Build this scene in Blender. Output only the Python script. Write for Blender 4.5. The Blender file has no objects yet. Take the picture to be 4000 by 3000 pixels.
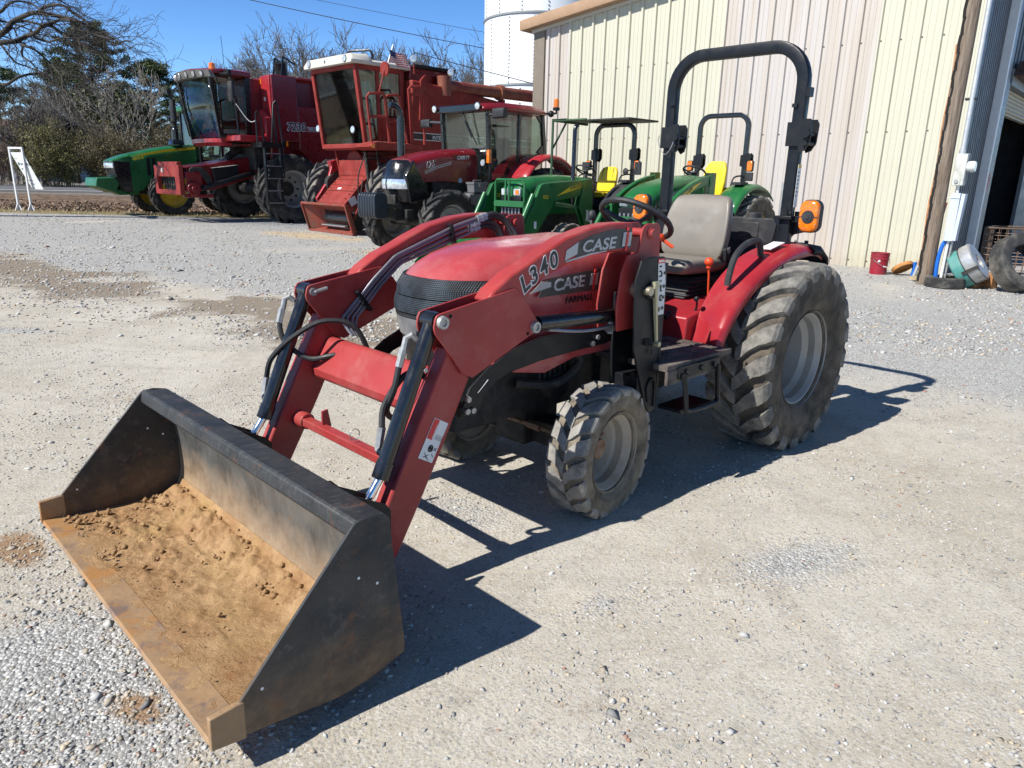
import bpy, bmesh, math, random
import numpy as np
from mathutils import Vector, Matrix
random.seed(7)
PI=math.pi; R=math.radians
sc=bpy.context.scene; COL=sc.collection
# ---------------------------------------------------------------- camera
EYE=1.48; FPX=2800.0
def _cam():
    X,Y=1779.0,11322.0
    d=np.array([X-2000,Y-1500]); dn=np.hypot(*d); d=d/dn; k=math.sqrt(FPX*FPX+dn*dn)
    down=np.array([d[0]*dn/k,d[1]*dn/k,FPX/k]); fw=np.array([0,0,1.0]); fwd=fw-down*fw.dot(down); fwd/=np.linalg.norm(fwd)
    return np.array([np.cross(down,fwd),fwd,-down])
CR=_cam()
cd=bpy.data.cameras.new('camera'); cam=bpy.data.objects.new('camera',cd); COL.objects.link(cam); sc.camera=cam
cd.sensor_width=36; cd.lens=FPX/4000*36; cd.clip_start=.05; cd.clip_end=2000
M=CR@np.diag([1,-1,-1])
cam.matrix_world=Matrix([[M[0][0],M[0][1],M[0][2],0],[M[1][0],M[1][1],M[1][2],0],[M[2][0],M[2][1],M[2][2],EYE],[0,0,0,1]])
# ---------------------------------------------------------------- mesh builder
def crv(pts,n=6):
    "smooth path through points (Catmull-Rom)"
    P=[Vector(p) for p in pts]; out=[]
    for i in range(len(P)-1):
        a=P[max(i-1,0)];b=P[i];c=P[i+1];d=P[min(i+2,len(P)-1)]
        for k in range(n):
            t=k/n; out.append(.5*((2*b)+(c-a)*t+(2*a-5*b+4*c-d)*t*t+(3*b-a-3*c+d)*t**3))
    out.append(P[-1]); return out
def rrect(w,h,r,n=4,cx=0,cy=0):
    o=[]
    for sx,sy,a in ((1,1,0),(-1,1,90),(-1,-1,180),(1,-1,270)):
        for k in range(n+1):
            t=R(a+90*k/n); o.append((cx+sx*(w/2-r)+r*math.cos(t),cy+sy*(h/2-r)+r*math.sin(t)))
    return o
class MB:
    def __init__(s): s.v=[];s.f=[];s.m=[];s.cm=0
    def add(s,vs,fs):
        n=len(s.v); s.v+=[tuple(v) for v in vs]; s.f+=[tuple(i+n for i in f) for f in fs]; s.m+=[s.cm]*len(fs); return s
    def mi(s,i): s.cm=i; return s
    def box(s,c,d,rot=None):
        hx,hy,hz=d[0]/2,d[1]/2,d[2]/2
        vs=[Vector((x,y,z)) for x in (-hx,hx) for y in (-hy,hy) for z in (-hz,hz)]
        if rot is not None:
            if not isinstance(rot,Matrix): rot=Matrix.Rotation(rot[2],3,'Z')@Matrix.Rotation(rot[1],3,'Y')@Matrix.Rotation(rot[0],3,'X')
            vs=[rot@v for v in vs]
        c=Vector(c)
        return s.add([v+c for v in vs],[(0,1,3,2),(4,6,7,5),(0,4,5,1),(2,3,7,6),(0,2,6,4),(1,5,7,3)])
    def box2(s,a,b): return s.box([(a[i]+b[i])/2 for i in range(3)],[abs(b[i]-a[i]) for i in range(3)])
    def bar(s,p,q,w,h,up=(0,0,1)):
        p,q=Vector(p),Vector(q); d=(q-p); L=d.length; d.normalize(); u=Vector(up)
        y=u.cross(d)
        if y.length<1e-4: y=Vector((0,1,0)).cross(d)
        y.normalize(); z=d.cross(y)
        return s.box((p+q)/2,(L,w,h),Matrix((d,y,z)).transposed())
    def prism(s,pts,a,b,ax='y'):
        n=len(pts)
        mp={'y':lambda p,t:(p[0],t,p[1]),'x':lambda p,t:(t,p[0],p[1]),'z':lambda p,t:(p[0],p[1],t)}[ax]
        vs=[mp(p,a) for p in pts]+[mp(p,b) for p in pts]
        ar=sum(pts[i][0]*pts[(i+1)%n][1]-pts[(i+1)%n][0]*pts[i][1] for i in range(n))
        fl=(ar>0)^(b<a)^(ax=='y')
        fs=[tuple(range(n)),tuple(range(2*n-1,n-1,-1))]+[(i+n,(i+1)%n+n,(i+1)%n,i) for i in range(n)]
        if fl: fs=[f[::-1] for f in fs]
        return s.add(vs,fs)
    def frame(s,outer,inner,a,b,ax='y'):
        "ring between two outlines with equal point counts, extruded"
        n=len(outer); mp={'y':lambda p,t:(p[0],t,p[1]),'x':lambda p,t:(t,p[0],p[1]),'z':lambda p,t:(p[0],p[1],t)}[ax]
        vs=[mp(p,a) for p in outer]+[mp(p,a) for p in inner]+[mp(p,b) for p in outer]+[mp(p,b) for p in inner]
        fs=[]
        for i in range(n):
            j=(i+1)%n
            fs+=[(i,j,n+j,n+i),(2*n+j,2*n+i,3*n+i,3*n+j),(j,i,2*n+i,2*n+j),(n+i,n+j,3*n+j,3*n+i)]
        return s.add(vs,fs)
    def tube(s,path,r,n=8,cap=True,closed=False):
        P=[Vector(p) for p in path]; m=len(P)
        if m<2: return s
        rs=r if isinstance(r,(list,tuple)) else [r]*m
        T=[]
        for i in range(m):
            if closed: t=P[(i+1)%m]-P[i-1]
            else: t=P[min(i+1,m-1)]-P[max(i-1,0)]
            T.append(t.normalized())
        u=T[0].orthogonal().normalized(); vs=[]
        for i in range(m):
            if i: 
                u=u-T[i]*u.dot(T[i]); u=u.normalized() if u.length>1e-6 else T[i].orthogonal().normalized()
            w=T[i].cross(u)
            for k in range(n):
                a=2*PI*k/n; vs.append(P[i]+(u*math.cos(a)+w*math.sin(a))*rs[i])
        fs=[]
        for i in range(m if closed else m-1):
            j=(i+1)%m
            for k in range(n): fs.append((i*n+k,i*n+(k+1)%n,j*n+(k+1)%n,j*n+k))
        if cap and not closed: fs+=[tuple(range(n-1,-1,-1)),tuple(range((m-1)*n,m*n))]
        return s.add(vs,fs)
    def sweep(s,path,prof,up=(0,0,1),cap=True,closed=False):
        "sweep a 2d profile (side, up) along a path"
        P=[Vector(p) for p in path]; m=len(P); n=len(prof); vs=[]
        for i in range(m):
            t=(P[(i+1)%m]-P[i-1]) if closed else (P[min(i+1,m-1)]-P[max(i-1,0)])
            t.normalize(); y=Vector(up).cross(t)
            y=y.normalized() if y.length>1e-5 else t.orthogonal().normalized()
            z=t.cross(y)
            for a,b in prof: vs.append(P[i]+y*a+z*b)
        fs=[]
        for i in range(m if closed else m-1):
            j=(i+1)%m
            for k in range(n): fs.append((i*n+k,i*n+(k+1)%n,j*n+(k+1)%n,j*n+k))
        if cap and not closed: fs+=[tuple(range(n-1,-1,-1)),tuple(range((m-1)*n,m*n))]
        return s.add(vs,fs)
    def lathe(s,prof,ax='y',c=(0,0,0),n=32,close=False):
        "profile of (radius, along)"
        vs=[];m=len(prof)
        for k in range(n):
            a=2*PI*k/n;ca,sa=math.cos(a),math.sin(a)
            for r,h in prof:
                p={'y':(r*ca,h,r*sa),'z':(r*ca,r*sa,h),'x':(h,r*ca,r*sa)}[ax]; vs.append((p[0]+c[0],p[1]+c[1],p[2]+c[2]))
        fs=[]; fl=ax!='y'
        for k in range(n):
            j=(k+1)%n
            for i in range(m if close else m-1):
                i2=(i+1)%m; f=(k*m+i,k*m+i2,j*m+i2,j*m+i); fs.append(f[::-1] if fl else f)
        return s.add(vs,fs)
    def cyl(s,p,q,r,n=16): return s.tube([p,q],r,n)
    def loft(s,secs,cap=True,closed=True):
        n=len(secs[0]);m=len(secs);vs=[p for q in secs for p in q];fs=[]
        for i in range(m-1):
            for k in range(n if closed else n-1): fs.append((i*n+k,i*n+(k+1)%n,(i+1)*n+(k+1)%n,(i+1)*n+k))
        if cap: fs+=[tuple(range(n-1,-1,-1)),tuple(range((m-1)*n,m*n))]
        return s.add(vs,fs)
    def ball(s,c,r,n=12,sq=(1,1,1)):
        m=n//2;vs=[];fs=[]
        for i in range(m+1):
            t=PI*i/m
            for k in range(n):
                a=2*PI*k/n; vs.append((c[0]+r*sq[0]*math.sin(t)*math.cos(a),c[1]+r*sq[1]*math.sin(t)*math.sin(a),c[2]+r*sq[2]*math.cos(t)))
        for i in range(m):
            for k in range(n): fs.append((i*n+k,(i+1)*n+k,(i+1)*n+(k+1)%n,i*n+(k+1)%n))
        return s.add(vs,fs)
    def merge(s,o,off=(0,0,0),rotz=0):
        c,q=math.cos(rotz),math.sin(rotz)
        return s.add([(v[0]*c-v[1]*q+off[0],v[0]*q+v[1]*c+off[1],v[2]+off[2]) for v in o.v],o.f)
def obj(name,mb,mats,parent=None,bev=0,smooth=35,loc=None,rot=None):
    me=bpy.data.meshes.new(name); me.from_pydata(mb.v,[],mb.f)
    if not isinstance(mats,(list,tuple)): mats=[mats]
    for m in mats: me.materials.append(m)
    if len(mats)>1: me.polygons.foreach_set('material_index',mb.m)
    if smooth:
        me.polygons.foreach_set('use_smooth',[True]*len(me.polygons)); me.set_sharp_from_angle(angle=R(smooth))
    me.update()
    o=bpy.data.objects.new(name,me); COL.objects.link(o)
    if parent is not None: o.parent=parent
    if loc is not None: o.location=loc
    if rot is not None: o.rotation_euler=rot
    if bev:
        b=o.modifiers.new('bevel','BEVEL'); b.width=bev; b.segments=2; b.limit_method='ANGLE'; b.angle_limit=R(40)
        b.harden_normals=False
    return o
def fixn(mb):
    "make face directions consistent"
    bm=bmesh.new(); vs=[bm.verts.new(v) for v in mb.v]
    for f,m in zip(mb.f,mb.m):
        try: bm.faces.new([vs[i] for i in f]).material_index=m
        except ValueError: pass
    bmesh.ops.recalc_face_normals(bm,faces=bm.faces); bm.verts.index_update()
    mb.v=[tuple(v.co) for v in bm.verts]; mb.f=[tuple(v.index for v in f.verts) for f in bm.faces]; mb.m=[f.material_index for f in bm.faces]; bm.free(); return mb
def tag(o,label=None,cat=None,group=None,kind=None):
    if label: o['label']=label
    if cat: o['category']=cat
    if group: o['group']=group
    if kind: o['kind']=kind
    return o
def thing(name,label,cat,loc=(0,0,0),heading=0,group=None):
    o=bpy.data.objects.new(name,None); COL.objects.link(o); o.location=loc; o.rotation_euler=(0,0,R(heading)); o.empty_display_size=.2
    return tag(o,label,cat,group)
# ---------------------------------------------------------------- materials
def _nt(name):
    m=bpy.data.materials.new(name); m.use_nodes=True; nt=m.node_tree; return m,nt,nt.nodes['Principled BSDF']
def mixc(nt,fac,a,b,mode='MIX'):
    n=nt.nodes.new('ShaderNodeMix'); n.data_type='RGBA'; n.blend_type=mode
    for i,v in ((0,fac),(6,a),(7,b)):
        if isinstance(v,(int,float)): n.inputs[i].default_value=v
        elif isinstance(v,(tuple,list)): n.inputs[i].default_value=(*v[:3],1)
        else: nt.links.new(v,n.inputs[i])
    return n.outputs[2]
def noise(nt,scale,detail=4,rough=.55,vec=None,dist=0):
    n=nt.nodes.new('ShaderNodeTexNoise'); n.inputs['Scale'].default_value=scale; n.inputs['Detail'].default_value=detail; n.inputs['Roughness'].default_value=rough; n.inputs['Distortion'].default_value=dist
    if vec is None:
        t=nt.nodes.new('ShaderNodeTexCoord'); vec=t.outputs['Object']
    nt.links.new(vec,n.inputs['Vector']); return n.outputs['Fac']
def ramp(nt,x,a,b,lo=0.0,hi=1.0):
    n=nt.nodes.new('ShaderNodeMapRange'); n.clamp=True
    n.inputs[1].default_value=a;n.inputs[2].default_value=b;n.inputs[3].default_value=lo;n.inputs[4].default_value=hi
    nt.links.new(x,n.inputs[0]); return n.outputs[0]
def math_(nt,op,a,b=0.0):
    n=nt.nodes.new('ShaderNodeMath'); n.operation=op
    for i,v in ((0,a),(1,b)):
        if isinstance(v,(int,float)): n.inputs[i].default_value=v
        else: nt.links.new(v,n.inputs[i])
    return n.outputs[0]
def bump(nt,bs,h,strength=.3,dist=.01):
    n=nt.nodes.new('ShaderNodeBump'); n.inputs['Strength'].default_value=strength; n.inputs['Distance'].default_value=dist
    nt.links.new(h,n.inputs['Height']); nt.links.new(n.outputs[0],bs.inputs['Normal'])
def objco(nt,scale=None):
    t=nt.nodes.new('ShaderNodeTexCoord').outputs['Object']
    if scale is None: return t
    m=nt.nodes.new('ShaderNodeMapping'); m.inputs['Scale'].default_value=scale; nt.links.new(t,m.inputs[0]); return m.outputs[0]
def mat(name,col,rough=.5,metal=0,var=.12,vs=6,dust=None,da=.35,ds=3,bmp=0,bs=60,coat=0,spec=.5,rv=.12,dust2=None):
    m,nt,b=_nt(name)
    b.inputs['Metallic'].default_value=metal; b.inputs['Specular IOR Level'].default_value=spec; b.inputs['Coat Weight'].default_value=coat; b.inputs['Coat Roughness'].default_value=.08
    c=mixc(nt,ramp(nt,noise(nt,vs),.3,.7),tuple(x*(1-var) for x in col),tuple(min(1,x*(1+var)) for x in col))
    r=noise(nt,vs*2.3)
    if dust is not None:
        f=ramp(nt,noise(nt,ds,8,.68),.62-da*.5,.82-da*.3,0,min(1,da+.35))
        c=mixc(nt,f,c,dust); 
    if dust2 is not None:
        f2=ramp(nt,noise(nt,ds*7,10,.75),.58,.7,0,.8); c=mixc(nt,f2,c,dust2)
    nt.links.new(c,b.inputs['Base Color'])
    nt.links.new(ramp(nt,r,.3,.7,max(.02,rough-rv),min(1,rough+rv)),b.inputs['Roughness'])
    if bmp: bump(nt,b,noise(nt,bs,6,.6),bmp,.004)
    return m
def glass(name,tint=(.55,.7,.66),refl=.08):
    m=bpy.data.materials.new(name); m.use_nodes=True; nt=m.node_tree; nt.nodes.clear()
    o=nt.nodes.new('ShaderNodeOutputMaterial'); t=nt.nodes.new('ShaderNodeBsdfTransparent'); g=nt.nodes.new('ShaderNodeBsdfGlossy'); mx=nt.nodes.new('ShaderNodeMixShader')
    t.inputs[0].default_value=(*tint,1); g.inputs['Roughness'].default_value=.03
    lw=nt.nodes.new('ShaderNodeLayerWeight'); lw.inputs[0].default_value=.25
    nt.links.new(ramp(nt,lw.outputs['Fresnel'],0,1,refl,.9),mx.inputs[0])
    nt.links.new(t.outputs[0],mx.inputs[1]); nt.links.new(g.outputs[0],mx.inputs[2]); nt.links.new(mx.outputs[0],o.inputs[0]); return m
DUST=(.36,.31,.24)
RED=mat('red_paint',(.34,.022,.03),.32,var=.1,vs=3,dust=(.34,.09,.08),da=.22,ds=5,spec=.4,coat=.05)
ARMRED=mat('faded_loader_red',(.33,.040,.038),.42,var=.12,vs=4,dust=(.38,.13,.11),da=.25,ds=6,spec=.35)
HOODRED=mat('sun_bleached_hood_red',(.40,.052,.056),.30,var=.12,vs=5,dust=(.45,.16,.15),da=.35,ds=4,spec=.5,coat=.3)
DEEPRED=mat('deep_machine_red',(.16,.007,.011),.33,var=.12,vs=3,dust=(.22,.05,.045),da=.12,ds=4,coat=.25)
OLDRED=mat('weathered_orange_red',(.235,.026,.02),.6,var=.2,vs=3,dust=(.27,.08,.06),da=.25,ds=4,spec=.3,dust2=(.16,.07,.045))
GREEN=mat('machine_green',(.012,.115,.03),.36,var=.12,vs=3,dust=(.08,.16,.07),da=.12,ds=5,coat=.2)
YELLOW=mat('machine_yellow',(.74,.50,.02),.45,var=.08,vs=4,dust=(.4,.3,.12),da=.12)
BLACK=mat('black_paint',(.010,.011,.013),.42,var=.2,vs=6,dust=(.06,.055,.05),da=.10,ds=8,dust2=(.03,.03,.03),spec=.3)
GLOSSBLACK=mat('gloss_black_plastic',(.008,.0085,.01),.25,var=.2,vs=6,dust=(.06,.055,.05),da=.1,ds=5,coat=.3)
DARK=mat('dark_grimy_iron',(.016,.015,.014),.7,var=.3,vs=8,dust=(.11,.09,.07),da=.3,ds=6,bmp=.3,bs=40)
PLASTIC=mat('matte_black_plastic',(.02,.021,.024),.62,var=.15,vs=5,dust=(.12,.11,.1),da=.2,ds=5,bmp=.15,bs=150)
GREY=mat('grey_plastic',(.13,.13,.135),.6,var=.12)
STEEL=mat('zinc_steel',(.40,.395,.38),.45,metal=.55,var=.2,vs=25,rv=.15)
CHROME=mat('polished_rod',(.75,.75,.76),.12,metal=1,var=.05)
PIPE=mat('grey_steel_line',(.27,.26,.29),.4,metal=.6,var=.15,vs=9)
RUBBER=mat('hose_rubber',(.018,.018,.019),.6,var=.2,vs=12,dust=(.1,.09,.08),da=.15,ds=10)
TYRE=[mat('dusty_tyre_casing',(.055,.049,.042),.85,var=.25,vs=9,dust=(.19,.155,.115),da=.45,ds=7,bmp=.5,bs=70,spec=.2,dust2=(.10,.085,.07)),mat('scuffed_tyre_lug',(.105,.10,.093),.85,var=.3,vs=16,dust=(.30,.28,.245),da=.5,ds=13,bmp=.9,bs=55,spec=.2,dust2=(.05,.047,.044))]
TYREDARK=mat('dark_tyre',(.026,.026,.027),.75,var=.25,vs=6,dust=(.17,.15,.13),da=.32,ds=3,bmp=.4,bs=40,spec=.3)
AGTYRE=[mat('field_tyre_casing',(.06,.055,.05),.85,var=.25,vs=4,dust=(.26,.23,.19),da=.6,ds=2.5,bmp=.4,bs=30,spec=.2),mat('field_tyre_lug',(.035,.036,.04),.75,var=.25,vs=6,dust=(.16,.15,.14),da=.3,ds=4)]
RIM=mat('silver_rim',(.36,.36,.355),.5,metal=.25,var=.1,vs=5,dust=(.34,.29,.22),da=.38,ds=4)
TYREFRONT=[mat('tan_dusted_tyre_casing',(.075,.066,.055),.88,var=.25,vs=9,dust=(.27,.225,.165),da=.6,ds=9,bmp=.5,bs=70,spec=.15,dust2=(.12,.10,.08)),mat('worn_grey_tyre_lug',(.15,.143,.13),.88,var=.3,vs=18,dust=(.34,.32,.285),da=.6,ds=15,bmp=1,bs=55,spec=.15,dust2=(.06,.056,.05))]
RIMDIRTY=mat('dusty_cream_rim',(.42,.39,.33),.6,var=.15,vs=5,dust=(.3,.22,.14),da=.45,ds=5,dust2=(.22,.12,.07))
RIMYEL=mat('yellow_rim',(.62,.40,.02),.5,var=.1,vs=3,dust=(.3,.22,.1),da=.25)
SEAT=mat('taupe_vinyl',(.19,.168,.14),.42,var=.06,vs=5,dust=(.3,.28,.25),da=.15,ds=7,bmp=.12,bs=220)
AMBER=mat('amber_lens',(.72,.17,.006),.25,var=.25,vs=30,coat=.5)
WHITE=mat('white_paint',(.78,.78,.76),.5,var=.05)
OFFWHITE=mat('cream_white_paint',(.56,.54,.48),.5,var=.06,dust=(.4,.36,.3),da=.15)
LENS=mat('clear_lamp_lens',(.62,.66,.7),.12,metal=.5,var=.3,vs=22)
DECALBLACK=mat('decal_black',(.015,.015,.016),.4,var=.1)
DECALSILVER=mat('decal_silver',(.42,.43,.44),.4,metal=.2,var=.12,vs=20)
DECALGREY=mat('decal_charcoal',(.05,.048,.045),.45,var=.2,vs=20)
DECALRED=mat('decal_red',(.62,.03,.03),.4)
PAPER=mat('decal_white',(.7,.7,.7),.5,var=.08,vs=14)
GLASS=glass('tinted_cab_glass',(.82,.92,.90),.05)
DKGLASS=glass('dark_cab_glass',(.70,.78,.76),.05)
INTER=mat('cab_interior_black',(.018,.019,.02),.7,var=.2)
INTGREY=mat('cab_interior_grey',(.20,.225,.205),.7,var=.15)
# ---------------------------------------------------------------- lettering (converted at the end)
TEXTS=[]
def text(name,body,mats,parent,o,xd,yd,size,w=1.0,shear=0,bold=0,ext=.002,space=1.0,lab=None,align='LEFT'):
    "flat raised lettering: origin o, reading direction xd, up direction yd"
    cu=bpy.data.curves.new(name,'FONT'); cu.body=body; cu.size=1; cu.shear=shear; cu.offset=bold; cu.extrude=ext/size; cu.space_character=space; cu.resolution_u=4; cu.align_x=align
    t=bpy.data.objects.new(name,cu); COL.objects.link(t)
    x=Vector(xd).normalized(); y=Vector(yd).normalized(); z=x.cross(y)
    Mx=Matrix((x*size*w,y*size,z*size)).transposed().to_4x4(); Mx.translation=Vector(o)
    TEXTS.append((t,name,mats,parent,Mx,lab))
def finish_texts():
    bpy.context.view_layer.update(); dg=bpy.context.evaluated_depsgraph_get()
    for t,name,m,par,Mx,lab in TEXTS:
        me=bpy.data.meshes.new_from_object(t.evaluated_get(dg)); cu=t.data; bpy.data.objects.remove(t); bpy.data.curves.remove(cu)
        me.name=name; me.transform(Mx); me.materials.clear(); me.materials.append(m)
        o=bpy.data.objects.new(name,me); COL.objects.link(o); o.parent=par
        if lab: o['label']=lab
# ---------------------------------------------------------------- wheels
def tyre_mb(Ro,W,rr,nl,lug,lw,sweep,seg=72,kink=0,over=.05,flat=0):
    mb=MB(); Rc=Ro-lug
    prof=[(rr-.005,-.37*W),(rr+.02,-.40*W),(rr+.35*(Rc-rr),-.485*W),(rr+.62*(Rc-rr),-.5*W),(Rc-.04*Ro,-.485*W),(Rc-.012*Ro,-.45*W),(Rc,-.3*W),(Rc+.004,0)]
    prof=prof+[(r,-y) for r,y in prof[-2::-1]]+[(rr-.005,0)]
    mb.lathe(prof,'y',n=seg,close=True); mb.mi(1)
    us=[0,.18,.4,.62,.8,.93,1.0,1.06]
    for sd in (-1,1):
        for k in range(nl):
            th0=2*PI*(k+(.5 if sd>0 else 0))/nl; vs=[]
            for u in us:
                y=sd*W*min(-over+u*(.5+over),.503)
                th=th0+sweep*min(u,1)+(kink if .3<u<.7 else 0)
                wt=lw/Ro*(.85+.3*min(u,1)); wb=wt*1.14; rt=Ro-(.004 if u<.1 else 0)
                if u>.9: rt=Ro-lug*(.35 if u<.97 else 1.0 if u<1.03 else 2.1); 
                if u>1.03: wt*=.7;wb*=.7
                rb=Rc-.012 if u<=.93 else Rc-lug*(.9 if u<1.03 else 2.2)
                yb=y if u<.93 else sd*W*.47
                for r_,t_,yy in ((rb,th-wb/2,yb),(rt,th-wt/2,y),(rt,th+wt/2,y),(rb,th+wb/2,yb)): vs.append((r_*math.cos(t_),yy,r_*math.sin(t_)))
            fs=[]
            for i in range(len(us)-1):
                for j in range(3): fs.append((i*4+j,i*4+j+1,i*4+j+5,i*4+j+4))
            fs+=[(3,2,1,0),tuple(range(len(us)*4-4,len(us)*4))]
            if sd>0: fs=[f[::-1] for f in fs]
            mb.add(vs,fs)
    if flat:
        zf=-Ro+flat
        mb.v=[(x,y,max(z,zf)) for x,y,z in mb.v]
    return mb
def rim_mb(rr,W,sd,dish,steps=True):
    "rim barrel with disc set back by dish; sd=+1 when the outside faces +y"
    y0=.40*W
    prof=[(rr+.012,y0+.004),(rr+.008,y0-.012),(rr-.012,y0-.02),(rr-.03,y0-.05),(rr-.03,y0-.09),(rr-.055,y0-.12),(rr-.06,y0-dish*.75),(rr-.075,y0-dish),(rr*.5,y0-dish-.01),(rr*.42,y0-dish+.02),(.0,y0-dish+.02)]
    mb=MB(); mb.lathe([(r,sd*h) for r,h in (prof if sd<0 else prof)],'y',n=48)
    mb.lathe([(rr+.012,-sd*(y0+.004)),(rr-.01,-sd*(y0-.02)),(rr-.05,-sd*(y0-.06)),(rr-.07,sd*(y0-dish))],'y',n=48)
    return fixn(mb)
def hub_mb(r,h,sd,y,nb=8,br=.5):
    mb=MB(); mb.lathe([(0,sd*(y+h)),(r*.55,sd*(y+h)),(r*.6,sd*(y+h*.7)),(r*.62,sd*y)],'y',n=24)
    for k in range(nb):
        a=2*PI*k/nb; p=(r*math.cos(a),sd*y,r*math.sin(a)); mb.cyl(p,(p[0],sd*(y+.022),p[2]),r*.11,6)
    return fixn(mb)
def wheel(parent,loc,Ro,W,rr,sd,mt,mr,nl,lug,lw,sweep,dish=.1,mh=None,kink=0,rz=0,flat=.0,spin=0,nb=8,hubr=None,over=.05):
    hr=hubr or rr*.42
    h=obj('wheel',hub_mb(hr,.05,sd,.4*W-dish+.018,nb),mh or mr,parent,loc=loc,rot=(0,0,rz),smooth=30)
    obj('tyre',tyre_mb(Ro,W,rr,nl,lug,lw,sweep,kink=kink,flat=flat,over=over),mt if isinstance(mt,list) else [mt,mt],h,smooth=28)
    obj('rim',rim_mb(rr,W,sd,dish),mr,h,smooth=30)
    return h
def hoodsec(x,w,zt,zb,n=3.0,N=20,zm=None):
    zm=zb+(zt-zb)*.45 if zm is None else zm; o=[(x,-w,zb)]
    for k in range(N+1):
        a=PI*(1-k/N); ca,sa=math.cos(a),math.sin(a)
        o.append((x,w*math.copysign(abs(ca)**(2/n),ca),zm+(zt-zm)*abs(sa)**(2/n)))
    o.append((x,w,zb)); return o
def seatwheel(parent,c,r,tilt,m,th=.014):
    "steering wheel tilted back about y"
    mb=MB(); cp,sp=math.cos(tilt),math.sin(tilt)
    f=lambda x,y,z:(c[0]+x*cp+z*sp,c[1]+y,c[2]-x*sp+z*cp)
    mb.tube([f(r*math.cos(2*PI*k/36),r*math.sin(2*PI*k/36),0) for k in range(36)],th,8,closed=True)
    for k in range(3):
        a=2*PI*k/3+PI; mb.tube([f(0,0,-.03),f(r*.5*math.cos(a),r*.5*math.sin(a),-.025),f(r*math.cos(a),r*math.sin(a),0)],th*.8,6)
    mb.cyl(f(0,0,-.05),f(0,0,-.01),r*.2,14)
    return obj('steering_wheel',mb,m,parent)
# ================================================================ light and sky
SUNV=Vector((.828,.557,-1.0)).normalized()
el=math.asin(-SUNV.z); az=math.atan2(-SUNV.x,-SUNV.y)
wd=bpy.data.worlds.new('World'); sc.world=wd; wd.use_nodes=True; nt=wd.node_tree
sky=nt.nodes.new('ShaderNodeTexSky'); sky.sky_type='NISHITA'; sky.sun_disc=False; sky.sun_elevation=el; sky.sun_rotation=az; sky.air_density=1.0; sky.dust_density=.1; sky.ozone_density=1.6; sky.altitude=400
hs=nt.nodes.new('ShaderNodeHueSaturation'); hs.inputs['Saturation'].default_value=1.25; nt.links.new(sky.outputs[0],hs.inputs['Color'])
gc=nt.nodes.new('ShaderNodeTexCoord'); gs=nt.nodes.new('ShaderNodeSeparateXYZ'); nt.links.new(gc.outputs['Generated'],gs.inputs[0])
nt.links.new(mixc(nt,1.0,hs.outputs[0],mixc(nt,ramp(nt,gs.outputs[2],.05,.55),(1.65,2.15,3.0),(1,1,1.05)),'MULTIPLY'),nt.nodes['Background'].inputs[0]); nt.nodes['Background'].inputs[1].default_value=.05
sd_=bpy.data.lights.new('sun','SUN'); sd_.energy=5.0; sd_.angle=R(.5); sd_.color=(1,.97,.915)
so_=bpy.data.objects.new('sun',sd_); COL.objects.link(so_); so_.rotation_euler=SUNV.to_track_quat('-Z','Y').to_euler(); so_.location=(-20,-14,25)
sc.view_settings.view_transform='Standard'; sc.view_settings.look='None'; sc.view_settings.gamma=1; sc.view_settings.exposure=.46; sc.view_settings.use_curve_mapping=False
sc.cycles.max_bounces=6; sc.cycles.transparent_max_bounces=12
# ================================================================ ground
rng=np.random.default_rng(3)
class VN:
    "value noise on numpy arrays"
    def __init__(s,seed): s.t=np.random.default_rng(seed).random((256,256))
    def __call__(s,x,y):
        xi=np.floor(x).astype(int);yi=np.floor(y).astype(int);fx=x-xi;fy=y-yi;fx=fx*fx*(3-2*fx);fy=fy*fy*(3-2*fy)
        a=s.t[xi%256,yi%256];b=s.t[(xi+1)%256,yi%256];c=s.t[xi%256,(yi+1)%256];d=s.t[(xi+1)%256,(yi+1)%256]
        return (a*(1-fx)+b*fx)*(1-fy)+(c*(1-fx)+d*fx)*fy
    def fbm(s,x,y,o=4):
        r=0;a=.5
        for k in range(o): r=r+a*s(x+k*17.3,y+k*9.1); x=x*2.03;y=y*2.03;a*=.5
        return r/(1-.5**o)
V1,V2,V3=VN(1),VN(2),VN(5)
def blob(x,y,cx,cy,rx,ry,ang=0,soft=.35):
    a=R(ang);dx,dy=x-cx,y-cy;u=(dx*math.cos(a)+dy*math.sin(a))/rx;v=(-dx*math.sin(a)+dy*math.cos(a))/ry
    d=np.sqrt(u*u+v*v)+(V1.fbm(x*1.3+3,y*1.3)-.5)*1.1
    return np.clip((1-d)/soft,0,1)
YARD=lambda x: 26.0-.0*x
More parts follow.
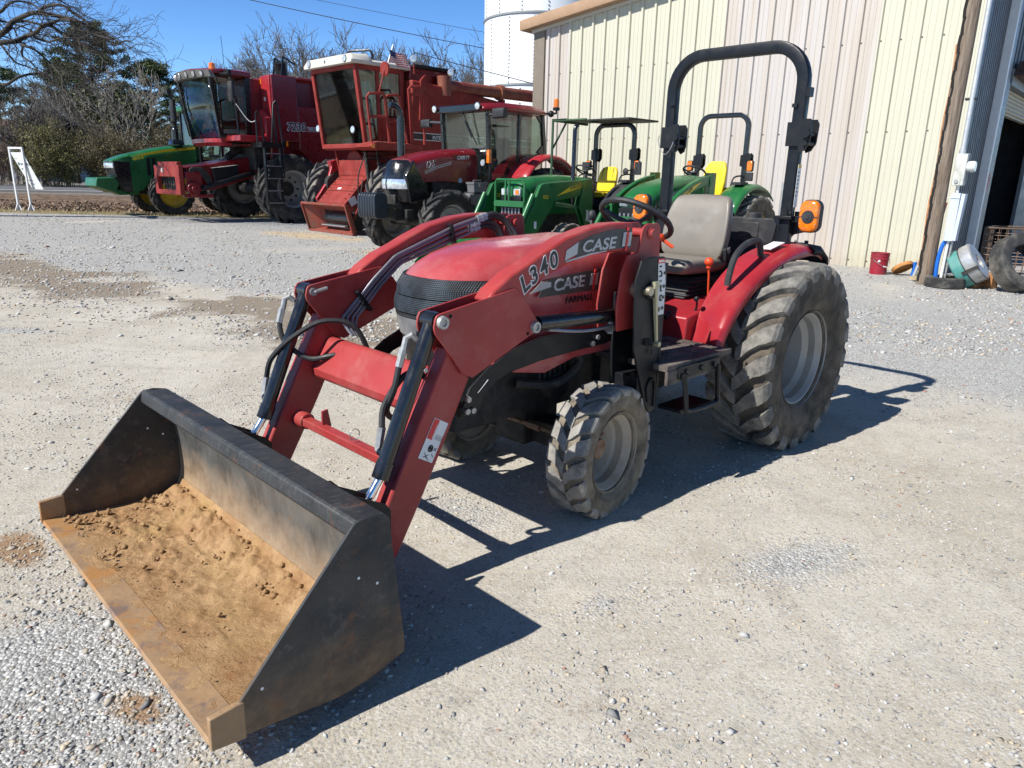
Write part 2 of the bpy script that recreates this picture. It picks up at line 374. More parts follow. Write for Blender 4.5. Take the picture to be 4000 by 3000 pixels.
def masks(x,y):
    e=(V2.fbm(x*.5,y*.5)-.5)
    mud=0*x
    for (ax,ay),(bx,by),w in (((-10,12.6),(-6.4,9.95),.95),((-6.6,10.0),(-4.4,8.7),.8),((-4.4,8.7),(-3.0,8.1),.45),((-3.3,8.2),(-2.1,7.3),.75),((-2.5,7.6),(-.6,6.3),1.0)):
        ux,uy=bx-ax,by-ay; tt=np.clip(((x-ax)*ux+(y-ay)*uy)/(ux*ux+uy*uy),0,1); dd=np.hypot(x-ax-tt*ux,y-ay-tt*uy)/w
        mud=np.maximum(mud,np.clip(1.15-dd+(V1.fbm(x*1.6+3,y*1.6,5)-.5)*1.9,0,1))
    mud=np.clip(mud*1.7*np.clip(.5+1.8*(V2.fbm(x*.7+9,y*.7)-.25),0,1),0,1)
    soil=np.maximum.reduce([blob(x,y,-1.99,2.60,.24,.12,-40,.6),blob(x,y,-1.05,1.72,.13,.07,-30,.6),blob(x,y,-2.3,2.35,.2,.1,0,.6)*.6,blob(x,y,2.6,2.9,.9,.3,30,.8)*.3,blob(x,y,-2.6,4.6,1.1,.35,-35,.9)*.35,blob(x,y,2.2,3.6,.7,.25,40,.9)*.3,blob(x,y,.2,1.75,.5,.16,30,.9)*.3])
    grav=np.maximum.reduce([blob(x,y,-1.35,1.7,.8,.55,-35,.8),np.clip((y+.63*x-5.6+e*3.5)/1.6,0,1)*.85*np.clip(1.25-1.6*np.clip(V1.fbm(x*.55+4,y*.55)-.5,0,1)*2,0,1),blob(x,y,1.1,2.6,.5,.22,25,.9)*.8,blob(x,y,.35,2.3,.3,.15,30,.9)*.8,blob(x,y,-4.9,6.7,.6,.2,-10,.9)*.8,blob(x,y,-.2,3.0,.5,.35,-35)*.55,blob(x,y,2.8,5.6,1.6,.9,-40)*.5])
    grav=np.clip(grav*(1-mud)+.35*np.clip((V3.fbm(x*1.1,y*1.1)-.5)*5,0,1),0,1)
    blue=np.clip((y+.55*x-16.3+e*3.5)/2.5,0,1)*np.clip((-x-.5+e)/1.2,0,1)
    sand=np.maximum(blob(x,y,-5.3,18.6,2.2,.8,-35),blob(x,y,-2.6,14.6,1.0,.6,-35)*.7)
    dg=y+.12*x*0-25.4-np.where(x>-8,(x+8)*.45,0)+e*1.2
    grass=np.clip(dg/.4,0,1); lit=np.clip((y-(27.4+e*2.0))/1.0,0,1)
    sh=np.clip((y-(46+.0*x)+e)/1.5,0,1)
    return dict(mud=mud,soil=soil,grav=grav,blue=blue,sand=sand,grass=grass,litter=lit,shoulder=sh)
def hgt(x,y):
    n=np.clip(1-np.hypot(x,y-4)/30,0,1)
    h=(V1.fbm(x*.9,y*.9,5)-.5)*.03*n+(V2.fbm(x*6,y*6,3)-.5)*.014*n
    # gentle ditch before the road, rising land beyond it
    h=h-.28*np.exp(-((y-37)/6)**2)+.02*(V3.fbm(x*3,y*3,3)-.5)*np.clip((y-27)/2,0,1)
    return h
def axis(lo,hi,c0,c1,st,gr):
    a=list(np.arange(c0,c1,st)); s=st;p=c1
    while p<hi: a.append(p); s=min(s*gr,25); p+=s
    s=st;p=c0-st
    while p>lo: a.insert(0,p); s=min(s*gr,25); p-=s
    return np.array(a)
xs=axis(-420,420,-5,5,.045,1.045); ys=axis(-60,700,.9,9.5,.045,1.035)
GX,GY=np.meshgrid(xs,ys); GZ=hgt(GX,GY)
nx,ny=len(xs),len(ys)
# flatten under the machine wheels and buildings a little
vv=np.stack([GX.ravel(),GY.ravel(),GZ.ravel()],1)
idx=np.arange(nx*ny).reshape(ny,nx)
ff=np.stack([idx[:-1,:-1],idx[:-1,1:],idx[1:,1:],idx[1:,:-1]],-1).reshape(-1,4)
me=bpy.data.meshes.new('ground'); me.vertices.add(len(vv)); me.vertices.foreach_set('co',vv.ravel()); me.loops.add(ff.size); me.loops.foreach_set('vertex_index',ff.ravel()); me.polygons.add(len(ff)); me.polygons.foreach_set('loop_start',np.arange(0,ff.size,4)); me.polygons.foreach_set('use_smooth',np.ones(len(ff),bool)); me.update(); 
MK=masks(GX.ravel(),GY.ravel())
for k,v in MK.items(): me.attributes.new(k,'FLOAT','POINT').data.foreach_set('value',v.astype(np.float32))
GM,nt,b=_nt('packed_limestone_yard'); co=objco(nt)
def at(n):
    a=nt.nodes.new('ShaderNodeAttribute'); a.attribute_name=n; return a.outputs['Fac']
def vor(scale,feat='F1',out='Color'):
    v=nt.nodes.new('ShaderNodeTexVoronoi'); v.inputs['Scale'].default_value=scale; v.feature=feat; nt.links.new(co,v.inputs['Vector']); return v.outputs[out]
big=noise(nt,1.1,5,.6); med=noise(nt,5,6,.65); fin=noise(nt,45,6,.7); pat=noise(nt,.45,4,.6)
c=mixc(nt,ramp(nt,big,.36,.64),(.385,.343,.268),(.525,.484,.408))
c=mixc(nt,ramp(nt,med,.35,.65,0,.8),c,(.465,.415,.335))
c=mixc(nt,ramp(nt,noise(nt,2.3,7,.7),.56,.68,0,.8),c,(.36,.335,.295))
c=mixc(nt,ramp(nt,noise(nt,3.7,7,.72,dist=.6),.60,.70,0,.6),c,(.33,.255,.165))
c=mixc(nt,ramp(nt,noise(nt,17,7,.72),.57,.72,0,.55),c,(.27,.235,.19))
c=mixc(nt,ramp(nt,pat,.45,.62,0,.45),c,(.60,.56,.49))
c=mixc(nt,ramp(nt,noise(nt,1.1,7,.72,objco(nt,(1.0,.28,1))),.54,.68,0,.65),c,(.335,.28,.21))
stk=nt.nodes.new('ShaderNodeMapping'); stk.inputs['Rotation'].default_value=(0,0,R(38)); stk.inputs['Scale'].default_value=(.22,2.6,1); nt.links.new(co,stk.inputs[0])
c=mixc(nt,ramp(nt,noise(nt,1.6,6,.7,stk.outputs[0]),.52,.68,0,.6),c,(.36,.315,.25))
c=mixc(nt,ramp(nt,noise(nt,7.5,8,.78),.53,.66,0,.6),c,(.285,.25,.205))
c=mixc(nt,ramp(nt,noise(nt,11,8,.78),.55,.68,0,.6),c,(.60,.57,.52))
# stones tinted cell by cell
cell=nt.nodes.new('ShaderNodeSeparateColor'); nt.links.new(vor(75),cell.inputs[0])
cell2=nt.nodes.new('ShaderNodeSeparateColor'); nt.links.new(vor(38),cell2.inputs[0])
cg=mixc(nt,cell.outputs[0],(.27,.268,.26),(.60,.595,.575)); cg=mixc(nt,ramp(nt,cell2.outputs[1],.6,.9,0,.55),cg,(.56,.55,.535))
edge=ramp(nt,vor(75,'DISTANCE_TO_EDGE','Distance'),0,.10)
cg=mixc(nt,edge,(.14,.13,.115),cg)
cell3=nt.nodes.new('ShaderNodeSeparateColor'); nt.links.new(vor(120),cell3.inputs[0])
c=mixc(nt,ramp(nt,cell3.outputs[0],.66,.9,0,.75),c,mixc(nt,cell3.outputs[2],(.20,.19,.175),(.62,.60,.565)))
cell4=nt.nodes.new('ShaderNodeSeparateColor'); nt.links.new(vor(210),cell4.inputs[0])
c=mixc(nt,ramp(nt,cell4.outputs[0],.70,.92,0,.7),c,mixc(nt,cell4.outputs[2],(.17,.16,.145),(.60,.57,.52)))
c=mixc(nt,ramp(nt,math_(nt,'ADD',at('grav'),math_(nt,'MULTIPLY',math_(nt,'SUBTRACT',noise(nt,14,7,.75),.5),1.3)),.35,.75,0,.92),c,cg)
cb=mixc(nt,cell.outputs[1],(.13,.14,.155),(.30,.305,.32)); c=mixc(nt,math_(nt,'MULTIPLY',at('blue'),.8),c,cb)
c=mixc(nt,ramp(nt,math_(nt,'ADD',at('mud'),math_(nt,'MULTIPLY',math_(nt,'SUBTRACT',noise(nt,8,9,.78),.5),2.0)),.35,.85,0,.8),c,mixc(nt,fin,(.11,.08,.055),(.25,.195,.14)))
c=mixc(nt,ramp(nt,math_(nt,'ADD',at('soil'),math_(nt,'MULTIPLY',math_(nt,'SUBTRACT',noise(nt,20,8,.75),.5),1.6)),.3,.7,0,.9),c,(.27,.165,.09))
c=mixc(nt,math_(nt,'MULTIPLY',at('sand'),.85),c,mixc(nt,med,(.46,.34,.20),(.55,.44,.29)))
gr=mixc(nt,ramp(nt,noise(nt,1.5,6,.7),.4,.6),(.17,.125,.065),(.30,.24,.125)); gr=mixc(nt,ramp(nt,noise(nt,.9,5,.6),.52,.66,0,.8),gr,(.085,.105,.035))
c=mixc(nt,at('grass'),c,gr)
lt=mixc(nt,ramp(nt,noise(nt,3.2,8,.75),.42,.58),(.055,.038,.026),(.24,.165,.115)); c=mixc(nt,at('litter'),c,lt)
c=mixc(nt,at('shoulder'),c,mixc(nt,ramp(nt,noise(nt,2.2,6,.7),.4,.6),(.14,.13,.125),(.26,.245,.225)))
nt.links.new(c,b.inputs['Base Color']); b.inputs['Roughness'].default_value=.92; b.inputs['Specular IOR Level'].default_value=.15
hb=math_(nt,'ADD',math_(nt,'MULTIPLY',fin,.7),math_(nt,'MULTIPLY',math_(nt,'SUBTRACT',1.0,vor(75,'F1','Distance')),math_(nt,'ADD',math_(nt,'MULTIPLY',at('grav'),1.3),.25)))
hb=math_(nt,'ADD',hb,math_(nt,'MULTIPLY',noise(nt,160,4,.7),.45))
bump(nt,b,hb,.7,.008)
me.materials.append(GM); go=bpy.data.objects.new('ground',me); COL.objects.link(go); tag(go,kind='structure')
# loose stones: uncountable
def stones(name,n,ylo,yhi,pw,smin,smax,big,cl):
    P=[]
    while sum(len(p) for p in P)<n:
        y=ylo+(rng.random(60000)**pw)*(yhi-ylo); x=(rng.random(60000)*2-1)*(1.0+y*.80)
        m=masks(x,y); d=.16+.84*m['grav']+.75*m['mud']+.25*m['soil']; d=d*(.22+1.7*np.clip((V3.fbm(x*cl,y*cl)-.40)*4,0,1))
        k=rng.random(60000)<d; P.append(np.stack([x[k],y[k],m['soil'][k],m['grav'][k]],1))
    P=np.concatenate(P)[:n]; q=rng.random(n)
    s=smin+(smax-smin)*q**3.2+big*(rng.random(n)>.992)*rng.random(n)
    base=np.array([(1,0,0),(-1,0,0),(0,1,0),(0,-1,0),(0,0,1),(0,0,-1)],float); F=np.array([(0,2,4),(2,1,4),(1,3,4),(3,0,4),(2,0,5),(1,2,5),(3,1,5),(0,3,5)])
    v=(base[None]+(rng.random((n,6,3))-.5)*.8)*s[:,None,None]*np.stack([1+rng.random(n)*.7,1+0*s,.45+.4*rng.random(n)],1)[:,None,:]
    a=rng.random(n)*6.28;ca,sa=np.cos(a)[:,None],np.sin(a)[:,None]
    vx=v[:,:,0]*ca-v[:,:,1]*sa;vy=v[:,:,0]*sa+v[:,:,1]*ca
    v=np.stack([vx+P[:,0,None],vy+P[:,1,None],v[:,:,2]+(hgt(P[:,0],P[:,1])+s*.1)[:,None]],-1).reshape(-1,3)
    f=(F[None]+(np.arange(n)*6)[:,None,None]).reshape(-1,3)
    me=bpy.data.meshes.new(name); me.vertices.add(len(v)); me.vertices.foreach_set('co',v.astype(np.float32).ravel()); me.loops.add(f.size); me.loops.foreach_set('vertex_index',f.ravel().astype(np.int32)); me.polygons.add(len(f)); me.polygons.foreach_set('loop_start',np.arange(0,f.size,3).astype(np.int32)); me.update()
    col=rng.random(n); w=rng.random(n); tan=(P[:,2]>.3)|(w<.22); dk=w>.80
    g=np.where(tan[:,None],np.array([.42,.34,.24])[None]*(.6+.6*col[:,None]),np.array([.45,.44,.42])[None]*(.62+.6*col[:,None])); g=np.where(dk[:,None],np.array([.17,.17,.175])[None]*(.6+.8*col[:,None]),g); g=np.where((w>.975)[:,None],np.array([[.30,.13,.08]]),g)
    ca_=me.color_attributes.new('tint','FLOAT_COLOR','POINT'); ca_.data.foreach_set('color',np.repeat(np.concatenate([g,np.ones((n,1))],1),6,0).ravel().astype(np.float32))
    m=bpy.data.materials.get('limestone_chips')
    if m is None:
        m,nt,b=_nt('limestone_chips'); t=nt.nodes.new('ShaderNodeAttribute'); t.attribute_name='tint'; nt.links.new(mixc(nt,ramp(nt,noise(nt,90),.3,.7,0,.35),t.outputs['Color'],(.5,.485,.45)),b.inputs['Base Color']); b.inputs['Roughness'].default_value=.9
    me.materials.append(m); return me
m1=stones('loose_gravel',72000,.9,7.5,1.35,.0016,.0095,.014,2.6); o=bpy.data.objects.new('loose_gravel',m1); COL.objects.link(o); tag(o,'grey limestone chips scattered over the packed yard around the front tractor','gravel',kind='stuff')
m1=stones('coarse_gravel',46000,6.5,25.5,1.15,.008,.026,.03,1.2); o=bpy.data.objects.new('coarse_gravel',m1); COL.objects.link(o); tag(o,'coarser grey gravel covering the yard towards the parked machines','gravel',kind='stuff')
# road with edge line, beyond a ditch
RD=mat('old_asphalt',(.115,.115,.12),.85,var=.12,vs=.6)
def strip(name,a,b,wid,z,m):
    a,b=Vector(a),Vector(b); d=(b-a).normalized(); n=Vector((-d.y,d.x,0)); mb=MB()
    N=60; vs=[];
    for k in range(N+1):
        p=a+(b-a)*k/N; vs+=[(p.x,p.y,z),(p.x+n.x*wid,p.y+n.y*wid,z)]
    mb.add(vs,[(2*k,2*k+2,2*k+3,2*k+1) for k in range(N)]); return tag(obj(name,mb,m,smooth=0),kind='structure')
ra,rb=Vector((-140,35.9,0)),Vector((180,79,0))
strip('road_shoulder',ra-Vector((0,1.2,0)),rb-Vector((0,1.2,0)),26.5,.028,mat('road_shoulder_gravel',(.24,.22,.20),.9,var=.3,vs=.8))
strip('road',ra,rb,22,.06,RD)
strip('road_edge_line',ra+Vector((0,.9,0)),rb+Vector((0,.9,0)),.55,.066,WHITE); strip('road_edge_line',ra+Vector((0,20.6,0)),rb+Vector((0,20.6,0)),.4,.066,WHITE)
# ================================================================ metal building
P1=Vector((7.2196,13.5114,0)); VD=Vector((.74,-.6725,0)).normalized(); NN=Vector((VD.y,-VD.x,0))  # NN points out of the front wall
SD=-NN   # direction in which the side wall recedes
def bw(t,z,n=0): return P1+VD*t+NN*n+Vector((0,0,z))
BL=thing('metal_building','tall cream ribbed metal building with tan rake trim and a dark open doorway','building',tuple(P1),math.degrees(math.atan2(VD.y,VD.x)))
# local frame: x along the wall, y = away from the viewer, z up
WM,nt,b=_nt('ribbed_cream_wall'); co=objco(nt); sx=nt.nodes.new('ShaderNodeSeparateXYZ'); nt.links.new(co,sx.inputs[0]); X=sx.outputs[0]
cream=mixc(nt,noise(nt,1.5,3),(.50,.48,.375),(.545,.525,.42))
stre=noise(nt,3.5,8,.75,objco(nt,(7,1,.06)))
fad=mixc(nt,ramp(nt,stre,.35,.65),(.41,.355,.295),(.52,.465,.42)); fad=mixc(nt,ramp(nt,noise(nt,1.2,4,.6,objco(nt,(3,1,.15))),.45,.6,0,.6),fad,(.50,.475,.47))
isf=math_(nt,'MAXIMUM',math_(nt,'LESS_THAN',X,-8.09),math_(nt,'MULTIPLY',math_(nt,'GREATER_THAN',X,-4.03),math_(nt,'LESS_THAN',X,-1.01)))
c=mixc(nt,isf,cream,fad)
c=mixc(nt,ramp(nt,noise(nt,3,6,.7,objco(nt,(5,1,.12))),.5,.75,0,.35),c,(.50,.47,.36))
low=ramp(nt,math_(nt,'ADD',sx.outputs[2],math_(nt,'MULTIPLY',noise(nt,5,7,.7),.7)),.75,.25,0,.55); c=mixc(nt,low,c,(.36,.31,.22))
c=mixc(nt,ramp(nt,noise(nt,26,8,.8),.66,.74,0,.5),c,(.33,.29,.22))
nt.links.new(c,b.inputs['Base Color']); b.inputs['Roughness'].default_value=.55; bump(nt,b,noise(nt,14,5),.12,.01)
ztop=lambda t:5.12+.112*(t+9.2)
prof=[]
for n in range(-2,29):
    t=(n-26)*.337
    if t<-9.0 or t>.62: continue
    prof+=[(t-.04,0),(t-.024,-.046),(t+.024,-.046),(t+.04,0)]
    for q in (.115,.222):
        if t+q<.6: prof+=[(t+q-.012,0),(t+q-.008,-.006),(t+q+.008,-.006),(t+q+.012,0)]
prof=[(-9.2,0)]+[p for p in prof if -9.19<p[0]<.62]+[(.65,0)]
mb=MB(); n=len(prof)
vs=[(t,y,-.2) for t,y in prof]+[(t,y,ztop(t)) for t,y in prof]+[(t,.08,-.2) for t,y in prof]+[(t,.08,ztop(t)) for t,y in prof]
fs=[]
for i in range(n-1): fs+=[(i,i+1,n+i+1,n+i),(2*n+i+1,2*n+i,3*n+i,3*n+i+1),(n+i,n+i+1,3*n+i+1,3*n+i)]
mb.add(vs,fs); wall=obj('front_wall',fixn(mb),WM,BL,smooth=0)
mb=MB()
for n_ in range(0,28):
    for z in (2.47,4.02,.12):
        mb.box(((n_-26)*.337+.052,-.004,z+.003*(n_%3)),(.018,.012,.018))
obj('wall_screw',mb,DARK,wall,smooth=0)
TAN=mat('tan_rake_trim',(.42,.27,.165),.5,var=.08,dust=(.3,.2,.13),da=.15); TAUPE=mat('taupe_corner_trim',(.20,.165,.125),.55,var=.08)
mb=MB(); mb.prism([(-9.24,-.02),(-9.24,.30),(-8.9,.30),(-8.9,-.02)] and [(-9.22,-.05),(-8.88,-.05),(-8.88,.0),(-9.14,.05),(-9.22,.3)],-.2,5.14,'z'); obj('corner_trim',fixn(mb),TAUPE,BL)
mb=MB(); sec=[]
for t in (-9.5,.9):
    z=ztop(t); sec.append([(t,-.28,z-.02),(t,-.30,z+.04),(t,-.30,z+.20),(t,-.16,z+.26),(t,.3,z+.26),(t,.3,z-.02)])
mb.loft(sec); obj('rake_trim',fixn(mb),TAN,BL)
mb=MB(); mb.loft([[(t,-.06,ztop(t)-.10),(t,-.06,ztop(t)-.02),(t,.0,ztop(t)-.02),(t,.0,ztop(t)-.10)] for t in (-9.3,.7)]); obj('trim_lip',fixn(mb),OFFWHITE,BL)
# roof, rear and hidden sides
mb=MB(); mb.loft([[(t,y,ztop(t)+.02),(t,y,ztop(t)+.16),(t,y+0,ztop(t)+.16)][:2]+[(t,18,ztop(t)+.16),(t,18,ztop(t)+.02)] for t,y in ((-9.4,.31),(.7,.31))]); obj('roof',fixn(mb),mat('roof_sheet',(.45,.45,.44),.4,metal=.4),BL)
mb=MB(); mb.box2((-9.18,.3,-.2),(-9.08,18,5.0)); mb.box2((-9.0,17.8,-.2),(.6,17.95,5.1)); obj('rear_wall',mb,WM,BL)
# side wall in shade with the doorway
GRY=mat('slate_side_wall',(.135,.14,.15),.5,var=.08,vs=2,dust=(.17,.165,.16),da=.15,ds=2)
Zt=6.15
mb=MB()
pf=[(.0,0)]
mb.box2((.57,.1,-.2),(.65,2.7,Zt)); mb.box2((.57,2.7,3.45),(.65,6.6,Zt)); mb.box2((.57,6.6,-.2),(.65,18,Zt))
for k in range(9): mb.box2((.65,.35+.15*k+.02,0),(.66,.35+.15*k+.035,Zt))
for k in range(12): mb.box2((.65,2.8+.33*k,3.75),(.675,2.85+.33*k,Zt))
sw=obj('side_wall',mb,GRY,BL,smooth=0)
JB=mat('grey_jamb_trim',(.20,.205,.215),.45,var=.08)
mb=MB(); mb.box2((.655,1.60,-.1),(.80,1.72,Zt)); obj('white_trim',mb,WHITE,BL,bev=.005)
mb=MB(); mb.box2((.653,1.73,-.1),(.74,2.30,Zt)); mb.box2((.653,2.32,-.1),(.70,2.68,3.5)); mb.box2((.655,2.68,3.45),(.72,6.6,3.75)); obj('door_jamb',mb,JB,BL,bev=.005)
mb=MB(); 
for k in range(6): mb.cyl((.50,2.72,3.08+.075*k),(.50,6.55,3.08+.075*k),.05,8)
mb.box2((.40,2.72,3.0),(.5,6.55,3.45)); obj('rolled_door',mb,mat('cream_door_slats',(.42,.38,.28),.55,var=.1),BL)
mb=MB(); mb.prism([(2.66,3.62),(6.6,3.55),(6.6,3.95),(2.9,3.9)],.73,.95,'x'); obj('door_fascia',fixn(mb),mat('rusty_brown_fascia',(.10,.06,.04),.7,var=.3),BL)
mb=MB(); mb.box2((.2,4.55,-.1),(.3,4.65,3.0)); mb.box2((.15,4.66,-.1),(.22,5.4,2.95)); obj('inner_door_rail',mb,mat('blue_grey_rail',(.12,.14,.17),.45),BL)
BK=mat('painted_dark_interior',(.03,.03,.032),.9,var=.3)  # near-black walls put the unlit room's shade into their colour
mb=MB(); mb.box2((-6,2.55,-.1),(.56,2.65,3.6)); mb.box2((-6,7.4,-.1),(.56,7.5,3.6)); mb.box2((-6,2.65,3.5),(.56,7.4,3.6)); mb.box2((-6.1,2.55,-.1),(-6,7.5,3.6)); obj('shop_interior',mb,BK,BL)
mb=MB(); mb.box2((-6,2.65,-.05),(.9,7.4,.02)); obj('floor_slab',mb,mat('painted_dark_slab',(.10,.095,.09),.7,var=.3),BL)  # slab coloured dark as well, so the room's gloom is painted in
nb=thing('notice','faded pink paper notice taped to the grey jamb beside the doorway','notice',tuple(P1+VD*.745+SD*2.12+Vector((0,0,1.65))),math.degrees(math.atan2(VD.y,VD.x)))
mb=MB(); mb.box((0,0,0),(.004,.22,.34)); obj('paper',mb,mat('pink_paper',(.42,.27,.25),.7,var=.1),nb,smooth=0)
for k in range(5): text('print','lll llll ll lll',DECALRED,nb,(.0035,-.09,.10-.05*k),(0,1,0),(0,0,1),.03,.75)
# ---------------------------------------------------------------- silo
SI=thing('grain_silo','tall white bolted steel silo behind the corner of the metal building','silo',(1.17,45,0))
SW=mat('white_silo_sheet',(.74,.76,.78),.5,var=.03,vs=1.2,dust=(.6,.6,.6),da=.12,ds=.8)
mb=MB(); mb.lathe([(3.2,0),(3.2,19.5),(2.9,20.2),(.3,21.6),(0,21.6)],'z',n=72); obj('shell',mb,SW,SI,smooth=25)
mb=MB()
for z in (2.9,6.5,10.05,13.6,17.1): mb.lathe([(3.2,z-.06),(3.26,z-.05),(3.26,z+.05),(3.2,z+.06)],'z',n=72)
obj('ring_flange',mb,mat('grey_flange',(.25,.26,.27),.5),SI)
mb=MB(); BG=DARK
for r in range(6):
    z0=2.9+3.57*(r-1)
    for k in range(14):
        a=2*PI*(k+.5*(r%2))/14+.1
        for j in range(18): 
            z=z0+.15+.19*j; 
            if z>0: mb.box((3.205*math.cos(a),3.205*math.sin(a),z),(.06,.06,.06))
obj('bolt_seam',mb,mat('silo_bolt',(.22,.23,.25),.5,metal=.3),SI,smooth=0)
mb=MB(); mb.lathe([(3.45,-.2),(3.45,.15),(3.1,.15)],'z',n=48); obj('footing',mb,mat('concrete_footing',(.35,.34,.32),.9),SI)
# ---------------------------------------------------------------- utility pole and service gear
PB=Vector((6.61,11.61,0)); ang=math.degrees(math.atan2(VD.y,VD.x))
PM,nt,b=_nt('weathered_pole_wood'); v=objco(nt,(9,9,.55)); c=mixc(nt,ramp(nt,noise(nt,3,8,.7,v),.35,.65),(.12,.085,.06),(.30,.24,.185)); c=mixc(nt,ramp(nt,noise(nt,2,8,.8,objco(nt,(7,7,.35))),.56,.62,0,.9),c,(.028,.022,.02)); c=mixc(nt,ramp(nt,noise(nt,1.3,6,.7,objco(nt,(4,4,.3))),.58,.68,0,.6),c,(.33,.17,.06))
nt.links.new(c,b.inputs['Base Color']); b.inputs['Roughness'].default_value=.9; bump(nt,b,noise(nt,3,8,.7,v),.9,.03)
PO=thing('utility_pole','weathered brown wooden utility pole with a charred split, in front of the wall end','pole',tuple(PB),ang)
mb=MB(); mb.tube([(.005*math.sin(k),-.03-.004*k,-.1+.5*k) for k in range(22)],[.115-.0014*k for k in range(22)],20); obj('pole_shaft',mb,PM,PO,smooth=60)
mb=MB()
for k in range(40): 
    z=.12+.12*k; a=R(-128+8*math.sin(k*1.7)); r=.110-.0004*k; w=.03+.03*abs(math.sin(k*2.3+.6))
    mb.box((r*math.cos(a),-.03-.001*k+r*math.sin(a),z),(w,.022,.125),(0,.12*math.sin(k*3.1),a+PI/2))
obj('charred_split',mb,mat('char',(.012,.01,.009),.95,var=.4,vs=30,bmp=.8,bs=40),PO)
mb=MB(); mb.tube([(-.105+.01*math.sin(k*1.3),-.06,.3+.25*k) for k in range(14)],.02,6); obj('bare_wood_edge',mb,mat('orange_bare_wood',(.42,.20,.09),.8,var=.3,vs=14),PO)
def loc(t,n,z): return (t,-n,z)
SG=mat('aged_grey_white_enamel',(.52,.53,.49),.55,var=.1,dust=(.28,.25,.2),da=.35,ds=9)
cdt=thing('conduit','grey-white metal service conduit strapped beside the wooden pole','conduit',tuple(PB),ang)
mb=MB(); mb.tube([(.215,-.06,2.02),(.215,-.06,2.12),(.19,-.06,7.5)],[.042,.034,.034],14); mb.tube([(.215,-.06,1.98),(.214,-.06,2.06)],.046,14); obj('pipe',mb,mat('galvanised_pipe',(.50,.51,.52),.45,metal=.4,var=.1),cdt)
for z in (2.78,4.4):
    mb=MB(); mb.box((.19,-.03,z),(.14,.10,.03)); obj('strap',mb,DARK,cdt)
mt=thing('electric_meter','stained white electric meter box with a round glass dial on its side','meter',tuple(PB),ang)
mb=MB(); mb.box((.245,-.09,1.77),(.15,.17,.46)); obj('box',mb,SG,mt,bev=.008)
mb=MB(); mb.tube([(.32,-.09,1.82),(.40,-.09,1.815),(.43,-.09,1.815)],[.075,.085,.07],22); obj('dial',mb,mat('meter_dome',(.62,.63,.62),.25,var=.15,coat=.5),mt)
mb=MB(); mb.box((.225,-.178,1.60),(.10,.008,.11)); mb.mi(1).cyl((.225,-.18,1.60),(.225,-.20,1.60),.028,16); obj('seal_plate',mb,[SG,STEEL],mt)
mb=MB(); mb.box((.315,-.01,1.8),(.02,.12,.42)); obj('back_plate',mb,GREY,mt)
pb=thing('breaker_box','pale blue-grey breaker box with its cover ajar below the meter','electrical box',tuple(PB),ang)
PBM=mat('pale_blue_grey_enamel',(.50,.55,.62),.45,var=.06)
mb=MB(); mb.box((.255,-.09,1.07),(.12,.15,.72)); obj('box',mb,PBM,pb,bev=.006)
mb=MB(); mb.box((.345,-.09,1.07),(.05,.16,.70),(0,.03,0)); mb.box((.24,-.17,1.36),(.16,.01,.02)); obj('cover',mb,PBM,pb,bev=.004)
mb=MB(); mb.tube([(.25,-.09,1.43),(.245,-.09,1.55)],.02,8); obj('nipple_pipe',mb,WHITE,pb)
BLUE=mat('blue_plastic_conduit',(.01,.13,.52),.4,var=.08)
hs=thing('conduit','bright blue plastic conduit curving to the ground under the breaker box','conduit',tuple(PB),ang)
mb=MB(); mb.tube(crv([(.22,-.1,.73),(.18,-.11,.6),(.16,-.11,.4),(.165,-.11,.2),(.19,-.11,.0)],6),.03,12); obj('pipe',mb,BLUE,hs)
for k,(x,lab) in enumerate(((.25,'white plastic conduit running straight down from the breaker box'),(.305,'grey steel conduit at the open cover side of the breaker box'))):
    p_=thing('conduit',lab,'conduit',tuple(PB),ang); mb=MB(); mb.tube([(x,-.09,.73),(x-.01,-.1,-.05)],.016 if k else .021,10); obj('pipe',mb,WHITE if k==0 else STEEL,p_)
# leaning pipe with a red bracket
lp=thing('leaning_pipe','grey pipe with a red bracket on top, leaning on the wall by the pole','pipe',(6.93,12.5,0),ang)
mb=MB(); mb.tube([(-.02,0,0),(.06,.18,.55),(.16,.42,1.12)],.026,10); obj('pipe',mb,mat('dull_galvanised',(.34,.35,.36),.5,metal=.4,var=.15),lp)
mb=MB(); mb.box((.165,.40,1.14),(.07,.05,.26),(.2,.15,0)); obj('bracket',mb,mat('rusty_red_bracket',(.25,.03,.03),.6,var=.2),lp,bev=.006)
# bucket, lid, tyres, drum, basket
# ================================================================ the loader tractor in front
RUSTHUB=mat('rusty_hub',(.20,.085,.035),.7,var=.4,vs=20,dust=(.3,.27,.22),da=.4,ds=14)
TR=thing('loader_tractor','red compact tractor with front loader and black roll bar, parked alone in the foreground','tractor',(1.112,4.4776,0),224.897)
T=TR
# wheels
for sd in (1,-1):
    wheel(T,(-.095,sd*.572,.517),.553,.375,.272,sd,TYRE,RIM,20,.036,.091,.30,dish=.25,kink=.025,flat=.032,hubr=.11,over=.02)
    wheel(T,(1.455,sd*.475,.287),.312,.198,.184,sd,TYREFRONT,RIMDIRTY,19,.016,.064,.24,rz=R(7),dish=.15,kink=.03,flat=.027,nb=5,hubr=.085,mh=RUSTHUB,over=.0)
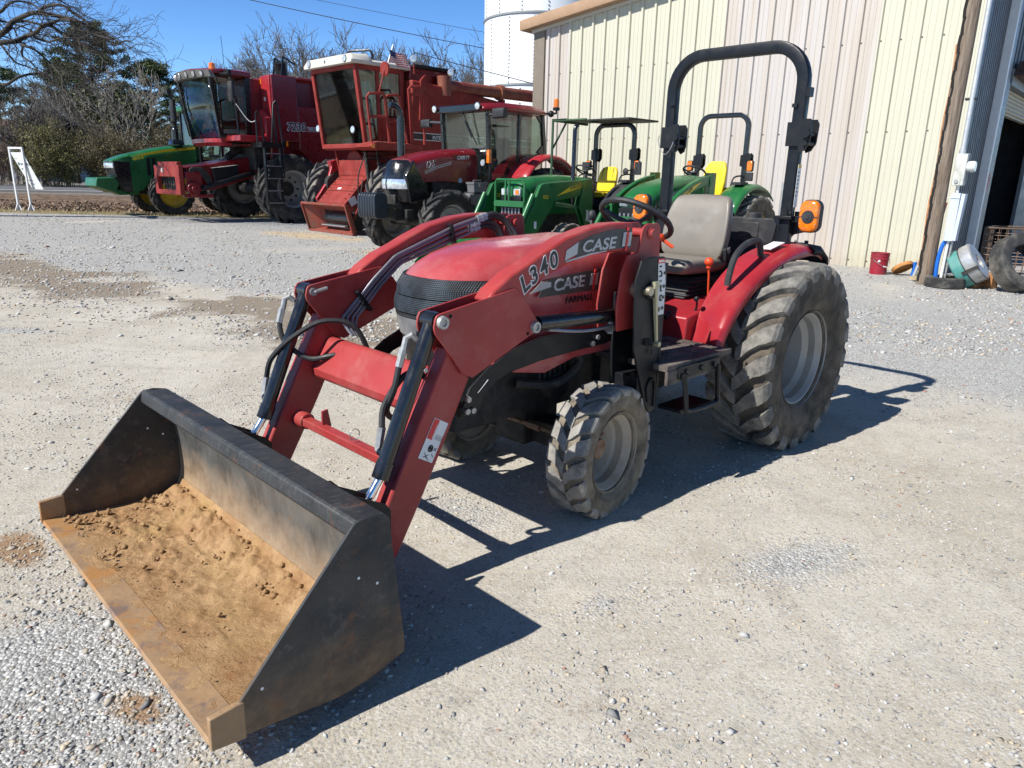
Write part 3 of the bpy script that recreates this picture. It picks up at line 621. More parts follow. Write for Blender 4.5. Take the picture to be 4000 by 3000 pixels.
# hood
st=[(2.125,.272,1.083),(2.10,.278,1.105),(2.05,.282,1.135),(1.98,.286,1.165),(1.86,.292,1.195),(1.716,.302,1.212),(1.5,.31,1.222),(1.35,.312,1.226),(1.20,.312,1.23)]
mb=MB(); mb.loft([[(px-.17*(abs(py)/w)**2.6*min(1,max(0,(x-1.7)/.3)),py,pz) for px,py,pz in hoodsec(x,w,zt,.70 if x<1.9 else min(.93,.70+(x-1.9)*2),3.4,24,zm=.70+(zt-.70)*.62 if x<1.9 else .93+(zt-.93)*.35)] for x,w,zt in st])
hood=obj('hood',mb,HOODRED,T,smooth=50)
mb=MB()
mb.prism([(1.98,.74),(1.86,.69),(1.67,.655),(1.45,.70),(1.3,.75),(1.3,.90),(1.98,.90)],-.305,.305); obj('side_panel',mb,HOODRED,T,bev=.004)
# grille: curved black mesh band, lamps panel under it
def nose(z0,z1,x0,x1,w0,w1,bul,name,m):
    mb=MB();s=[]
    for z,x,w in ((z0,x0,w0),((z0+z1)/2,(x0+x1)/2+bul,(w0+w1)/2+.004),(z1,x1,w1)):
        s.append([(x-.17*abs(k/8)**2.6,w*k/8,z) for k in range(-8,9)]+[(1.9,w*k/8,z) for k in range(8,-9,-1)])
    mb.loft(s); return obj(name,fixn(mb),m,hood,smooth=50)
MESH,nt,b=_nt('black_grille_mesh'); co=objco(nt)
w1=nt.nodes.new('ShaderNodeTexWave'); w1.inputs['Scale'].default_value=42; w1.bands_direction='Z'; nt.links.new(co,w1.inputs[0])
w2=nt.nodes.new('ShaderNodeTexWave'); w2.inputs['Scale'].default_value=42; w2.bands_direction='Y'; nt.links.new(co,w2.inputs[0])
f=math_(nt,'MAXIMUM',w1.outputs['Fac'],w2.outputs['Fac'])
c=mixc(nt,ramp(nt,noise(nt,9),.4,.7),(.016,.019,.023),(.05,.07,.09)); c=mixc(nt,f,(.003,.003,.003),c)
nt.links.new(c,b.inputs['Base Color']); b.inputs['Roughness'].default_value=.5; bump(nt,b,f,.8,.004)
nose(1.083,1.005,2.135,2.165,.276,.287,.012,'grille',MESH)
nose(1.0,.935,2.17,2.178,.288,.288,.004,'grille',MESH)
nose(.93,.915,2.172,2.172,.287,.287,0,'grille_trim',PLASTIC)
nose(.912,.83,2.17,2.155,.282,.275,.004,'headlight_panel',mat('grey_lamp_panel',(.20,.205,.21),.3,metal=.3,var=.3,vs=14))
nose(.826,.70,2.15,2.11,.27,.255,0,'lower_grille',DARK)
# hood side markings
mb=MB(); mb.prism([(1.74,1.0),(1.69,1.07),(1.25,1.105),(1.25,1.0)],.3125,.3145); obj('decal_band',mb,DECALGREY,hood,smooth=0)
mb=MB(); mb.prism([(1.79,1.02),(1.72,1.068),(1.66,1.06),(1.66,1.04)],.3145,.316); obj('decal_band',mb,DECALSILVER,hood,smooth=0)
LX,LZ=(-1,0,0),(0,0,1)
def ih(par,o,h):
    "twin silver bars with a red upright between, slanted like the lettering beside it"
    ox,oy,oz=o; sl=.15
    def barp(x,w,z0,z1): return [(ox-x-sl*z0,oz+z0),(ox-x-w-sl*z0,oz+z0),(ox-x-w-sl*z1,oz+z1),(ox-x-sl*z1,oz+z1)]
    mb=MB(); mb.prism(barp(0,h*.34,0,h),oy,oy+.003); mb.prism(barp(h*.66,h*.34,0,h),oy,oy+.003); obj('emblem',fixn(mb),DECALSILVER,par,smooth=0)
    mb=MB(); mb.prism(barp(h*.38,h*.24,-.02,h*1.02),oy+.001,oy+.005); mb.prism(barp(h*.38,h*.24,h*1.12,h*1.34),oy+.001,oy+.005); obj('emblem_dot',fixn(mb),DECALRED,par,smooth=0)
text('lettering','CASE',DECALSILVER,hood,(1.65,.3165,1.02),(-1,0,.03),LZ,.070,1.28,.15,.02)
ih(hood,(1.402,.3165,1.026),.052)
text('lettering','FARMALL',DECALBLACK,hood,(1.56,.3135,.957),(-1,0,.0),LZ,.041,1.12,.12,.0)
mb=MB(); mb.prism([(1.235,1.06),(1.225,1.105),(1.14,1.105),(1.14,1.045)],.3125,.318); obj('side_vent',mb,PLASTIC,hood)
# exhaust stub in front, dash pod
mb=MB(); mb.tube([(1.99,.16,.95),(1.915,.16,1.085)],.0095,10); obj('indicator_rod',mb,STEEL,T)
mb=MB(); mb.loft([hoodsec(1.20,.30,1.225,.75,3.2,16),hoodsec(1.02,.27,1.235,.75,3.2,16),hoodsec(.84,.21,1.2,.7,3,16)]); obj('dash_console',mb,PLASTIC,T)
mb=MB(); mb.tube([(.93,0,1.1),(.72,0,1.24)],[.045,.03],14); obj('steering_column',mb,PLASTIC,T)
seatwheel(T,(.64,0,1.285),.2,-R(32),PLASTIC,.0165)
mb=MB(); mb.tube([(.86,-.14,1.13),(.8,-.18,1.29)],.008,8); mb.ball((.8,-.18,1.3),.024,12,(1,1,1.3)); obj('shuttle_lever',mb,PLASTIC,T)
# chassis
mb=MB()
mb.box((1.55,0,.6),(1.05,.34,.34)); mb.box((.9,0,.55),(.5,.42,.36)); mb.box((.2,0,.55),(1.0,.36,.4)); mb.box((-.35,0,.55),(.3,.3,.36))
mb.cyl((-.095,-.5,.517),(-.095,.5,.517),.10,20); mb.cyl((1.75,-.13,.52),(1.2,-.13,.46),.05,12)
for k in range(7): mb.box((1.62-.035*k,.19,.62),(.016,.08,.12))
mb.cyl((1.5,.17,.55),(1.5,.24,.55),.07,16); mb.tube(crv([(1.45,.25,.72),(1.4,.28,.66),(1.55,.27,.58),(1.75,.2,.6)]),.022,8)
obj('transmission_housing',mb,DARK,T,bev=.012)
mb=MB(); mb.bar((1.46,-.38,.30),(1.46,.38,.30),.13,.12); mb.cyl((1.46,-.4,.3),(1.46,.4,.3),.055,14); mb.box((1.46,0,.33),(.24,.2,.2))
for sd in (1,-1): mb.cyl((1.46,sd*.34,.20),(1.46,sd*.34,.42),.045,14)
obj('front_axle',mb,DARK,T,bev=.01)
mb=MB(); mb.tube([(1.62,-.36,.36),(1.62,.12,.37)],.011,8); mb.tube([(1.62,.12,.37),(1.60,.36,.36)],.011,8); mb.tube([(1.62,.16,.37),(1.615,.24,.366)],.019,6); obj('tie_rod',mb,mat('rusty_rod',(.2,.13,.09),.6,metal=.6,var=.4,vs=30),T)
mb=MB(); mb.tube([(1.66,-.1,.385),(1.34,-.1,.405)],.034,14); mb.mi(0); obj('exhaust_pipe',mb,DARK,T)
# platform, steps, seat base, tunnel
mb=MB(); 
for sd in (1,-1):
    mb.box2((.62,sd*.21,.645),(1.2,sd*.635,.672)); mb.box2((.74,sd*.625,.58),(1.2,sd*.64,.645))
    for k in range(9):
        for j in range(4): mb.box((.68+.055*k,sd*(.30+.085*j),.674),(.034,.012,.006),(0,0,(.6 if (k+j)%2 else -.6)))
obj('foot_platform',mb,mat('worn_step_rubber',(.045,.035,.036),.75,var=.3,vs=12,dust=(.25,.21,.17),da=.45,ds=6,bmp=.3,bs=80),T)
for sd in (1,-1):
    mb=MB(); y=sd*.642; a=.02*sd
    mb.box2((.76,y,.60),(1.12,y+a*.6,.655))
    mb.tube(crv([(1.10,y+a,.62),(1.075,y+a,.55),(1.055,y+a,.45)],4)+crv([(1.045,y+a,.43),(.9,y+a*1.2,.422),(.78,y+a,.422)],4)+crv([(.762,y+a,.44),(.78,y+a,.55),(.79,y+a,.62)],4),.013,8)
    mb.box2((.78,y,.412),(1.05,y-sd*.14,.428))
    for p in (.82,.93,1.06): mb.cyl((p,y+a*.5,.628),(p,y+a*1.2,.628),.014,6)
    obj('step',mb,BLACK,T)
mb=MB(); mb.prism([(.62,.66),(.62,.79),(.40,.83),(.1,.86),(-.35,.86),(-.35,.62)],-.36,.36)
obj('rear_deck',mb,RED,T,bev=.01)
mb=MB(); mb.loft([hoodsec(1.1,.13,.80,.62,3,12),hoodsec(.8,.13,.80,.62,3,12),hoodsec(.55,.16,.84,.62,3,12)]); obj('transmission_tunnel',mb,mat('shade_darkened_red',(.06,.012,.013),.5,var=.2),T)  # tunnel red darkened in its base colour to stand for shade
mb=MB(); mb.prism([(.36,.84),(.30,.955),(-.02,.955),(-.06,.84)],-.17,.17); 
for k in range(4): mb.box((.16,0,.86+.026*k),(.40-.02*k,.37,.012))
obj('seat_suspension',mb,PLASTIC,T,bev=.008)
def cushion(secs,name,m,seams=None):
    mb=MB(); mb.loft(secs); o=obj(name,fixn(mb),m,T,smooth=60); s=o.modifiers.new('s','SUBSURF'); s.levels=s.render_levels=1; return o
def rs(w,h,r,n=5): return rrect(w,h,r,n)
cushion([[(x,y*q,zc+z*t+(abs(y)/.2)**2*.025) for y,z in rs(.41,.085,.04)] for x,q,zc,t in ((-.07,.86,.998,.5),(-.06,.95,1.0,.85),(.05,1,.998,1),(.2,1,1.0,1.05),(.33,.99,1.005,1.05),(.405,.95,.998,.85),(.425,.85,.99,.4))],'seat_cushion',SEAT)
bk=[]
for u,w,th in ((0,.34,.05),(.04,.40,.085),(.14,.42,.09),(.25,.41,.085),(.34,.385,.08),(.40,.35,.07),(.425,.30,.04)):
    z=1.03+u*.92; x=-.02-u*.18
    bk.append([(x+b+(abs(a)/.2)**2*.06,a,z+ -(abs(a)/.2)**2*.0) for a,b in rs(w*1.06,th,.028)])
bko=cushion(bk,'seat_back',SEAT)
mb=MB()
for sd in (1,-1): mb.tube(crv([(.047,sd*.13,1.085),(.026,sd*.10,1.12),(.006,sd*.082,1.2),(-.010,sd*.092,1.29),(-.022,sd*.125,1.36)],6),.007,6)
obj('seam',mb,SEAT,bko)
mb=MB(); mb.box((.02,.215,1.085),(.05,.035,.075),(0,.35,0)); obj('seat_belt_buckle',mb,PLASTIC,T,bev=.006)
mb=MB(); mb.box((.018,.2345,1.105),(.028,.003,.03),(0,.35,0)); obj('buckle_tab',mb,STEEL,T)
# levers
ORANGE=mat('orange_knob',(.62,.06,.012),.4,var=.1)
mb=MB(); mb.tube([(.33,.31,.80),(.335,.30,.99),(.345,.30,1.04)],.006,8); mb.mi(1).ball((.345,.30,1.065),.026,14,(1,1,.95)); mb.cyl((.345,.30,1.03),(.345,.30,1.05),.013,10); obj('hitch_lever',mb,[ORANGE,ORANGE],T)
mb=MB(); mb.tube([(.50,.16,1.14),(.52,.10,1.18)],.01,8); mb.ball((.53,.09,1.19),.028,12,(1.5,.9,.8)); obj('throttle_lever',mb,ORANGE,T)
mb=MB(); mb.tube(crv([(.5,.33,.80),(.5,.34,.84),(.54,.36,.88)],4),.006,6); mb.ball((.545,.362,.885),.016,10); mb.tube([(.62,.25,.80),(.66,.25,.78)],.014,8); obj('gear_lever',mb,BLACK,T)
# fenders
for sd in (1,-1):
    mb=MB(); pin=[(.565,.60),(.56,.66),(.52,.77),(.43,.90),(.30,1.0),(.13,1.08),(-.06,1.125),(-.24,1.14),(-.40,1.135),(-.5,1.115)]
    pou=[(.665,.575),(.645,.66),(.61,.745),(.52,.85),(.38,.955),(.2,1.04),(.0,1.095),(-.2,1.13),(-.38,1.13),(-.48,1.10)]
    pi=crv([(x,0,z) for x,z in pin],4); po=crv([(x,0,z) for x,z in pou],4); n=len(pi); secs=[]
    for i in range(n):
        a,b_=pi[i],po[i]; s=[]
        s.append((a.x-.03,sd*.345,a.z-.07)); s.append((a.x,sd*.36,a.z)); 
        for k in range(5):
            u=k/4; s.append((a.x+(b_.x-a.x)*u,sd*(.40+.155*u),a.z+(b_.z-a.z)*u+.012*math.sin(u*PI)))
        s.append((b_.x-.012,sd*.575,b_.z-.02)); s.append((b_.x-.022,sd*.578,b_.z-.05)); secs.append(s)
    vs=[p for q in secs for p in q]; m=len(secs[0]); fs=[]
    for i in range(n-1):
        for k in range(m-1): fs.append((i*m+k,i*m+k+1,(i+1)*m+k+1,(i+1)*m+k))
    mb.add(vs,fs); fd=obj('fender',fixn(mb),RED,T,smooth=60); so=fd.modifiers.new('t','SOLIDIFY'); so.thickness=.006
    mb=MB(); mb.loft([[(x,sd*y,z) for y,z in ((.36,zt-.03),(.36,zt),(.46,zt+.008),(.575,zt-.005),(.60,zt-.035),(.585,zt-.06))] for x,zt in ((-.34,1.148),(-.46,1.14),(-.53,1.10),(-.55,1.03))],closed=False,cap=False)
    o=obj('fender_tail',mb,PLASTIC,fd,smooth=50); so=o.modifiers.new('t','SOLIDIFY'); so.thickness=.012
    mb=MB(); mb.tube(crv([(.43,sd*.47,.96),(.425,sd*.475,1.03),(.385,sd*.475,1.11),(.30,sd*.475,1.165),(.19,sd*.47,1.185),(.12,sd*.47,1.175),(.09,sd*.47,1.10)],6),.0175,10); obj('grab_handle',mb,PLASTIC,T)
    for k,(x,y,z) in enumerate(((-.31,.42,1.157),(-.42,.5,1.152))):
        mb=MB(); mb.cyl((x,sd*y,z-.01),(x,sd*y,z+.012),.012,6); obj('bolt',mb,PLASTIC,fd)
    mb=MB(); mb.box((-.06,sd*.46,1.148),(.17,.07,.004),(0,.18,0)); obj('warning_label',mb,PAPER,fd)
# roll bar
mb=MB(); pr=rrect(.068,.06,.01,2)
path=[(-.275,-.425,.62),(-.275,-.425,1.25),(-.275,-.43,1.98)]
path+=[(-.275,-.23-.2*math.cos(R(a)),2.045+.2*math.sin(R(a))) for a in range(0,91,9)]
path+=[(-.275,-p[1],p[2]) for p in path[::-1]]
path[2:]=path[2:]
rp=[(p[0]-max(0,p[2]-1.3)*.0,p[1],p[2]) for p in path]
mb.sweep(rp,pr,up=(1,0,0)); rops=obj('roll_bar',mb,mat('navy_black_roll_bar',(.007,.0085,.012),.42,var=.2,vs=8,dust=(.045,.045,.045),da=.06,ds=9,dust2=(.02,.022,.026),spec=.3),T,smooth=40)
for sd in (1,-1):
    mb=MB()
    for x in (-.232,-.318):
        mb.prism([(sd*y,z) for y,z in ((.385,1.83),(.385,1.70),(.47,1.70),(.47,1.83))],x-.006,x+.006,'x')
        mb.prism([(sd*y,z) for y,z in ((.40,1.70),(.37,1.665),(.345,1.68),(.335,1.72),(.335,1.82),(.35,1.845),(.39,1.845))] if sd<0 else [(y,z) for y,z in ((.46,1.70),(.47,1.665),(.5,1.675),(.525,1.72),(.53,1.82),(.515,1.845),(.46,1.845))],x-.0065,x+.0065,'x')
    yy=sd*.355 if sd<0 else .505
    mb.cyl((-.335,yy,1.715),(-.205,yy,1.715),.014,10); mb.cyl((-.335,yy,1.765),(-.212,yy,1.765),.016,10); mb.cyl((-.21,yy,1.765),(-.20,yy,1.765),.024,12)
    obj('hinge_bracket',fixn(mb),BLACK,rops)
    mb=MB(); mb.box((-.275,sd*.425,1.30),(.12,.11,.02)); mb.prism([(-.33,1.30),(-.22,1.30),(-.2,1.37),(-.225,1.31)],sd*.45,sd*.46)
    for x in (-.32,-.23): mb.cyl((x,sd*.465,1.31),(x,sd*.465,1.335),.014,6)
    mb.bar((-.275,sd*.46,1.29),(-.275,sd*.60,1.30),.03,.04); mb.box((-.24,sd*.545,1.31),(.012,.04,.13))
    mb.prism([(sd*y,z) for y,z in ((.36,1.15),(.36,1.29),(.54,1.29),(.53,1.22),(.46,1.20),(.42,1.15))],-.33,-.30,'x')
    obj('roll_bar_bracket',fixn(mb),BLACK,rops,bev=.004)
    # tail lamps
    mb=MB(); o_=rrect(.12,.185,.045,5); 
    mb.prism([(sd*.585+y,1.315+z) for y,z in o_],-.265,-.222,'x'); lh=obj('tail_lamp',fixn(mb),PLASTIC,T,bev=.006)
    mb=MB(); ov=rrect(.112,.176,.042,6)
    mb.loft([[(x,sd*.585+y*k,1.315+z*k) for y,z in ov] for x,k in ((-.222,1),(-.206,.98),(-.199,.9),(-.196,.6),(-.195,.05))]); 
    obj('amber_lens',fixn(mb),AMBER,lh,smooth=40)
    mb=MB(); mb.lathe([(0,.024),(.012,.024),(.013,.020),(.026,.020),(.027,.017),(.035,.017),(.037,.01)],'x',(-.2075,sd*.585,1.312),24); mb.box((-.1955,sd*.585,1.312),(.004,.114,.004)); obj('reflector_center',fixn(mb),PLASTIC,lh)
    mb=MB()
    for (a,b_) in ((0,.082),(.046,.03),(-.046,.03),(.046,-.045),(-.046,-.045)): mb.ball((-.196,sd*.585+a,1.315+b_),.0035,8)
    obj('screw',mb,STEEL,lh)
mb=MB(); mb.prism([(-.255,1.36),(-.255,1.60),(-.295,1.60),(-.295,1.36)],.4655,.467); obj('warning_label',mb,PAPER,rops)
mb=MB(); mb.prism([(-.255,1.582),(-.255,1.60),(-.295,1.60),(-.295,1.582)],.467,.468); obj('label_header',mb,mat('label_yellow',(.6,.42,.05),.5),rops)
for k in range(7): text('label_print','III IIII III' if k%2 else 'IIII II IIII',DECALBLACK,rops,(-.259,.4672,1.555-.022*k),(-1,0,0),(0,0,1),.008,.7)
for p_,s_ in (((-.275,.47,1.99),(.05,.024,.05)),((-.238,-.41,1.97),(.012,.03,.02)),((-.238,.41,1.92),(.012,.03,.02))): mb=MB(); mb.box(p_,s_); obj('cable_clip',mb,BLACK,rops)
mb=MB(); mb.tube(crv([(-.22,-.36,1.77),(-.2,-.37,1.70),(-.215,-.42,1.66),(-.235,-.47,1.69),(-.24,-.5,1.74),(-.235,-.49,1.78)],6),.003,5); obj('lanyard',mb,STEEL,rops)
# black box behind the seat
mb=MB(); mb.prism([(-.41,1.13),(-.41,1.285),(.33,1.285),(.355,1.25),(.34,1.15),(.28,1.12)],-.40,-.30,'x'); mb.cyl((-.35,.18,1.28),(-.35,.18,1.315),.045,20); mb.box((-.296,.18,1.215),(.008,.13,.09))
mb.box((-.36,0,1.0),(.12,.6,.3)); obj('fuel_tank_cover',fixn(mb),PLASTIC,T,bev=.012)
# ---------------------------------------------------------------- front loader
BO=[(2.18,1.05),(2.145,1.087),(2.054,1.141),(1.951,1.181),(1.884,1.212),(1.758,1.262),(1.602,1.297),(1.468,1.311),(1.33,1.312),(1.316,1.30),(1.316,1.187),(1.39,1.189),(1.593,1.188),(1.751,1.157),(1.879,1.112),(1.988,1.045),(2.06,.98)]
KN=[(2.432,1.012),(2.424,1.026),(2.41,1.031),(2.18,1.066),(2.05,1.087),(2.035,1.08),(1.987,1.032),(1.913,.94),(1.911,.926),(1.923,.91),(2.258,.777),(2.31,.80),(2.352,.862),(2.432,.962),(2.438,.985)]
LO=[(2.36,.90),(2.645,.365),(2.70,.27),(2.745,.20),(2.742,.15),(2.71,.115),(2.66,.12),(2.60,.17),(2.568,.222),(2.481,.369),(2.383,.543),(2.26,.775)]
for sd in (1,-1):
    c=sd*.435
    mb=MB(); mb.prism(BO,c-.042,c+.042); arm=obj('loader_arm',fixn(mb),ARMRED,T,bev=.012)
    mb=MB(); mb.prism(LO,c-.036,c+.036); obj('lower_boom',fixn(mb),ARMRED,arm,bev=.008)
    for y in (c-.052,c+.044):
        mb=MB(); mb.prism(KN,y,y+.008); obj('gusset_plate',fixn(mb),ARMRED,arm,bev=.002)
    for x,z in ((2.403,1.0),(1.936,.926)):
        mb=MB(); mb.cyl((x,c-.07,z),(x,c+.0605,z),.017,16); mb.lathe([(.0125,c+sd*.0605),(.0125,c+sd*.066),(.022,c+sd*.066),(.025,c+sd*.052)],'y',(x,0,z),18); obj('pivot_pin',fixn(mb),STEEL,arm)
    mb=MB()
    for x,z in ((2.365,1.018),(1.975,.905)): mb.cyl((x,c+sd*.0521,z),(x,c+sd*.0528,z),.0075,10)
    obj('bolt_hole',mb,mat('hole_black',(.004,.003,.003),.9),arm)
    if sd<0:
        mb=MB(); mb.tube([(2.40,c+.053,1.0),(2.395,c+.06,1.0),(2.34,c+.062,1.012)],[.009,.009,.008],8); obj('pin_keeper',mb,STEEL,arm)
    # tower and mount
    mb=MB()
    tw=[(1.268,1.275),(1.255,1.295),(1.23,1.305),(1.15,1.305),(1.13,1.29),(1.122,1.15),(1.20,.84),(1.41,.84),(1.425,.95),(1.40,1.10),(1.36,1.175),(1.29,1.182)]
    tw2=[(1.268,1.275),(1.255,1.295),(1.23,1.305),(1.15,1.305),(1.13,1.29),(1.122,1.15),(1.20,.84),(1.30,.84)]
    mb.prism(tw,c+sd*.048,c+sd*.058); mb.prism(tw,c-sd*.058,c-sd*.048); mb.box2((1.20,c-.048,.86),(1.215,c+.048,1.17)); mb.cyl((1.20,c-.075,1.262),(1.20,c+.075,1.262),.02,14)
    mb.lathe([(0,c+sd*.072),(.018,c+sd*.072),(.018,c+sd*.064),(.027,c+sd*.064),(.027,c+sd*.058)],'y',(1.205,0,1.262),18)
    obj('loader_tower',fixn(mb),ARMRED,T,bev=.003)
    mb=MB(); mb.cyl((1.30,c+sd*.05,1.02),(1.30,c+sd*.15,1.02),.02,16); mb.lathe([(.036,c+sd*.06),(.036,c+sd*.085),(.02,c+sd*.085)],'y',(1.30,0,1.02),20); obj('lock_pin',fixn(mb),mat('tan_plated_steel',(.45,.40,.30),.4,metal=.7,var=.2),T)
    mo=[(1.277,1.165),(1.26,1.168),(1.172,1.163),(1.149,1.05),(1.150,.85),(1.168,.687),(1.163,.439),(1.20,.43),(1.236,.467),(1.363,.764),(1.379,1.069),(1.345,1.154)]
    mb=MB(); mb.prism(mo,sd*.545,sd*.557); mb.prism([(1.30,.44),(1.17,.42),(1.17,1.0),(1.33,1.0),(1.33,.72)],sd*.40,sd*.412); mb.box2((1.145,sd*.40,.5),(1.16,sd*.557,1.1)); mb.box2((1.18,sd*.412,.5),(1.30,sd*.545,.62))
    mb.tube(crv([(1.225,sd*.562,.49),(1.245,sd*.562,.56),(1.22,sd*.562,.60),(1.185,sd*.562,.58),(1.18,sd*.562,.46)],4),.006,6)
    mo_=obj('loader_mount',fixn(mb),BLACK,T,bev=.003)
    mb=MB(); mb.lathe([(.0,sd*.575),(.03,sd*.575),(.036,sd*.566),(.036,sd*.556)],'y',(1.275,0,1.015),20); obj('pin_collar',fixn(mb),BLACK,mo_)
    mb=MB(); mb.tube([(1.265,sd*.575,1.05),(1.255,sd*.572,1.03),(1.205,sd*.566,.78)],[.012,.013,.009],6); mb.cyl((1.205,sd*.558,.768),(1.205,sd*.585,.768),.012,10); mb.box((1.258,sd*.575,1.045),(.035,.022,.03)); obj('lock_handle',mb,mat('plated_brass_handle',(.42,.40,.27),.45,metal=.5,var=.15),mo_)
    mb=MB(); mb.tube(crv([(1.245,sd*.565,.765),(1.235,sd*.57,.74),(1.243,sd*.57,.725),(1.25,sd*.57,.745)],4),.003,5)
    for k in range(5): mb.tube([(1.29-.012*k,sd*.565,.80),(1.288-.012*k,sd*.57,.775),(1.282-.012*k,sd*.565,.77)],.0035,5)
    obj('clip_spring',mb,BLACK,mo_)
    if sd>0:
        mb=MB(); mb.prism([(1.225,1.155),(1.176,1.155),(1.155,1.05),(1.152,.90),(1.20,.90),(1.215,1.06)],.5575,.5585); lb=obj('warning_label',fixn(mb),PAPER,mo_,smooth=0)
        mb=MB(); mb.prism([(1.226,1.156),(1.175,1.156),(1.172,1.135),(1.223,1.135)],.5587,.5595); obj('label_header',fixn(mb),DECALRED,lb,smooth=0)
        text('label_print','DANGER',WHITE,lb,(1.220,.5597,1.140),(-1,0,0),LZ,.013,.75,0,.02)
        for k in range(8):
            x=1.218-.004*k; text('label_print',('lll ll llll','ll llll lll','llll ll lll')[k%3],DECALBLACK,lb,(min(x,1.212),.5587,1.118-.022*k),(-1,0,0),LZ,.009,.7)
        for z in (1.09,1.03,.98,.93):
            mb=MB(); mb.box((1.168,.559,z),(.018,.001,.014)); mb.box((1.192,.559,z-.004),(.012,.001,.02)); obj('label_print',mb,DECALBLACK,lb,smooth=0)
    # lift cylinder
    mb=MB(); mb.tube([(1.87,c,.923),(1.31,c,.90)],.031,20); mb.tube([(1.87,c,.923),(1.94,c,.926)],.022,14); mb.tube([(1.36,c,.902),(1.31,c,.90)],.034,20); lc=obj('lift_cylinder',mb,GLOSSBLACK,T)
    mb=MB(); mb.tube([(1.32,c,.90),(1.22,c,.896)],.016,14); obj('cylinder_rod',mb,CHROME,lc)
    mb=MB(); mb.box((1.25,c,.897),(.07,.06,.06)); obj('rod_clevis',mb,BLACK,lc,bev=.01)
    mb=MB(); mb.tube(crv([(1.80,c,.89),(1.6,c+sd*.01,.86),(1.42,c+sd*.01,.855),(1.385,c,.87)],5),.008,8); mb.tube([(1.385,c,.89),(1.385,c,.82)],.016,8); mb.box((1.385,c,.845),(.04,.03,.03)); obj('cylinder_line',mb,PIPE,lc)
    # tilt cylinder
    mb=MB(); mb.tube([(2.412,c,1.012),(2.40,c,1.0)],.03,16); mb.cyl((2.403,c-.034,1.0),(2.403,c+.034,1.0),.032,18); mb.tube([(2.403,c,1.0),(2.64,c,.47)],.029,20); mb.tube([(2.615,c,.525),(2.64,c,.47)],.0325,20); mb.box((2.43,c-.02,.945),(.03,.04,.03)); mb.tube([(2.607,c,.545),(2.607,c-.045,.55)],.016,10)
    tc=obj('tilt_cylinder',mb,GLOSSBLACK,T)
    mb=MB(); mb.tube([(2.635,c,.48),(2.74,c,.345)],.0155,14); obj('cylinder_rod',mb,CHROME,tc)
    mb=MB()
    a=Vector((2.445,c-.038,.93)) if sd>0 else Vector((2.445,c-.04,.955))
    mb.tube([a,a+Vector((.018,-.008,.018)),a+Vector((.036,-.012,.008)),a+Vector((.05,-.012,-.04))],.0125,8); mb.tube([a+Vector((.05,-.012,-.03)),a+Vector((.068,-.014,-.09))],.0145,6); obj('hose_fitting',mb,STEEL,tc); mb=MB(); mb.tube([(2.607,c-.03,.55),(2.607,c-.055,.553),(2.597,c-.062,.575),(2.585,c-.062,.63)],[.014,.0135,.014,.015],8)
    obj('hose_fitting',mb,STEEL,tc)
    hp=[a+Vector((.068,-.014,-.09)),a+Vector((.09,-.016,-.17)),a+Vector((.10,-.05,-.25)),a+Vector((.05,-.08,-.30)),a+Vector((0,-.06,-.27))] if sd>0 else [a+Vector((.068,-.014,-.09)),a+Vector((.065,.02,-.17)),a+Vector((.0,.10,-.24)),a+Vector((-.09,.2,-.22)),a+Vector((-.17,.25,-.26)),a+Vector((-.20,.27,-.38))]
    mb=MB(); mb.tube(crv(hp,8),.0115,8)
    hq=[(2.585,c-.062,.63),(2.56,c-.08,.70),(2.50,c-.05,.80),(2.42,c-.06,.80),(2.36,c-.06,.74)] if sd>0 else [(2.585,c-.062,.63),(2.57,c-.03,.72),(2.5,c+.05,.82),(2.4,c+.13,.885),(2.29,c+.2,.85),(2.22,c+.23,.66)]
    mb.tube(crv(hq,8),.0115,8); obj('hydraulic_hose',mb,RUBBER,tc)
    # steel lines
    if sd<0:
        mb=MB();y0=c+.062
        for k,(dx,dz) in enumerate(((0,0),(-.022,-.008),(-.05,-.022),(-.072,-.034))):
            y=y0
            P=[(2.255+dx*.6,y+.05,.80+dz*.3),(2.27+dx*.8,y+.01,.845+dz*.4),(2.268+dx,y,.875+dz*.2),(2.10+dx*.55,y,1.033+dz*.9),(1.985+dx*.4,y,1.125+dz*1.1),(1.965+dx*.4,y,1.135+dz*1.1),(1.61,y,1.258+dz*1.9),(1.47+.0*k,y,1.292+dz*1.8)]
            mb.tube(P,.0075,8)
        obj('hydraulic_line',mb,PIPE,arm)
        mb=MB()
        for k,(dx,dz) in enumerate(((0,0),(-.022,-.008),(-.05,-.022),(-.072,-.034))):
            xe=1.47+(.05 if k>1 else 0); ze=1.292+dz*1.8; mb.tube([(xe+.005,y0,ze-.002),(xe-.06,y0,ze+.012)],.0145,6); mb.tube([(xe-.02,y0,ze+.003),(xe-.032,y0,ze+.005)],.018,6)
        obj('hose_fitting',mb,STEEL,arm)
        mb=MB()
        for k,(dx,dz) in enumerate(((0,0),(-.022,-.008),(-.05,-.022),(-.072,-.034))):
            xe=1.41+(.05 if k>1 else 0); ze=1.302+dz*1.8
            mb.tube(crv([(xe,y0,ze),(xe-.05,y0+.005,ze+.008),(xe-.11,y0+.02,ze-.02),(xe-.15,y0+.05,ze-.08-.02*k),(xe-.16,y0+.09,ze-.16)],7),.0125,8)
        obj('hydraulic_hose',mb,RUBBER,arm)
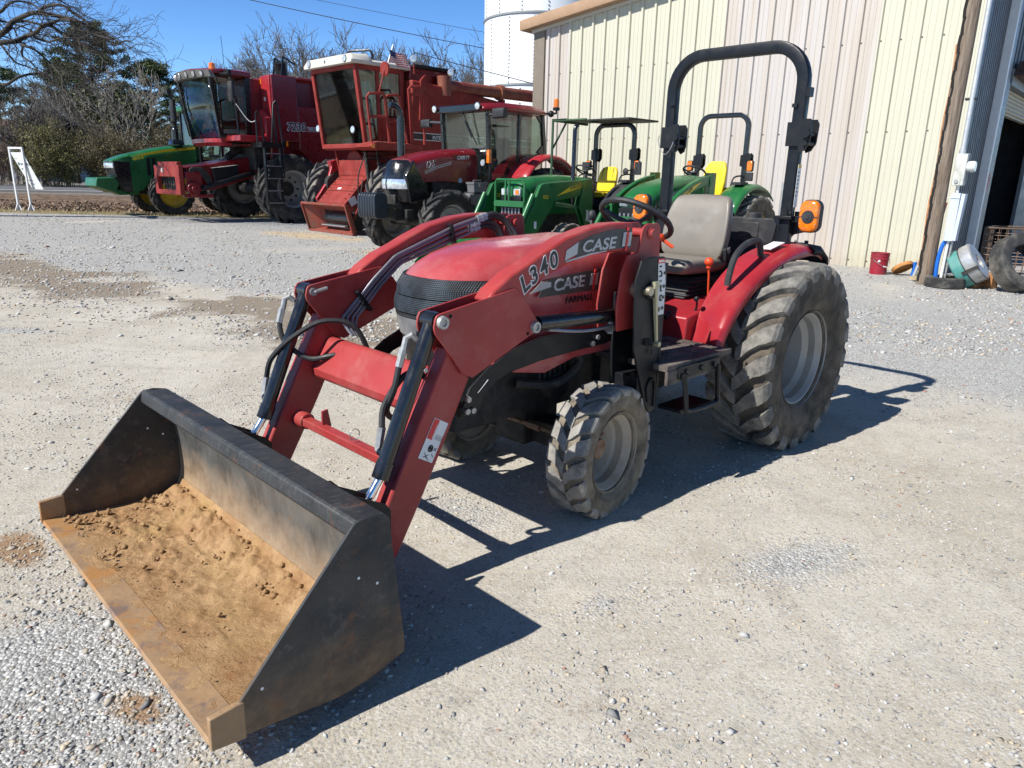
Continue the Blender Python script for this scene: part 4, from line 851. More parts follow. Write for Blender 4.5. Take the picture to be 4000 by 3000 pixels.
        mb=MB(); mb.bar((1.655,y0+.008,1.262),(1.625,y0+.008,1.15),.012,.03,(0,1,0)); mb.cyl((1.645,y0,1.2),(1.645,y0+.024,1.2),.012,6); obj('line_clamp',mb,BLACK,arm); mb=MB(); mb.bar((2.20,y0+.01,.985),(2.13,y0+.01,.895),.014,.03,(0,1,0)); mb.cyl((2.165,y0,.93),(2.165,y0+.025,.93),.013,6); obj('line_clamp',mb,BLACK,arm)
    else:
        mb=MB(); mb.tube(crv([(2.36,c-.058,.80),(2.40,c-.06,.74),(2.44,c-.058,.68)],4)+[Vector((2.60,c-.058,.40)),Vector((2.67,c-.058,.26)),Vector((2.69,c-.05,.2))],.008,8); obj('hydraulic_line',mb,STEEL,arm)
        mb=MB(); mb.tube([(2.46,c+.035,.835),(2.465,c-.03,.832),(2.43,c-.06,.83)],.008,6); obj('line_clamp',mb,STEEL,arm)
        # arm decals
        mb=MB(); mb.prism([(1.70,1.182),(1.69,1.243),(1.6,1.268),(1.47,1.286),(1.325,1.288),(1.325,1.205),(1.45,1.203),(1.60,1.197)],c+.0425,c+.0435); obj('decal_band',fixn(mb),DECALGREY,arm,smooth=0)
        mb=MB(); mb.prism([(1.765,1.172),(1.758,1.212),(1.685,1.244),(1.69,1.196)],c+.0436,c+.0445); mb.prism([(1.76,1.165),(1.755,1.172),(1.60,1.195),(1.5,1.2),(1.5,1.196),(1.6,1.188)],c+.0437,c+.0447); obj('decal_band',fixn(mb),DECALSILVER,arm,smooth=0)
        ca=c+.0447
        text('lettering','CASE',DECALSILVER,arm,(1.665,ca,1.200),(-1,0,.04),(0,0,1),.067,1.42,.15,.02)
        ih(arm,(1.398,ca,1.212),.06)
        for ch,x,z,a in (('L',1.995,1.060,.60),('3',1.950,1.088,.53),('4',1.898,1.118,.43),('0',1.845,1.142,.34)):
            d=Vector((-math.cos(a),0,math.sin(a))); u=Vector((math.sin(a)*.6,0,math.cos(a)))
            text('lettering',ch,PAPER,arm,(x,c+.0425,z),d,u,.092,1.02,0,.07,ext=.0012); text('lettering',ch,DECALBLACK,arm,(x,c+.0440,z),d,u,.092,1.02,0,.02,ext=.0012)
        # lower arm danger label
        u=Vector((2.568-2.383,0,.222-.543)).normalized(); 
        lo=Vector((2.392,c+.0372,.636)); v=Vector((u.z,0,-u.x)) 
        def quad(name,a0,a1,b0,b1,m,par,dy): 
            P=[lo+u*a0+v*b0,lo+u*a1+v*b0,lo+u*a1+v*b1,lo+u*a0+v*b1]; mb=MB(); mb.prism([(p.x,p.z) for p in P],lo.y+dy,lo.y+dy+.0008); return obj(name,fixn(mb),m,par,smooth=0)
        lb=quad('warning_label',.0,.155,-.04,.032,PAPER,arm,0)
        quad('label_header',.002,.075,-.038,-.014,DECALRED,lb,.0009) if v.x>0 else quad('label_header',.002,.078,-.038,-.012,DECALRED,lb,.0009)
        text('label_print','DANGER',WHITE,lb,lo+u*.074+v*(-.019 if v.x>0 else -.0165)+Vector((0,.0019,0)),-u,-v if v.x>0 else v,.0165,.8,0,.02,ext=.0006)
        for k in range(4): text('label_print','lll llll ll lll',DECALBLACK,lb,lo+u*.072+v*(-.003+.010*k if v.x>0 else -.002+.0095*k)+Vector((0,.001,0)),-u,-v if v.x>0 else v,.009,.62,ext=.0006)
        mb=MB()
        for q,rr_ in ((lo+u*.108+v*-.002,.011),(lo+u*.108+v*-.002,.003)): mb.tube([q+u*(rr_*math.cos(2*PI*k/14))+v*(rr_*.8*math.sin(2*PI*k/14))+Vector((0,.0015,0)) for k in range(14)],.003,5,closed=True)
        [mb.bar(lo+u*a0+v*b0+Vector((0,.0014,0)),lo+u*a1+v*b1+Vector((0,.0014,0)),.001,.0035,(0,1,0)) for a0,b0,a1,b1 in ((.128,-.022,.146,-.005),(.146,-.02,.132,.0),(.138,-.012,.15,.008),(.10,.014,.112,.026),(.112,.014,.10,.026),(.125,.012,.135,.024))]
        obj('label_print',mb,DECALBLACK,lb,smooth=0)
    # subframe
    sf=[(2.205,.607),(2.195,.585),(2.13,.568),(2.10,.61),(2.086,.646),(2.02,.69),(1.947,.715),(1.757,.737),(1.51,.746),(1.309,.75),(1.25,.76),(1.25,.82),(1.417,.822),(1.60,.84),(1.75,.84),(1.91,.815),(2.065,.752),(2.16,.689)]
    mb=MB(); mb.prism(sf,sd*.348,sd*.362); mb.box2((2.11,sd*.30,.57),(2.20,sd*.348,.62)); sfo=obj('loader_subframe',fixn(mb),BLACK,T,bev=.004)
    for x,z in ((2.175,.648),(2.18,.60),(2.15,.598),(1.42,.765),(1.385,.79)): mb=MB(); mb.cyl((x,sd*.36,z),(x,sd*.374,z),.0125,6); obj('bolt',mb,STEEL,sfo)
    mb=MB(); mb.bar((2.125,sd*.363,.665),(2.07,sd*.363,.71),.001,.010,(0,1,0)); obj('slot',mb,PAPER,sfo)
# cross tube + pin bar
mb=MB(); tp=[(2.30,.79),(2.335,.795),(2.42,.665),(2.415,.62),(2.37,.615),(2.27,.75)]
mb.prism([(x,z) for x,z in tp],-.40,.40); obj('cross_tube',fixn(mb),ARMRED,T,bev=.022)
mb=MB(); mb.bar((2.49,-.40,.445),(2.53,.40,.47),.045,.035); mb.prism([(2.455,.455),(2.50,.455),(2.50,.53),(2.47,.535)],-.20,-.19); mb.tube([(2.49,-.405,.445),(2.49,-.33,.447)],.036,14); mb.tube([(2.53,.33,.468),(2.53,.40,.47)],.036,14); obj('pin_bar',fixn(mb),ARMRED,T,bev=.004)
mb=MB(); mb.tube([(2.52+.022*math.cos(2*PI*k/16),.09,.51+.022*math.sin(2*PI*k/16)) for k in range(16)],.0022,5,closed=True); obj('ring_pin',mb,STEEL,T)
# ---------------------------------------------------------------- bucket
BM,nt,b=_nt('worn_bucket_steel'); co=objco(nt); sx=nt.nodes.new('ShaderNodeSeparateXYZ'); nt.links.new(co,sx.inputs[0])
c=mixc(nt,ramp(nt,noise(nt,7,6),.35,.65),(.018,.02,.022),(.034,.036,.038))
mp=objco(nt,(3,14,3)); sc_=noise(nt,5,8,.7,mp)
c=mixc(nt,ramp(nt,sc_,.54,.66,0,.7),c,(.085,.083,.078))
c=mixc(nt,ramp(nt,noise(nt,9,10,.8,objco(nt,(14,3,14))),.56,.66,0,.6),c,(.12,.11,.095))
hz=math_(nt,'ADD',sx.outputs[2],math_(nt,'MULTIPLY',noise(nt,5,6,.65),.30))
c=mixc(nt,ramp(nt,hz,.44,.20,0,.8),c,mixc(nt,ramp(nt,noise(nt,16,8,.75),.4,.6),(.11,.065,.035),(.22,.135,.07)))
c=mixc(nt,ramp(nt,noise(nt,9,9,.76),.57,.66,0,.7),c,(.15,.062,.028))
nt.links.new(c,b.inputs['Base Color']); nt.links.new(ramp(nt,noise(nt,10),.3,.7,.42,.75),b.inputs['Roughness']); bump(nt,b,noise(nt,60,5),.15,.004)
BI,nt,b=_nt('soil_stained_bucket_steel'); co=objco(nt); sx=nt.nodes.new('ShaderNodeSeparateXYZ'); nt.links.new(co,sx.inputs[0])
c=mixc(nt,ramp(nt,noise(nt,7,6),.35,.65),(.05,.053,.053),(.11,.11,.103))
c=mixc(nt,ramp(nt,noise(nt,6,8,.7,objco(nt,(3,16,3))),.52,.7,0,.7),c,(.17,.15,.12))
hz=math_(nt,'ADD',sx.outputs[2],math_(nt,'MULTIPLY',noise(nt,4,8,.7),.26))
c=mixc(nt,ramp(nt,hz,.47,.20,0,.9),c,mixc(nt,ramp(nt,noise(nt,14,7,.7),.35,.65),(.33,.20,.095),(.46,.31,.17)))
c=mixc(nt,ramp(nt,noise(nt,13,8,.72),.62,.70,0,.75),c,(.22,.085,.03))
nt.links.new(c,b.inputs['Base Color']); nt.links.new(ramp(nt,hz,.5,.25,.42,.8),b.inputs['Roughness']); bump(nt,b,noise(nt,50,6),.25,.005)
BE,nt,b=_nt('scuffed_cutting_edge')
c=mixc(nt,ramp(nt,noise(nt,9,8,.7),.35,.65),(.36,.225,.115),(.27,.175,.10)); c=mixc(nt,ramp(nt,noise(nt,5,8,.7),.5,.62),c,(.36,.175,.055)); c=mixc(nt,ramp(nt,noise(nt,7,8,.72),.53,.64,0,.8),c,(.15,.11,.105)); c=mixc(nt,ramp(nt,noise(nt,21,8,.75),.56,.66,0,.6),c,(.19,.10,.05))
nt.links.new(c,b.inputs['Base Color']); b.inputs['Roughness'].default_value=.65; bump(nt,b,noise(nt,45,6),.35,.006)
W=.836
inn=crv([(3.37,0,.098),(3.2,0,.085),(3.03,0,.078),(2.95,0,.084),(2.895,0,.115),(2.872,0,.19),(2.872,0,.32),(2.882,0,.45),(2.888,0,.55)],5)
out=[(p.x-.012,p.z-.012) if p.x<2.96 else (p.x,p.z-.014) for p in inn]
mb=MB(); mb.prism([(p.x,p.z) for p in inn]+out[::-1],-W+.008,W-.008); bucket=obj('bucket',fixn(mb),BI,T,smooth=40)
mb=MB(); mb.prism([(2.884,.552),(2.89,.562),(2.985,.573),(2.996,.567),(3.004,.525),(2.995,.515),(2.90,.48)],-W+.006,W-.006); obj('top_rail',fixn(mb),BM,bucket,bev=.004)
sp=[(3.352,.088),(3.35,.19),(3.0,.564),(2.988,.572),(2.945,.574),(2.892,.562),(2.882,.55),(2.862,.357),(2.838,.127),(2.84,.088),(2.962,.056),(3.07,.048),(3.235,.072)]
for sd in (1,-1):
    mb=MB(); mb.prism(sp,sd*(W-.010),sd*W); obj('side_plate',fixn(mb),BM,bucket,bev=.0025)
    mb=MB(); mb.prism([(3.432,.093),(3.430,.186),(3.36,.190),(3.34,.189),(3.342,.080)],sd*(W-.014),sd*(W+.004)); obj('side_cutter',fixn(mb),BE,bucket,bev=.003)
    mb=MB()
    for x,z in ((3.29,.20),(2.99,.40),(2.93,.36)): mb.cyl((x,sd*(W-.0105),z),(x,sd*(W+.0006),z),.0045,10)
    obj('bolt_hole',mb,PAPER,bucket)
    c=sd*.435
    for y in (c-.062,c+.05):
        mb=MB(); mb.prism([(2.865,.50),(2.80,.49),(2.77,.46),(2.66,.40),(2.64,.37),(2.645,.18),(2.68,.10),(2.85,.07)],y,y+.012); obj('hinge_bracket',fixn(mb),BLACK,bucket,bev=.003)
    for x,z in ((2.725,.35),(2.70,.165)): mb=MB(); mb.cyl((x,c-.08,z),(x,c+.08,z),.018,14); mb.lathe([(.012,c+.083),(.03,c+.083),(.034,c+.062)],'y',(x,0,z),18); obj('pivot_pin',fixn(mb),BLACK,bucket)
mb=MB(); mb.prism([(3.43,.094),(3.425,.106),(3.36,.1005),(3.33,.099),(3.33,.080),(3.40,.086)],-W+.014,W-.014); obj('cutting_edge',fixn(mb),BE,bucket,bev=.002)
# ================================================================ machines parked behind
def pane(name,pts,m,parent,th=.012):
    "glass panel from an outline of 3D points, given a real thickness"
    P=[Vector(p) for p in pts]; n=(P[1]-P[0]).cross(P[2]-P[0]).normalized()*th/2; k=len(P)
    mb=MB(); mb.add([p+n for p in P]+[p-n for p in P],[tuple(range(k)),tuple(range(2*k-1,k-1,-1))]+[(i+k,(i+1)%k+k,(i+1)%k,i) for i in range(k)])
    return obj(name,fixn(mb),m,parent,smooth=0)
def lamp(parent,c,r,d=(1,0,0),name='work_lamp',m=None,dep=.07):
    c=Vector(c);d=Vector(d).normalized(); mb=MB(); mb.tube([c-d*dep,c-d*dep*.4,c],[r*.5,r*.95,r],16); mb.mi(1).tube([c,c+d*.012,c+d*.016],[r*.88,r*.8,r*.3],16)
    return obj(name,mb,[m or BLACK,LENS],parent)
def seat_simple(parent,x,z,m,w=.46,h=.5,back=-.1,y=0):
    mb=MB(); mb.box((x+.2,y,z),(.46,w,.1)); mb.loft([[(x+back*u*.6+b_,y+a,z+.05+h*u) for a,b_ in rrect(w*k,.1,.04,3)] for u,k in ((0,.9),(.3,1),(.7,.95),(.93,.8),(1,.55))]); return obj('seat',fixn(mb),m,parent,bev=.02)
def rails(parent,paths,r,m,name='handrail'):
    for p in paths:
        mb=MB(); mb.tube(p,r,8); obj(name,mb,m,parent)
def loop(a,b,rad=.08,ax=None):
    "inverted U through two feet a,b at the height of the top"
    return None
def headlamp_band(parent,x0,w,z0,z1,kk=.24,name='headlight'):
    for sg in (-1,1):
        mb=MB(); ss=[]
        for k in range(9):
            y=sg*w*(.06+.92*k/8); x=x0-kk*abs(y/w)**2.4; ss.append([(x+.012,y,z0),(x+.03,y,(z0+z1)/2),(x+.012,y,z1),(x-.06,y,z1),(x-.06,y,z0)])
        mb.loft(ss); h=obj(name,fixn(mb),LENS,parent,smooth=40)
# ---------------------------------------------------------------- green row-crop tractor far left
A=thing('field_tractor','large green tractor with yellow wheel rims and a front weight block, beyond the nearer combine','tractor',(-13.26,27.0,0),225)
mb=MB(); sec=[]
for x,w,zt,zb in ((1.42,.40,1.80,1.76),(1.34,.46,1.86,1.76),(1.07,.48,1.98,1.78),(.83,.49,2.06,1.80),(.82,.49,2.065,.80),(.50,.50,2.14,.82),(.30,.50,2.19,1.05),(.1,.5,2.24,1.30),(-.14,.5,2.30,1.1),(-.8,.5,2.41,1.1),(-1.5,.5,2.48,1.1)): sec.append(hoodsec(x,w,zt,zb,4,18))
mb.loft(sec); ah=obj('hood',mb,GREEN,A,smooth=45)
mb=MB(); mb.loft([[(x-.10*abs(k/6)**3,w*k/6,z) for k in range(-6,7)]+[(.80,w*k/6,z) for k in range(6,-7,-1)] for z,x,w in ((1.80,1.44,.475),(1.5,1.43,.48),(1.05,1.36,.47),(.80,1.16,.44),(.76,1.08,.42))]); g=obj('grille',fixn(mb),GLOSSBLACK,A,smooth=35)
mb=MB()
for k in range(-3,4): mb.tube([(1.47-.03*abs(k)*.5,.09*k,1.55),(1.27-.03*abs(k)*.5,.085*k,1.05),(1.13-.03*abs(k)*.4,.08*k,.82)],.008,6)
obj('grille_rib',mb,PLASTIC,g)
headlamp_band(g,1.46,.47,1.57,1.74,.11)
mb=MB(); mb.prism([(.82,1.955),(.3,2.10),(-.4,2.25),(-1.48,2.385),(-1.48,2.30),(-.4,2.17),(.3,2.03)],.503,.506); obj('stripe',fixn(mb),YELLOW,ah,smooth=0)
for y in (.506,): 
    text('lettering','JOHN DEERE',DECALBLACK,ah,(-.75,y+.001,2.235),(-1,0,.13),(0,0,1),.075,1.0,0,.01)
    text('lettering','8295 R',YELLOW,ah,(.72,y,1.84),(-1,0,.2),(0,0,1),.13,1.0,.1,.02)
mb=MB(); 
for x in (.28,.10): mb.prism([(x,1.92),(x-.13,1.96),(x-.13,1.40),(x,1.30)],.503,.507)
obj('side_vent',fixn(mb),BLACK,ah,smooth=0)
mb=MB(); mb.box((0,0,.95),(2.4,.42,.5)); mb.cyl((-.3,-1.1,.75),(-.3,1.1,.75),.13,14); mb.box((-2.2,0,.95),(2.2,.7,.7)); obj('chassis',mb,DARK,A,bev=.02)
mb=MB(); mb.prism([(2.04,.95),(1.98,1.24),(1.40,1.26),(1.28,1.05),(1.42,.74),(1.95,.92)],-.64,.64); fw=obj('front_weight',fixn(mb),GREEN,A,bev=.03)
mb=MB(); mb.prism([(1.35,.74),(1.42,.82),(.55,.95),(.55,.68),(1.2,.66)],-.30,.30); obj('weight_bracket',fixn(mb),GREEN,A,bev=.02)
for sd in (1,-1):
    wheel(A,(-.3,sd*1.0,.745),.76,.46,.49,sd,TYREDARK,RIMYEL,17,.055,.075,.42,dish=.10,nb=10,hubr=.28,rz=0)
    wheel(A,(-3.0,sd*1.05,1.0),1.02,.55,.6,sd,TYREDARK,RIMYEL,20,.06,.085,.42,dish=.12)
mb=MB(); mb.tube(crv([(-.9,.30,2.48),(-.9,.30,2.95),(-.90,.30,3.12),(-.84,.30,3.26),(-.74,.30,3.38)],5),[.13]*6+[.09]*15,14); mb.loft([rect for rect in ([(-.9+a,.30+b_,z) for a,b_ in rrect(w,w,.06,3)] for z,w in ((2.44,.46),(2.55,.42),(2.62,.28)))]); obj('exhaust_stack',fixn(mb),GLOSSBLACK,A)
mb=MB(); mb.box((-2.3,0,3.72),(1.9,1.9,.22)); cr=obj('cab_roof',mb,GREEN,A,bev=.06)
mb=MB()
for x in (-1.55,-3.05):
    for y in (.8,-.8): mb.bar((x,y,1.5),(x-.02,y*1.02,3.65),.09,.09,(1,0,0))
mb.box((-2.3,0,1.7),(1.5,1.6,.5)); obj('cab_frame',mb,BLACK,A,bev=.01)
pane('cab_window',[(-1.55,-.76,1.95),(-1.55,.76,1.95),(-1.56,.78,3.6),(-1.56,-.78,3.6)],GLASS,A)
for y in (.82,-.82): pane('cab_window',[(-1.6,y,1.95),(-3.0,y,1.95),(-3.0,y,3.6),(-1.6,y,3.6)],GLASS,A)
seat_simple(A,-2.5,2.1,INTGREY)
# ---------------------------------------------------------------- big red combine
B=thing('combine_harvester','large newer red combine with curved glass cab, black ladder and grey wheel rim','combine',(-8.785,24.63,0),225)
mb=MB(); mb.box2((-5.8,-1.3,1.3),(-.12,1.3,4.38)); mb.box2((-.12,-1.0,2.3),(.46,1.0,4.3)); bd=obj('body',mb,DEEPRED,B,bev=.05)
so=[(-.10,4.40),(-.10,2.42),(-.45,2.32),(-.95,2.22),(-1.25,1.9),(-1.5,1.3),(-5.8,1.3),(-5.8,4.40)]
for sd in (1,-1):
    mb=MB(); 
    mb.prism([(-.10,4.42),(-.10,2.46),(-.12,2.42),(-.95,2.5),(-.95,4.42)],sd*1.3,sd*1.62)
    mb.prism([(-.95,3.58),(-.95,2.24),(-1.25,1.9),(-1.5,1.3),(-5.8,1.3),(-5.8,3.58)],sd*1.3,sd*1.615)
    mb.prism([(-.95,4.42),(-.95,4.34),(-5.8,4.34),(-5.8,4.42)],sd*1.3,sd*1.615); mb.prism([(-1.75,4.34),(-1.75,3.58),(-5.8,3.58),(-5.8,4.34)],sd*1.3,sd*1.61)
    obj('side_panel',fixn(mb),DEEPRED,bd,bev=.03)
for sd in (1,-1): mb=MB(); mb.box2((-.13,sd*.99,2.44),(-.05,sd*1.56,4.40)); obj('front_panel',mb,RED,bd,bev=.03)
mb=MB(); mb.loft([[(x,y,z) for y,z in ((.9,2.58),(1.58,2.58),(1.6,2.75),(1.58,3.15),(1.35,3.42),(.9,3.3))] for x in (-.06,.16)]); fp=obj('lower_front_panel',fixn(mb),RED,bd,bev=.04)
mb=MB()
for k in range(4): mb.box((.163,1.22,2.85+.06*k),(.008,.30-.02*k,.028))
obj('vent_slot',mb,BLACK,fp)
mb=MB(); mb.cyl((-.052,1.25,3.72),(-.038,1.25,3.72),.06,16); obj('round_decal',mb,PAPER,bd)
mb=MB(); mb.box((-.048,1.04,4.25),(.008,.07,.16)); obj('reflector',mb,AMBER,bd)
text('lettering','7230',PAPER,bd,(-.52,1.6235,2.82),(-1,0,.02),(0,0,1),.33,1,.12,.07,ext=.002); text('lettering','7230',DECALBLACK,bd,(-.525,1.627,2.825),(-1,0,.02),(0,0,1),.33,1,.12,.02,ext=.002)
mb=MB(); mb.prism([(-1.22,2.97),(-1.30,2.86),(-2.6,2.86),(-2.6,2.97)],1.615,1.62); mb.prism([(-1.2,2.84),(-1.2,2.82),(-2.6,2.82),(-2.6,2.84)],1.615,1.62); obj('decal_band',fixn(mb),DECALSILVER,bd,smooth=0)
text('lettering','AFS',DECALBLACK,bd,(-1.42,1.621,2.885),(-1,0,0),(0,0,1),.08)
# cab
RZ=[(1.62,4.22),(1.38,2.52)]
def arc_w(z,half,xs,bul,n=10): return [(xs+bul*(1-(k/n*2-1)**2),half*(k/n*2-1),z) for k in range(n+1)]
top=arc_w(4.22,1.16,1.58,.16); bot=arc_w(2.52,1.06,1.34,.14)
mb=MB(); n=len(top); vs=top+bot; mb.add(vs,[(i,i+1,n+i+1,n+i) for i in range(n-1)]); ws=obj('windshield',mb,GLASS,B); s=ws.modifiers.new('t','SOLIDIFY'); s.thickness=.012
for sd in (1,-1): pane('side_window',[(1.52,sd*1.19,4.2),(1.32,sd*1.10,2.62),(.56,sd*1.14,2.62),(.50,sd*1.19,4.2)],DKGLASS,B)
mb=MB()
for sd in (1,-1):
    mb.bar((1.60,sd*1.17,4.25),(1.36,sd*1.08,2.50),.09,.07,(0,1,0)); mb.bar((.47,sd*1.18,4.3),(.52,sd*1.14,2.5),.16,.10,(0,1,0)); mb.bar((1.36,sd*1.08,2.55),(.5,sd*1.14,2.55),.08,.10)
for i in range(n-1): mb.bar(Vector(top[i])+Vector((0,0,.02)),Vector(top[i+1])+Vector((0,0,.02)),.07,.10)
mb.tube(crv([(1.60,-1.22,4.2),(1.52,-1.24,3.4),(1.40,-1.18,2.6)],5),.02,6); mb.tube(crv([(1.72,-1.0,4.2),(1.62,-1.1,3.5),(1.46,-1.08,2.6)],5),.015,6)
mb.box2((.46,-1.1,2.36),(1.2,1.1,2.5)); obj('cab_frame',mb,GLOSSBLACK,B,bev=.01)
mb=MB(); sec=[]
for u in range(9):
    y=-1.32+2.64*u/8; b_=1-(u/4-1)**2; sec.append([(1.62+.28*b_,y,4.30+.02*b_),(1.55+.28*b_,y,4.40+.06*b_),(1.2,y,4.44+.12*b_),(.38,y,4.42+.16*b_),(.38,y,4.28)])
mb.loft(sec); rf=obj('cab_roof',fixn(mb),DEEPRED,B,bev=.03,smooth=40)
mb=MB(); sec=[]
for u in range(9):
    y=-1.30+2.6*u/8; b_=1-(u/4-1)**2; sec.append([(1.60+.28*b_,y,4.385+.03*b_),(1.68+.28*b_,y,4.37+.03*b_),(1.62+.26*b_,y,4.20),(1.45+.22*b_,y,4.18)])
mb.loft(sec); vz=obj('light_visor',fixn(mb),mat('grey_visor',(.16,.16,.155),.45,var=.15),rf,smooth=40)
for y in (-1.1,-.75,-.25,.25,.65,1.0):
    b_=1-(y/1.3)**2; lamp(vz,(1.665+.27*b_,y,4.29),.085,(1,y*.15,-.35))
mb=MB(); mb.lathe([(.0,.17),(.06,.165),(.085,.14),(.09,.03),(.11,.02),(.11,-.06),(0,-.06)],'z',(1.45,1.05,4.44),18); obj('beacon',mb,AMBER,rf)
mb=MB(); mb.bar((1.4,1.1,4.3),(1.25,1.62,4.28),.07,.06); mb.box((1.22,1.55,4.32),(.1,.3,.16)); mb.tube([(1.2,1.62,4.2),(1.2,1.66,4.1)],.025,6); obj('mirror_arm',mb,BLACK,B,bev=.01)
mb=MB(); mb.loft([[(1.2+a,1.66+b_,z) for a,b_ in rrect(.14*k,.28*k,.05,3)] for z,k in ((3.52,.8),(3.56,1),(4.02,1),(4.08,.85))]); obj('mirror',fixn(mb),PLASTIC,B)
mb=MB(); mb.tube(crv([(1.62,-1.2,4.1),(1.7,-1.5,3.95),(1.68,-1.62,3.8)],4),.025,6); mb.loft([[(1.68+a,-1.66+b_,z) for a,b_ in rrect(.14,.26,.05,3)] for z in (3.05,3.72)]); mb.box((1.75,-1.75,3.95),(.12,.2,.14)); obj('mirror',fixn(mb),PLASTIC,B)
mb=MB(); mb.loft([[(1.36+.16*(1-(y/1.1)**2)+dx,y,z) for dx,z in ((.02,2.50),(.02,2.38),(-.1,2.28),(-.3,2.30),(-.3,2.50))] for y in (-1.1,-.8,-.4,0,.4,.8,1.1)]); obj('cab_skirt',fixn(mb),RED,B,smooth=40)
seat_simple(B,.55,2.9,INTGREY,.6,.9); seatwheel(B,(1.02,0,3.42),.2,-R(35),INTER,.02)
mb=MB(); mb.tube([(1.25,0,2.55),(1.12,0,3.0),(1.04,0,3.38)],[.12,.10,.05],10); obj('steering_column',mb,INTGREY,B)
mb=MB(); mb.box((.8,.35,3.0),(.5,.16,.12)); mb.box((1.1,.5,3.5),(.05,.25,.2)); mb.box((.8,0,2.62),(.9,1.8,.06)); obj('console',mb,INTER,B,bev=.02)
mb=MB(); mb.box2((.2,.82,2.42),(1.22,2.06,2.58)); pl=obj('platform',mb,RED,B,bev=.01)
mb=MB(); mb.box((1.224,1.12,2.5),(.006,.07,.09)); obj('reflector',mb,AMBER,pl)
rails(B,[[(1.2,.85,2.58),(1.2,.83,3.5),(1.2,.9,3.6),(1.2,1.75,3.62),(1.2,1.85,3.55),(1.2,1.95,2.58)],[(1.2,.84,3.0),(1.2,1.92,3.02)],[(1.2,.95,2.62),(1.2,1.93,2.64)]],.028,BLACK)
rails(B,[[(.86,2.40,2.3),(.86,2.4,3.2),(.82,2.4,3.26),(.72,2.4,3.1),(.62,2.4,2.2),(.62,2.4,.7)],[(.42,2.4,2.3),(.28,2.4,3.5),(.22,2.4,3.58),(.16,2.4,3.5),(.06,2.4,2.4),(.06,2.4,1.4)],[(.2,2.4,3.55),(.1,2.0,3.5),(.05,2.0,2.4)]],.026,BLACK)
mb=MB(); mb.tube(crv([(1.2,1.9,3.45),(.98,2.2,2.98),(.84,2.4,3.0)],8),.014,5); obj('chain',mb,STEEL,B)
mb=MB()
for x in (.66,.16): mb.box2((x-.02,2.34,.56),(x+.02,2.46,2.38))
for k in range(5): mb.box((.41,2.40,.62+.36*k),(.48,.14,.035))
mb.box2((.1,1.8,2.25),(.75,2.46,2.40)); la=obj('ladder',mb,BLACK,B,bev=.006)
for k in range(5): mb=MB(); mb.box((.41,2.475,.635+.36*k),(.46,.02,.03)); obj('step_edge',mb,PIPE,la)
mb=MB(); mb.box((.0,2.42,2.38),(.10,.06,.18)); mb.mi(1).box((-.06,2.44,2.38),(.05,.07,.16)); obj('marker_light',mb,[BLACK,AMBER],B)
for sd in (1,-1):
    wheel(B,(-.38,sd*1.82,1.04),1.06,.80,.56,sd,TYREDARK,RIM,18,.075,.10,.42,dish=.48,nb=10,hubr=.36,mh=DARK)
    wheel(B,(-4.3,sd*1.5,.75),.77,.5,.38,sd,TYREDARK,RIM,18,.05,.08,.4,dish=.12)
mb=MB(); mb.cyl((-.38,-1.6,1.0),(-.38,1.6,1.0),.22,14); mb.box((-2.4,0,1.2),(4.2,1.6,.7)); mb.box((.0,.3,1.95),(.8,1.8,.7)); mb.tube(crv([(.9,.3,1.95),(.5,.3,2.2),(.2,.3,2.1)],4),.12,10); obj('chassis',mb,DARK,B,bev=.02)
# feeder house
mb=MB(); mb.loft([[(x,y,z) for y,z in ((-w,zb),(w,zb),(w,zt),(-w,zt))] for x,w,zb,zt in ((2.42,.86,.90,1.64),(1.6,.80,.98,1.74),(.35,.76,1.35,2.0))]); fh=obj('feeder_house',fixn(mb),DEEPRED,B,bev=.02)
mb=MB(); oo=[(-.99,.82),(.99,.82),(.99,1.68),(-.99,1.68)]; ii=[(-.78,.96),(.66,.96),(.66,1.34),(-.78,1.34)]
mb.frame(oo,ii,2.56,2.70,'x'); mb.box2((2.56,-.62,1.66),(2.70,.9,1.78)); ff_=obj('header_face',fixn(mb),OLDRED,fh,bev=.015)
mb=MB(); mb.box2((2.43,-.78,.96),(2.47,.66,1.34)); mb.cyl((2.56,-.78,1.12),(2.56,.66,1.12),.012,8)
for k in range(6): mb.tube([(2.56,-.6+.2*k+.03*math.sin(t*.9),1.03+.05*t) for t in range(6)],.018,6)
obj('feeder_chain',mb,DARK,fh)
mb=MB(); mb.cyl((2.70,-.25,1.53),(2.73,-.25,1.53),.07,14); obj('hub_cap',mb,OFFWHITE,ff_)
mb=MB(); mb.cyl((2.3,.86,1.0),(2.3,1.06,1.0),.2,18); mb.cyl((2.3,1.06,1.0),(2.3,1.1,1.0),.09,14); mb.box((2.15,.93,.80),(.9,.12,.10)); mb.box((2.25,.92,1.25),(.5,.1,.5)); obj('drive_gearbox',mb,DEEPRED,fh,bev=.02)
mb=MB(); mb.tube([(2.05,1.0,1.02),(.4,1.05,1.52)],.075,14); mb.tube([(2.2,1.0,.95),(2.0,1.0,1.04)],.04,10); obj('lift_cylinder',mb,BLACK,fh)
mb=MB(); mb.prism([(1.65,1.62),(.85,1.72),(.85,1.28),(1.6,1.22)],.82,.95); mb.mi(1).prism([(1.66,1.63),(.84,1.74),(.84,1.73),(1.66,1.62)],.8,.96); obj('side_shield',fixn(mb),[BLACK,OFFWHITE],fh,bev=.006)
mb=MB()
for k in range(5): mb.tube(crv([(2.38-.03*k,.92,1.32),(2.34-.04*k,.97,1.58),(2.2-.05*k,1.0,1.60),(2.0-.05*k,.99,1.4),(1.8-.03*k,.98,1.05)],5),.02,6)
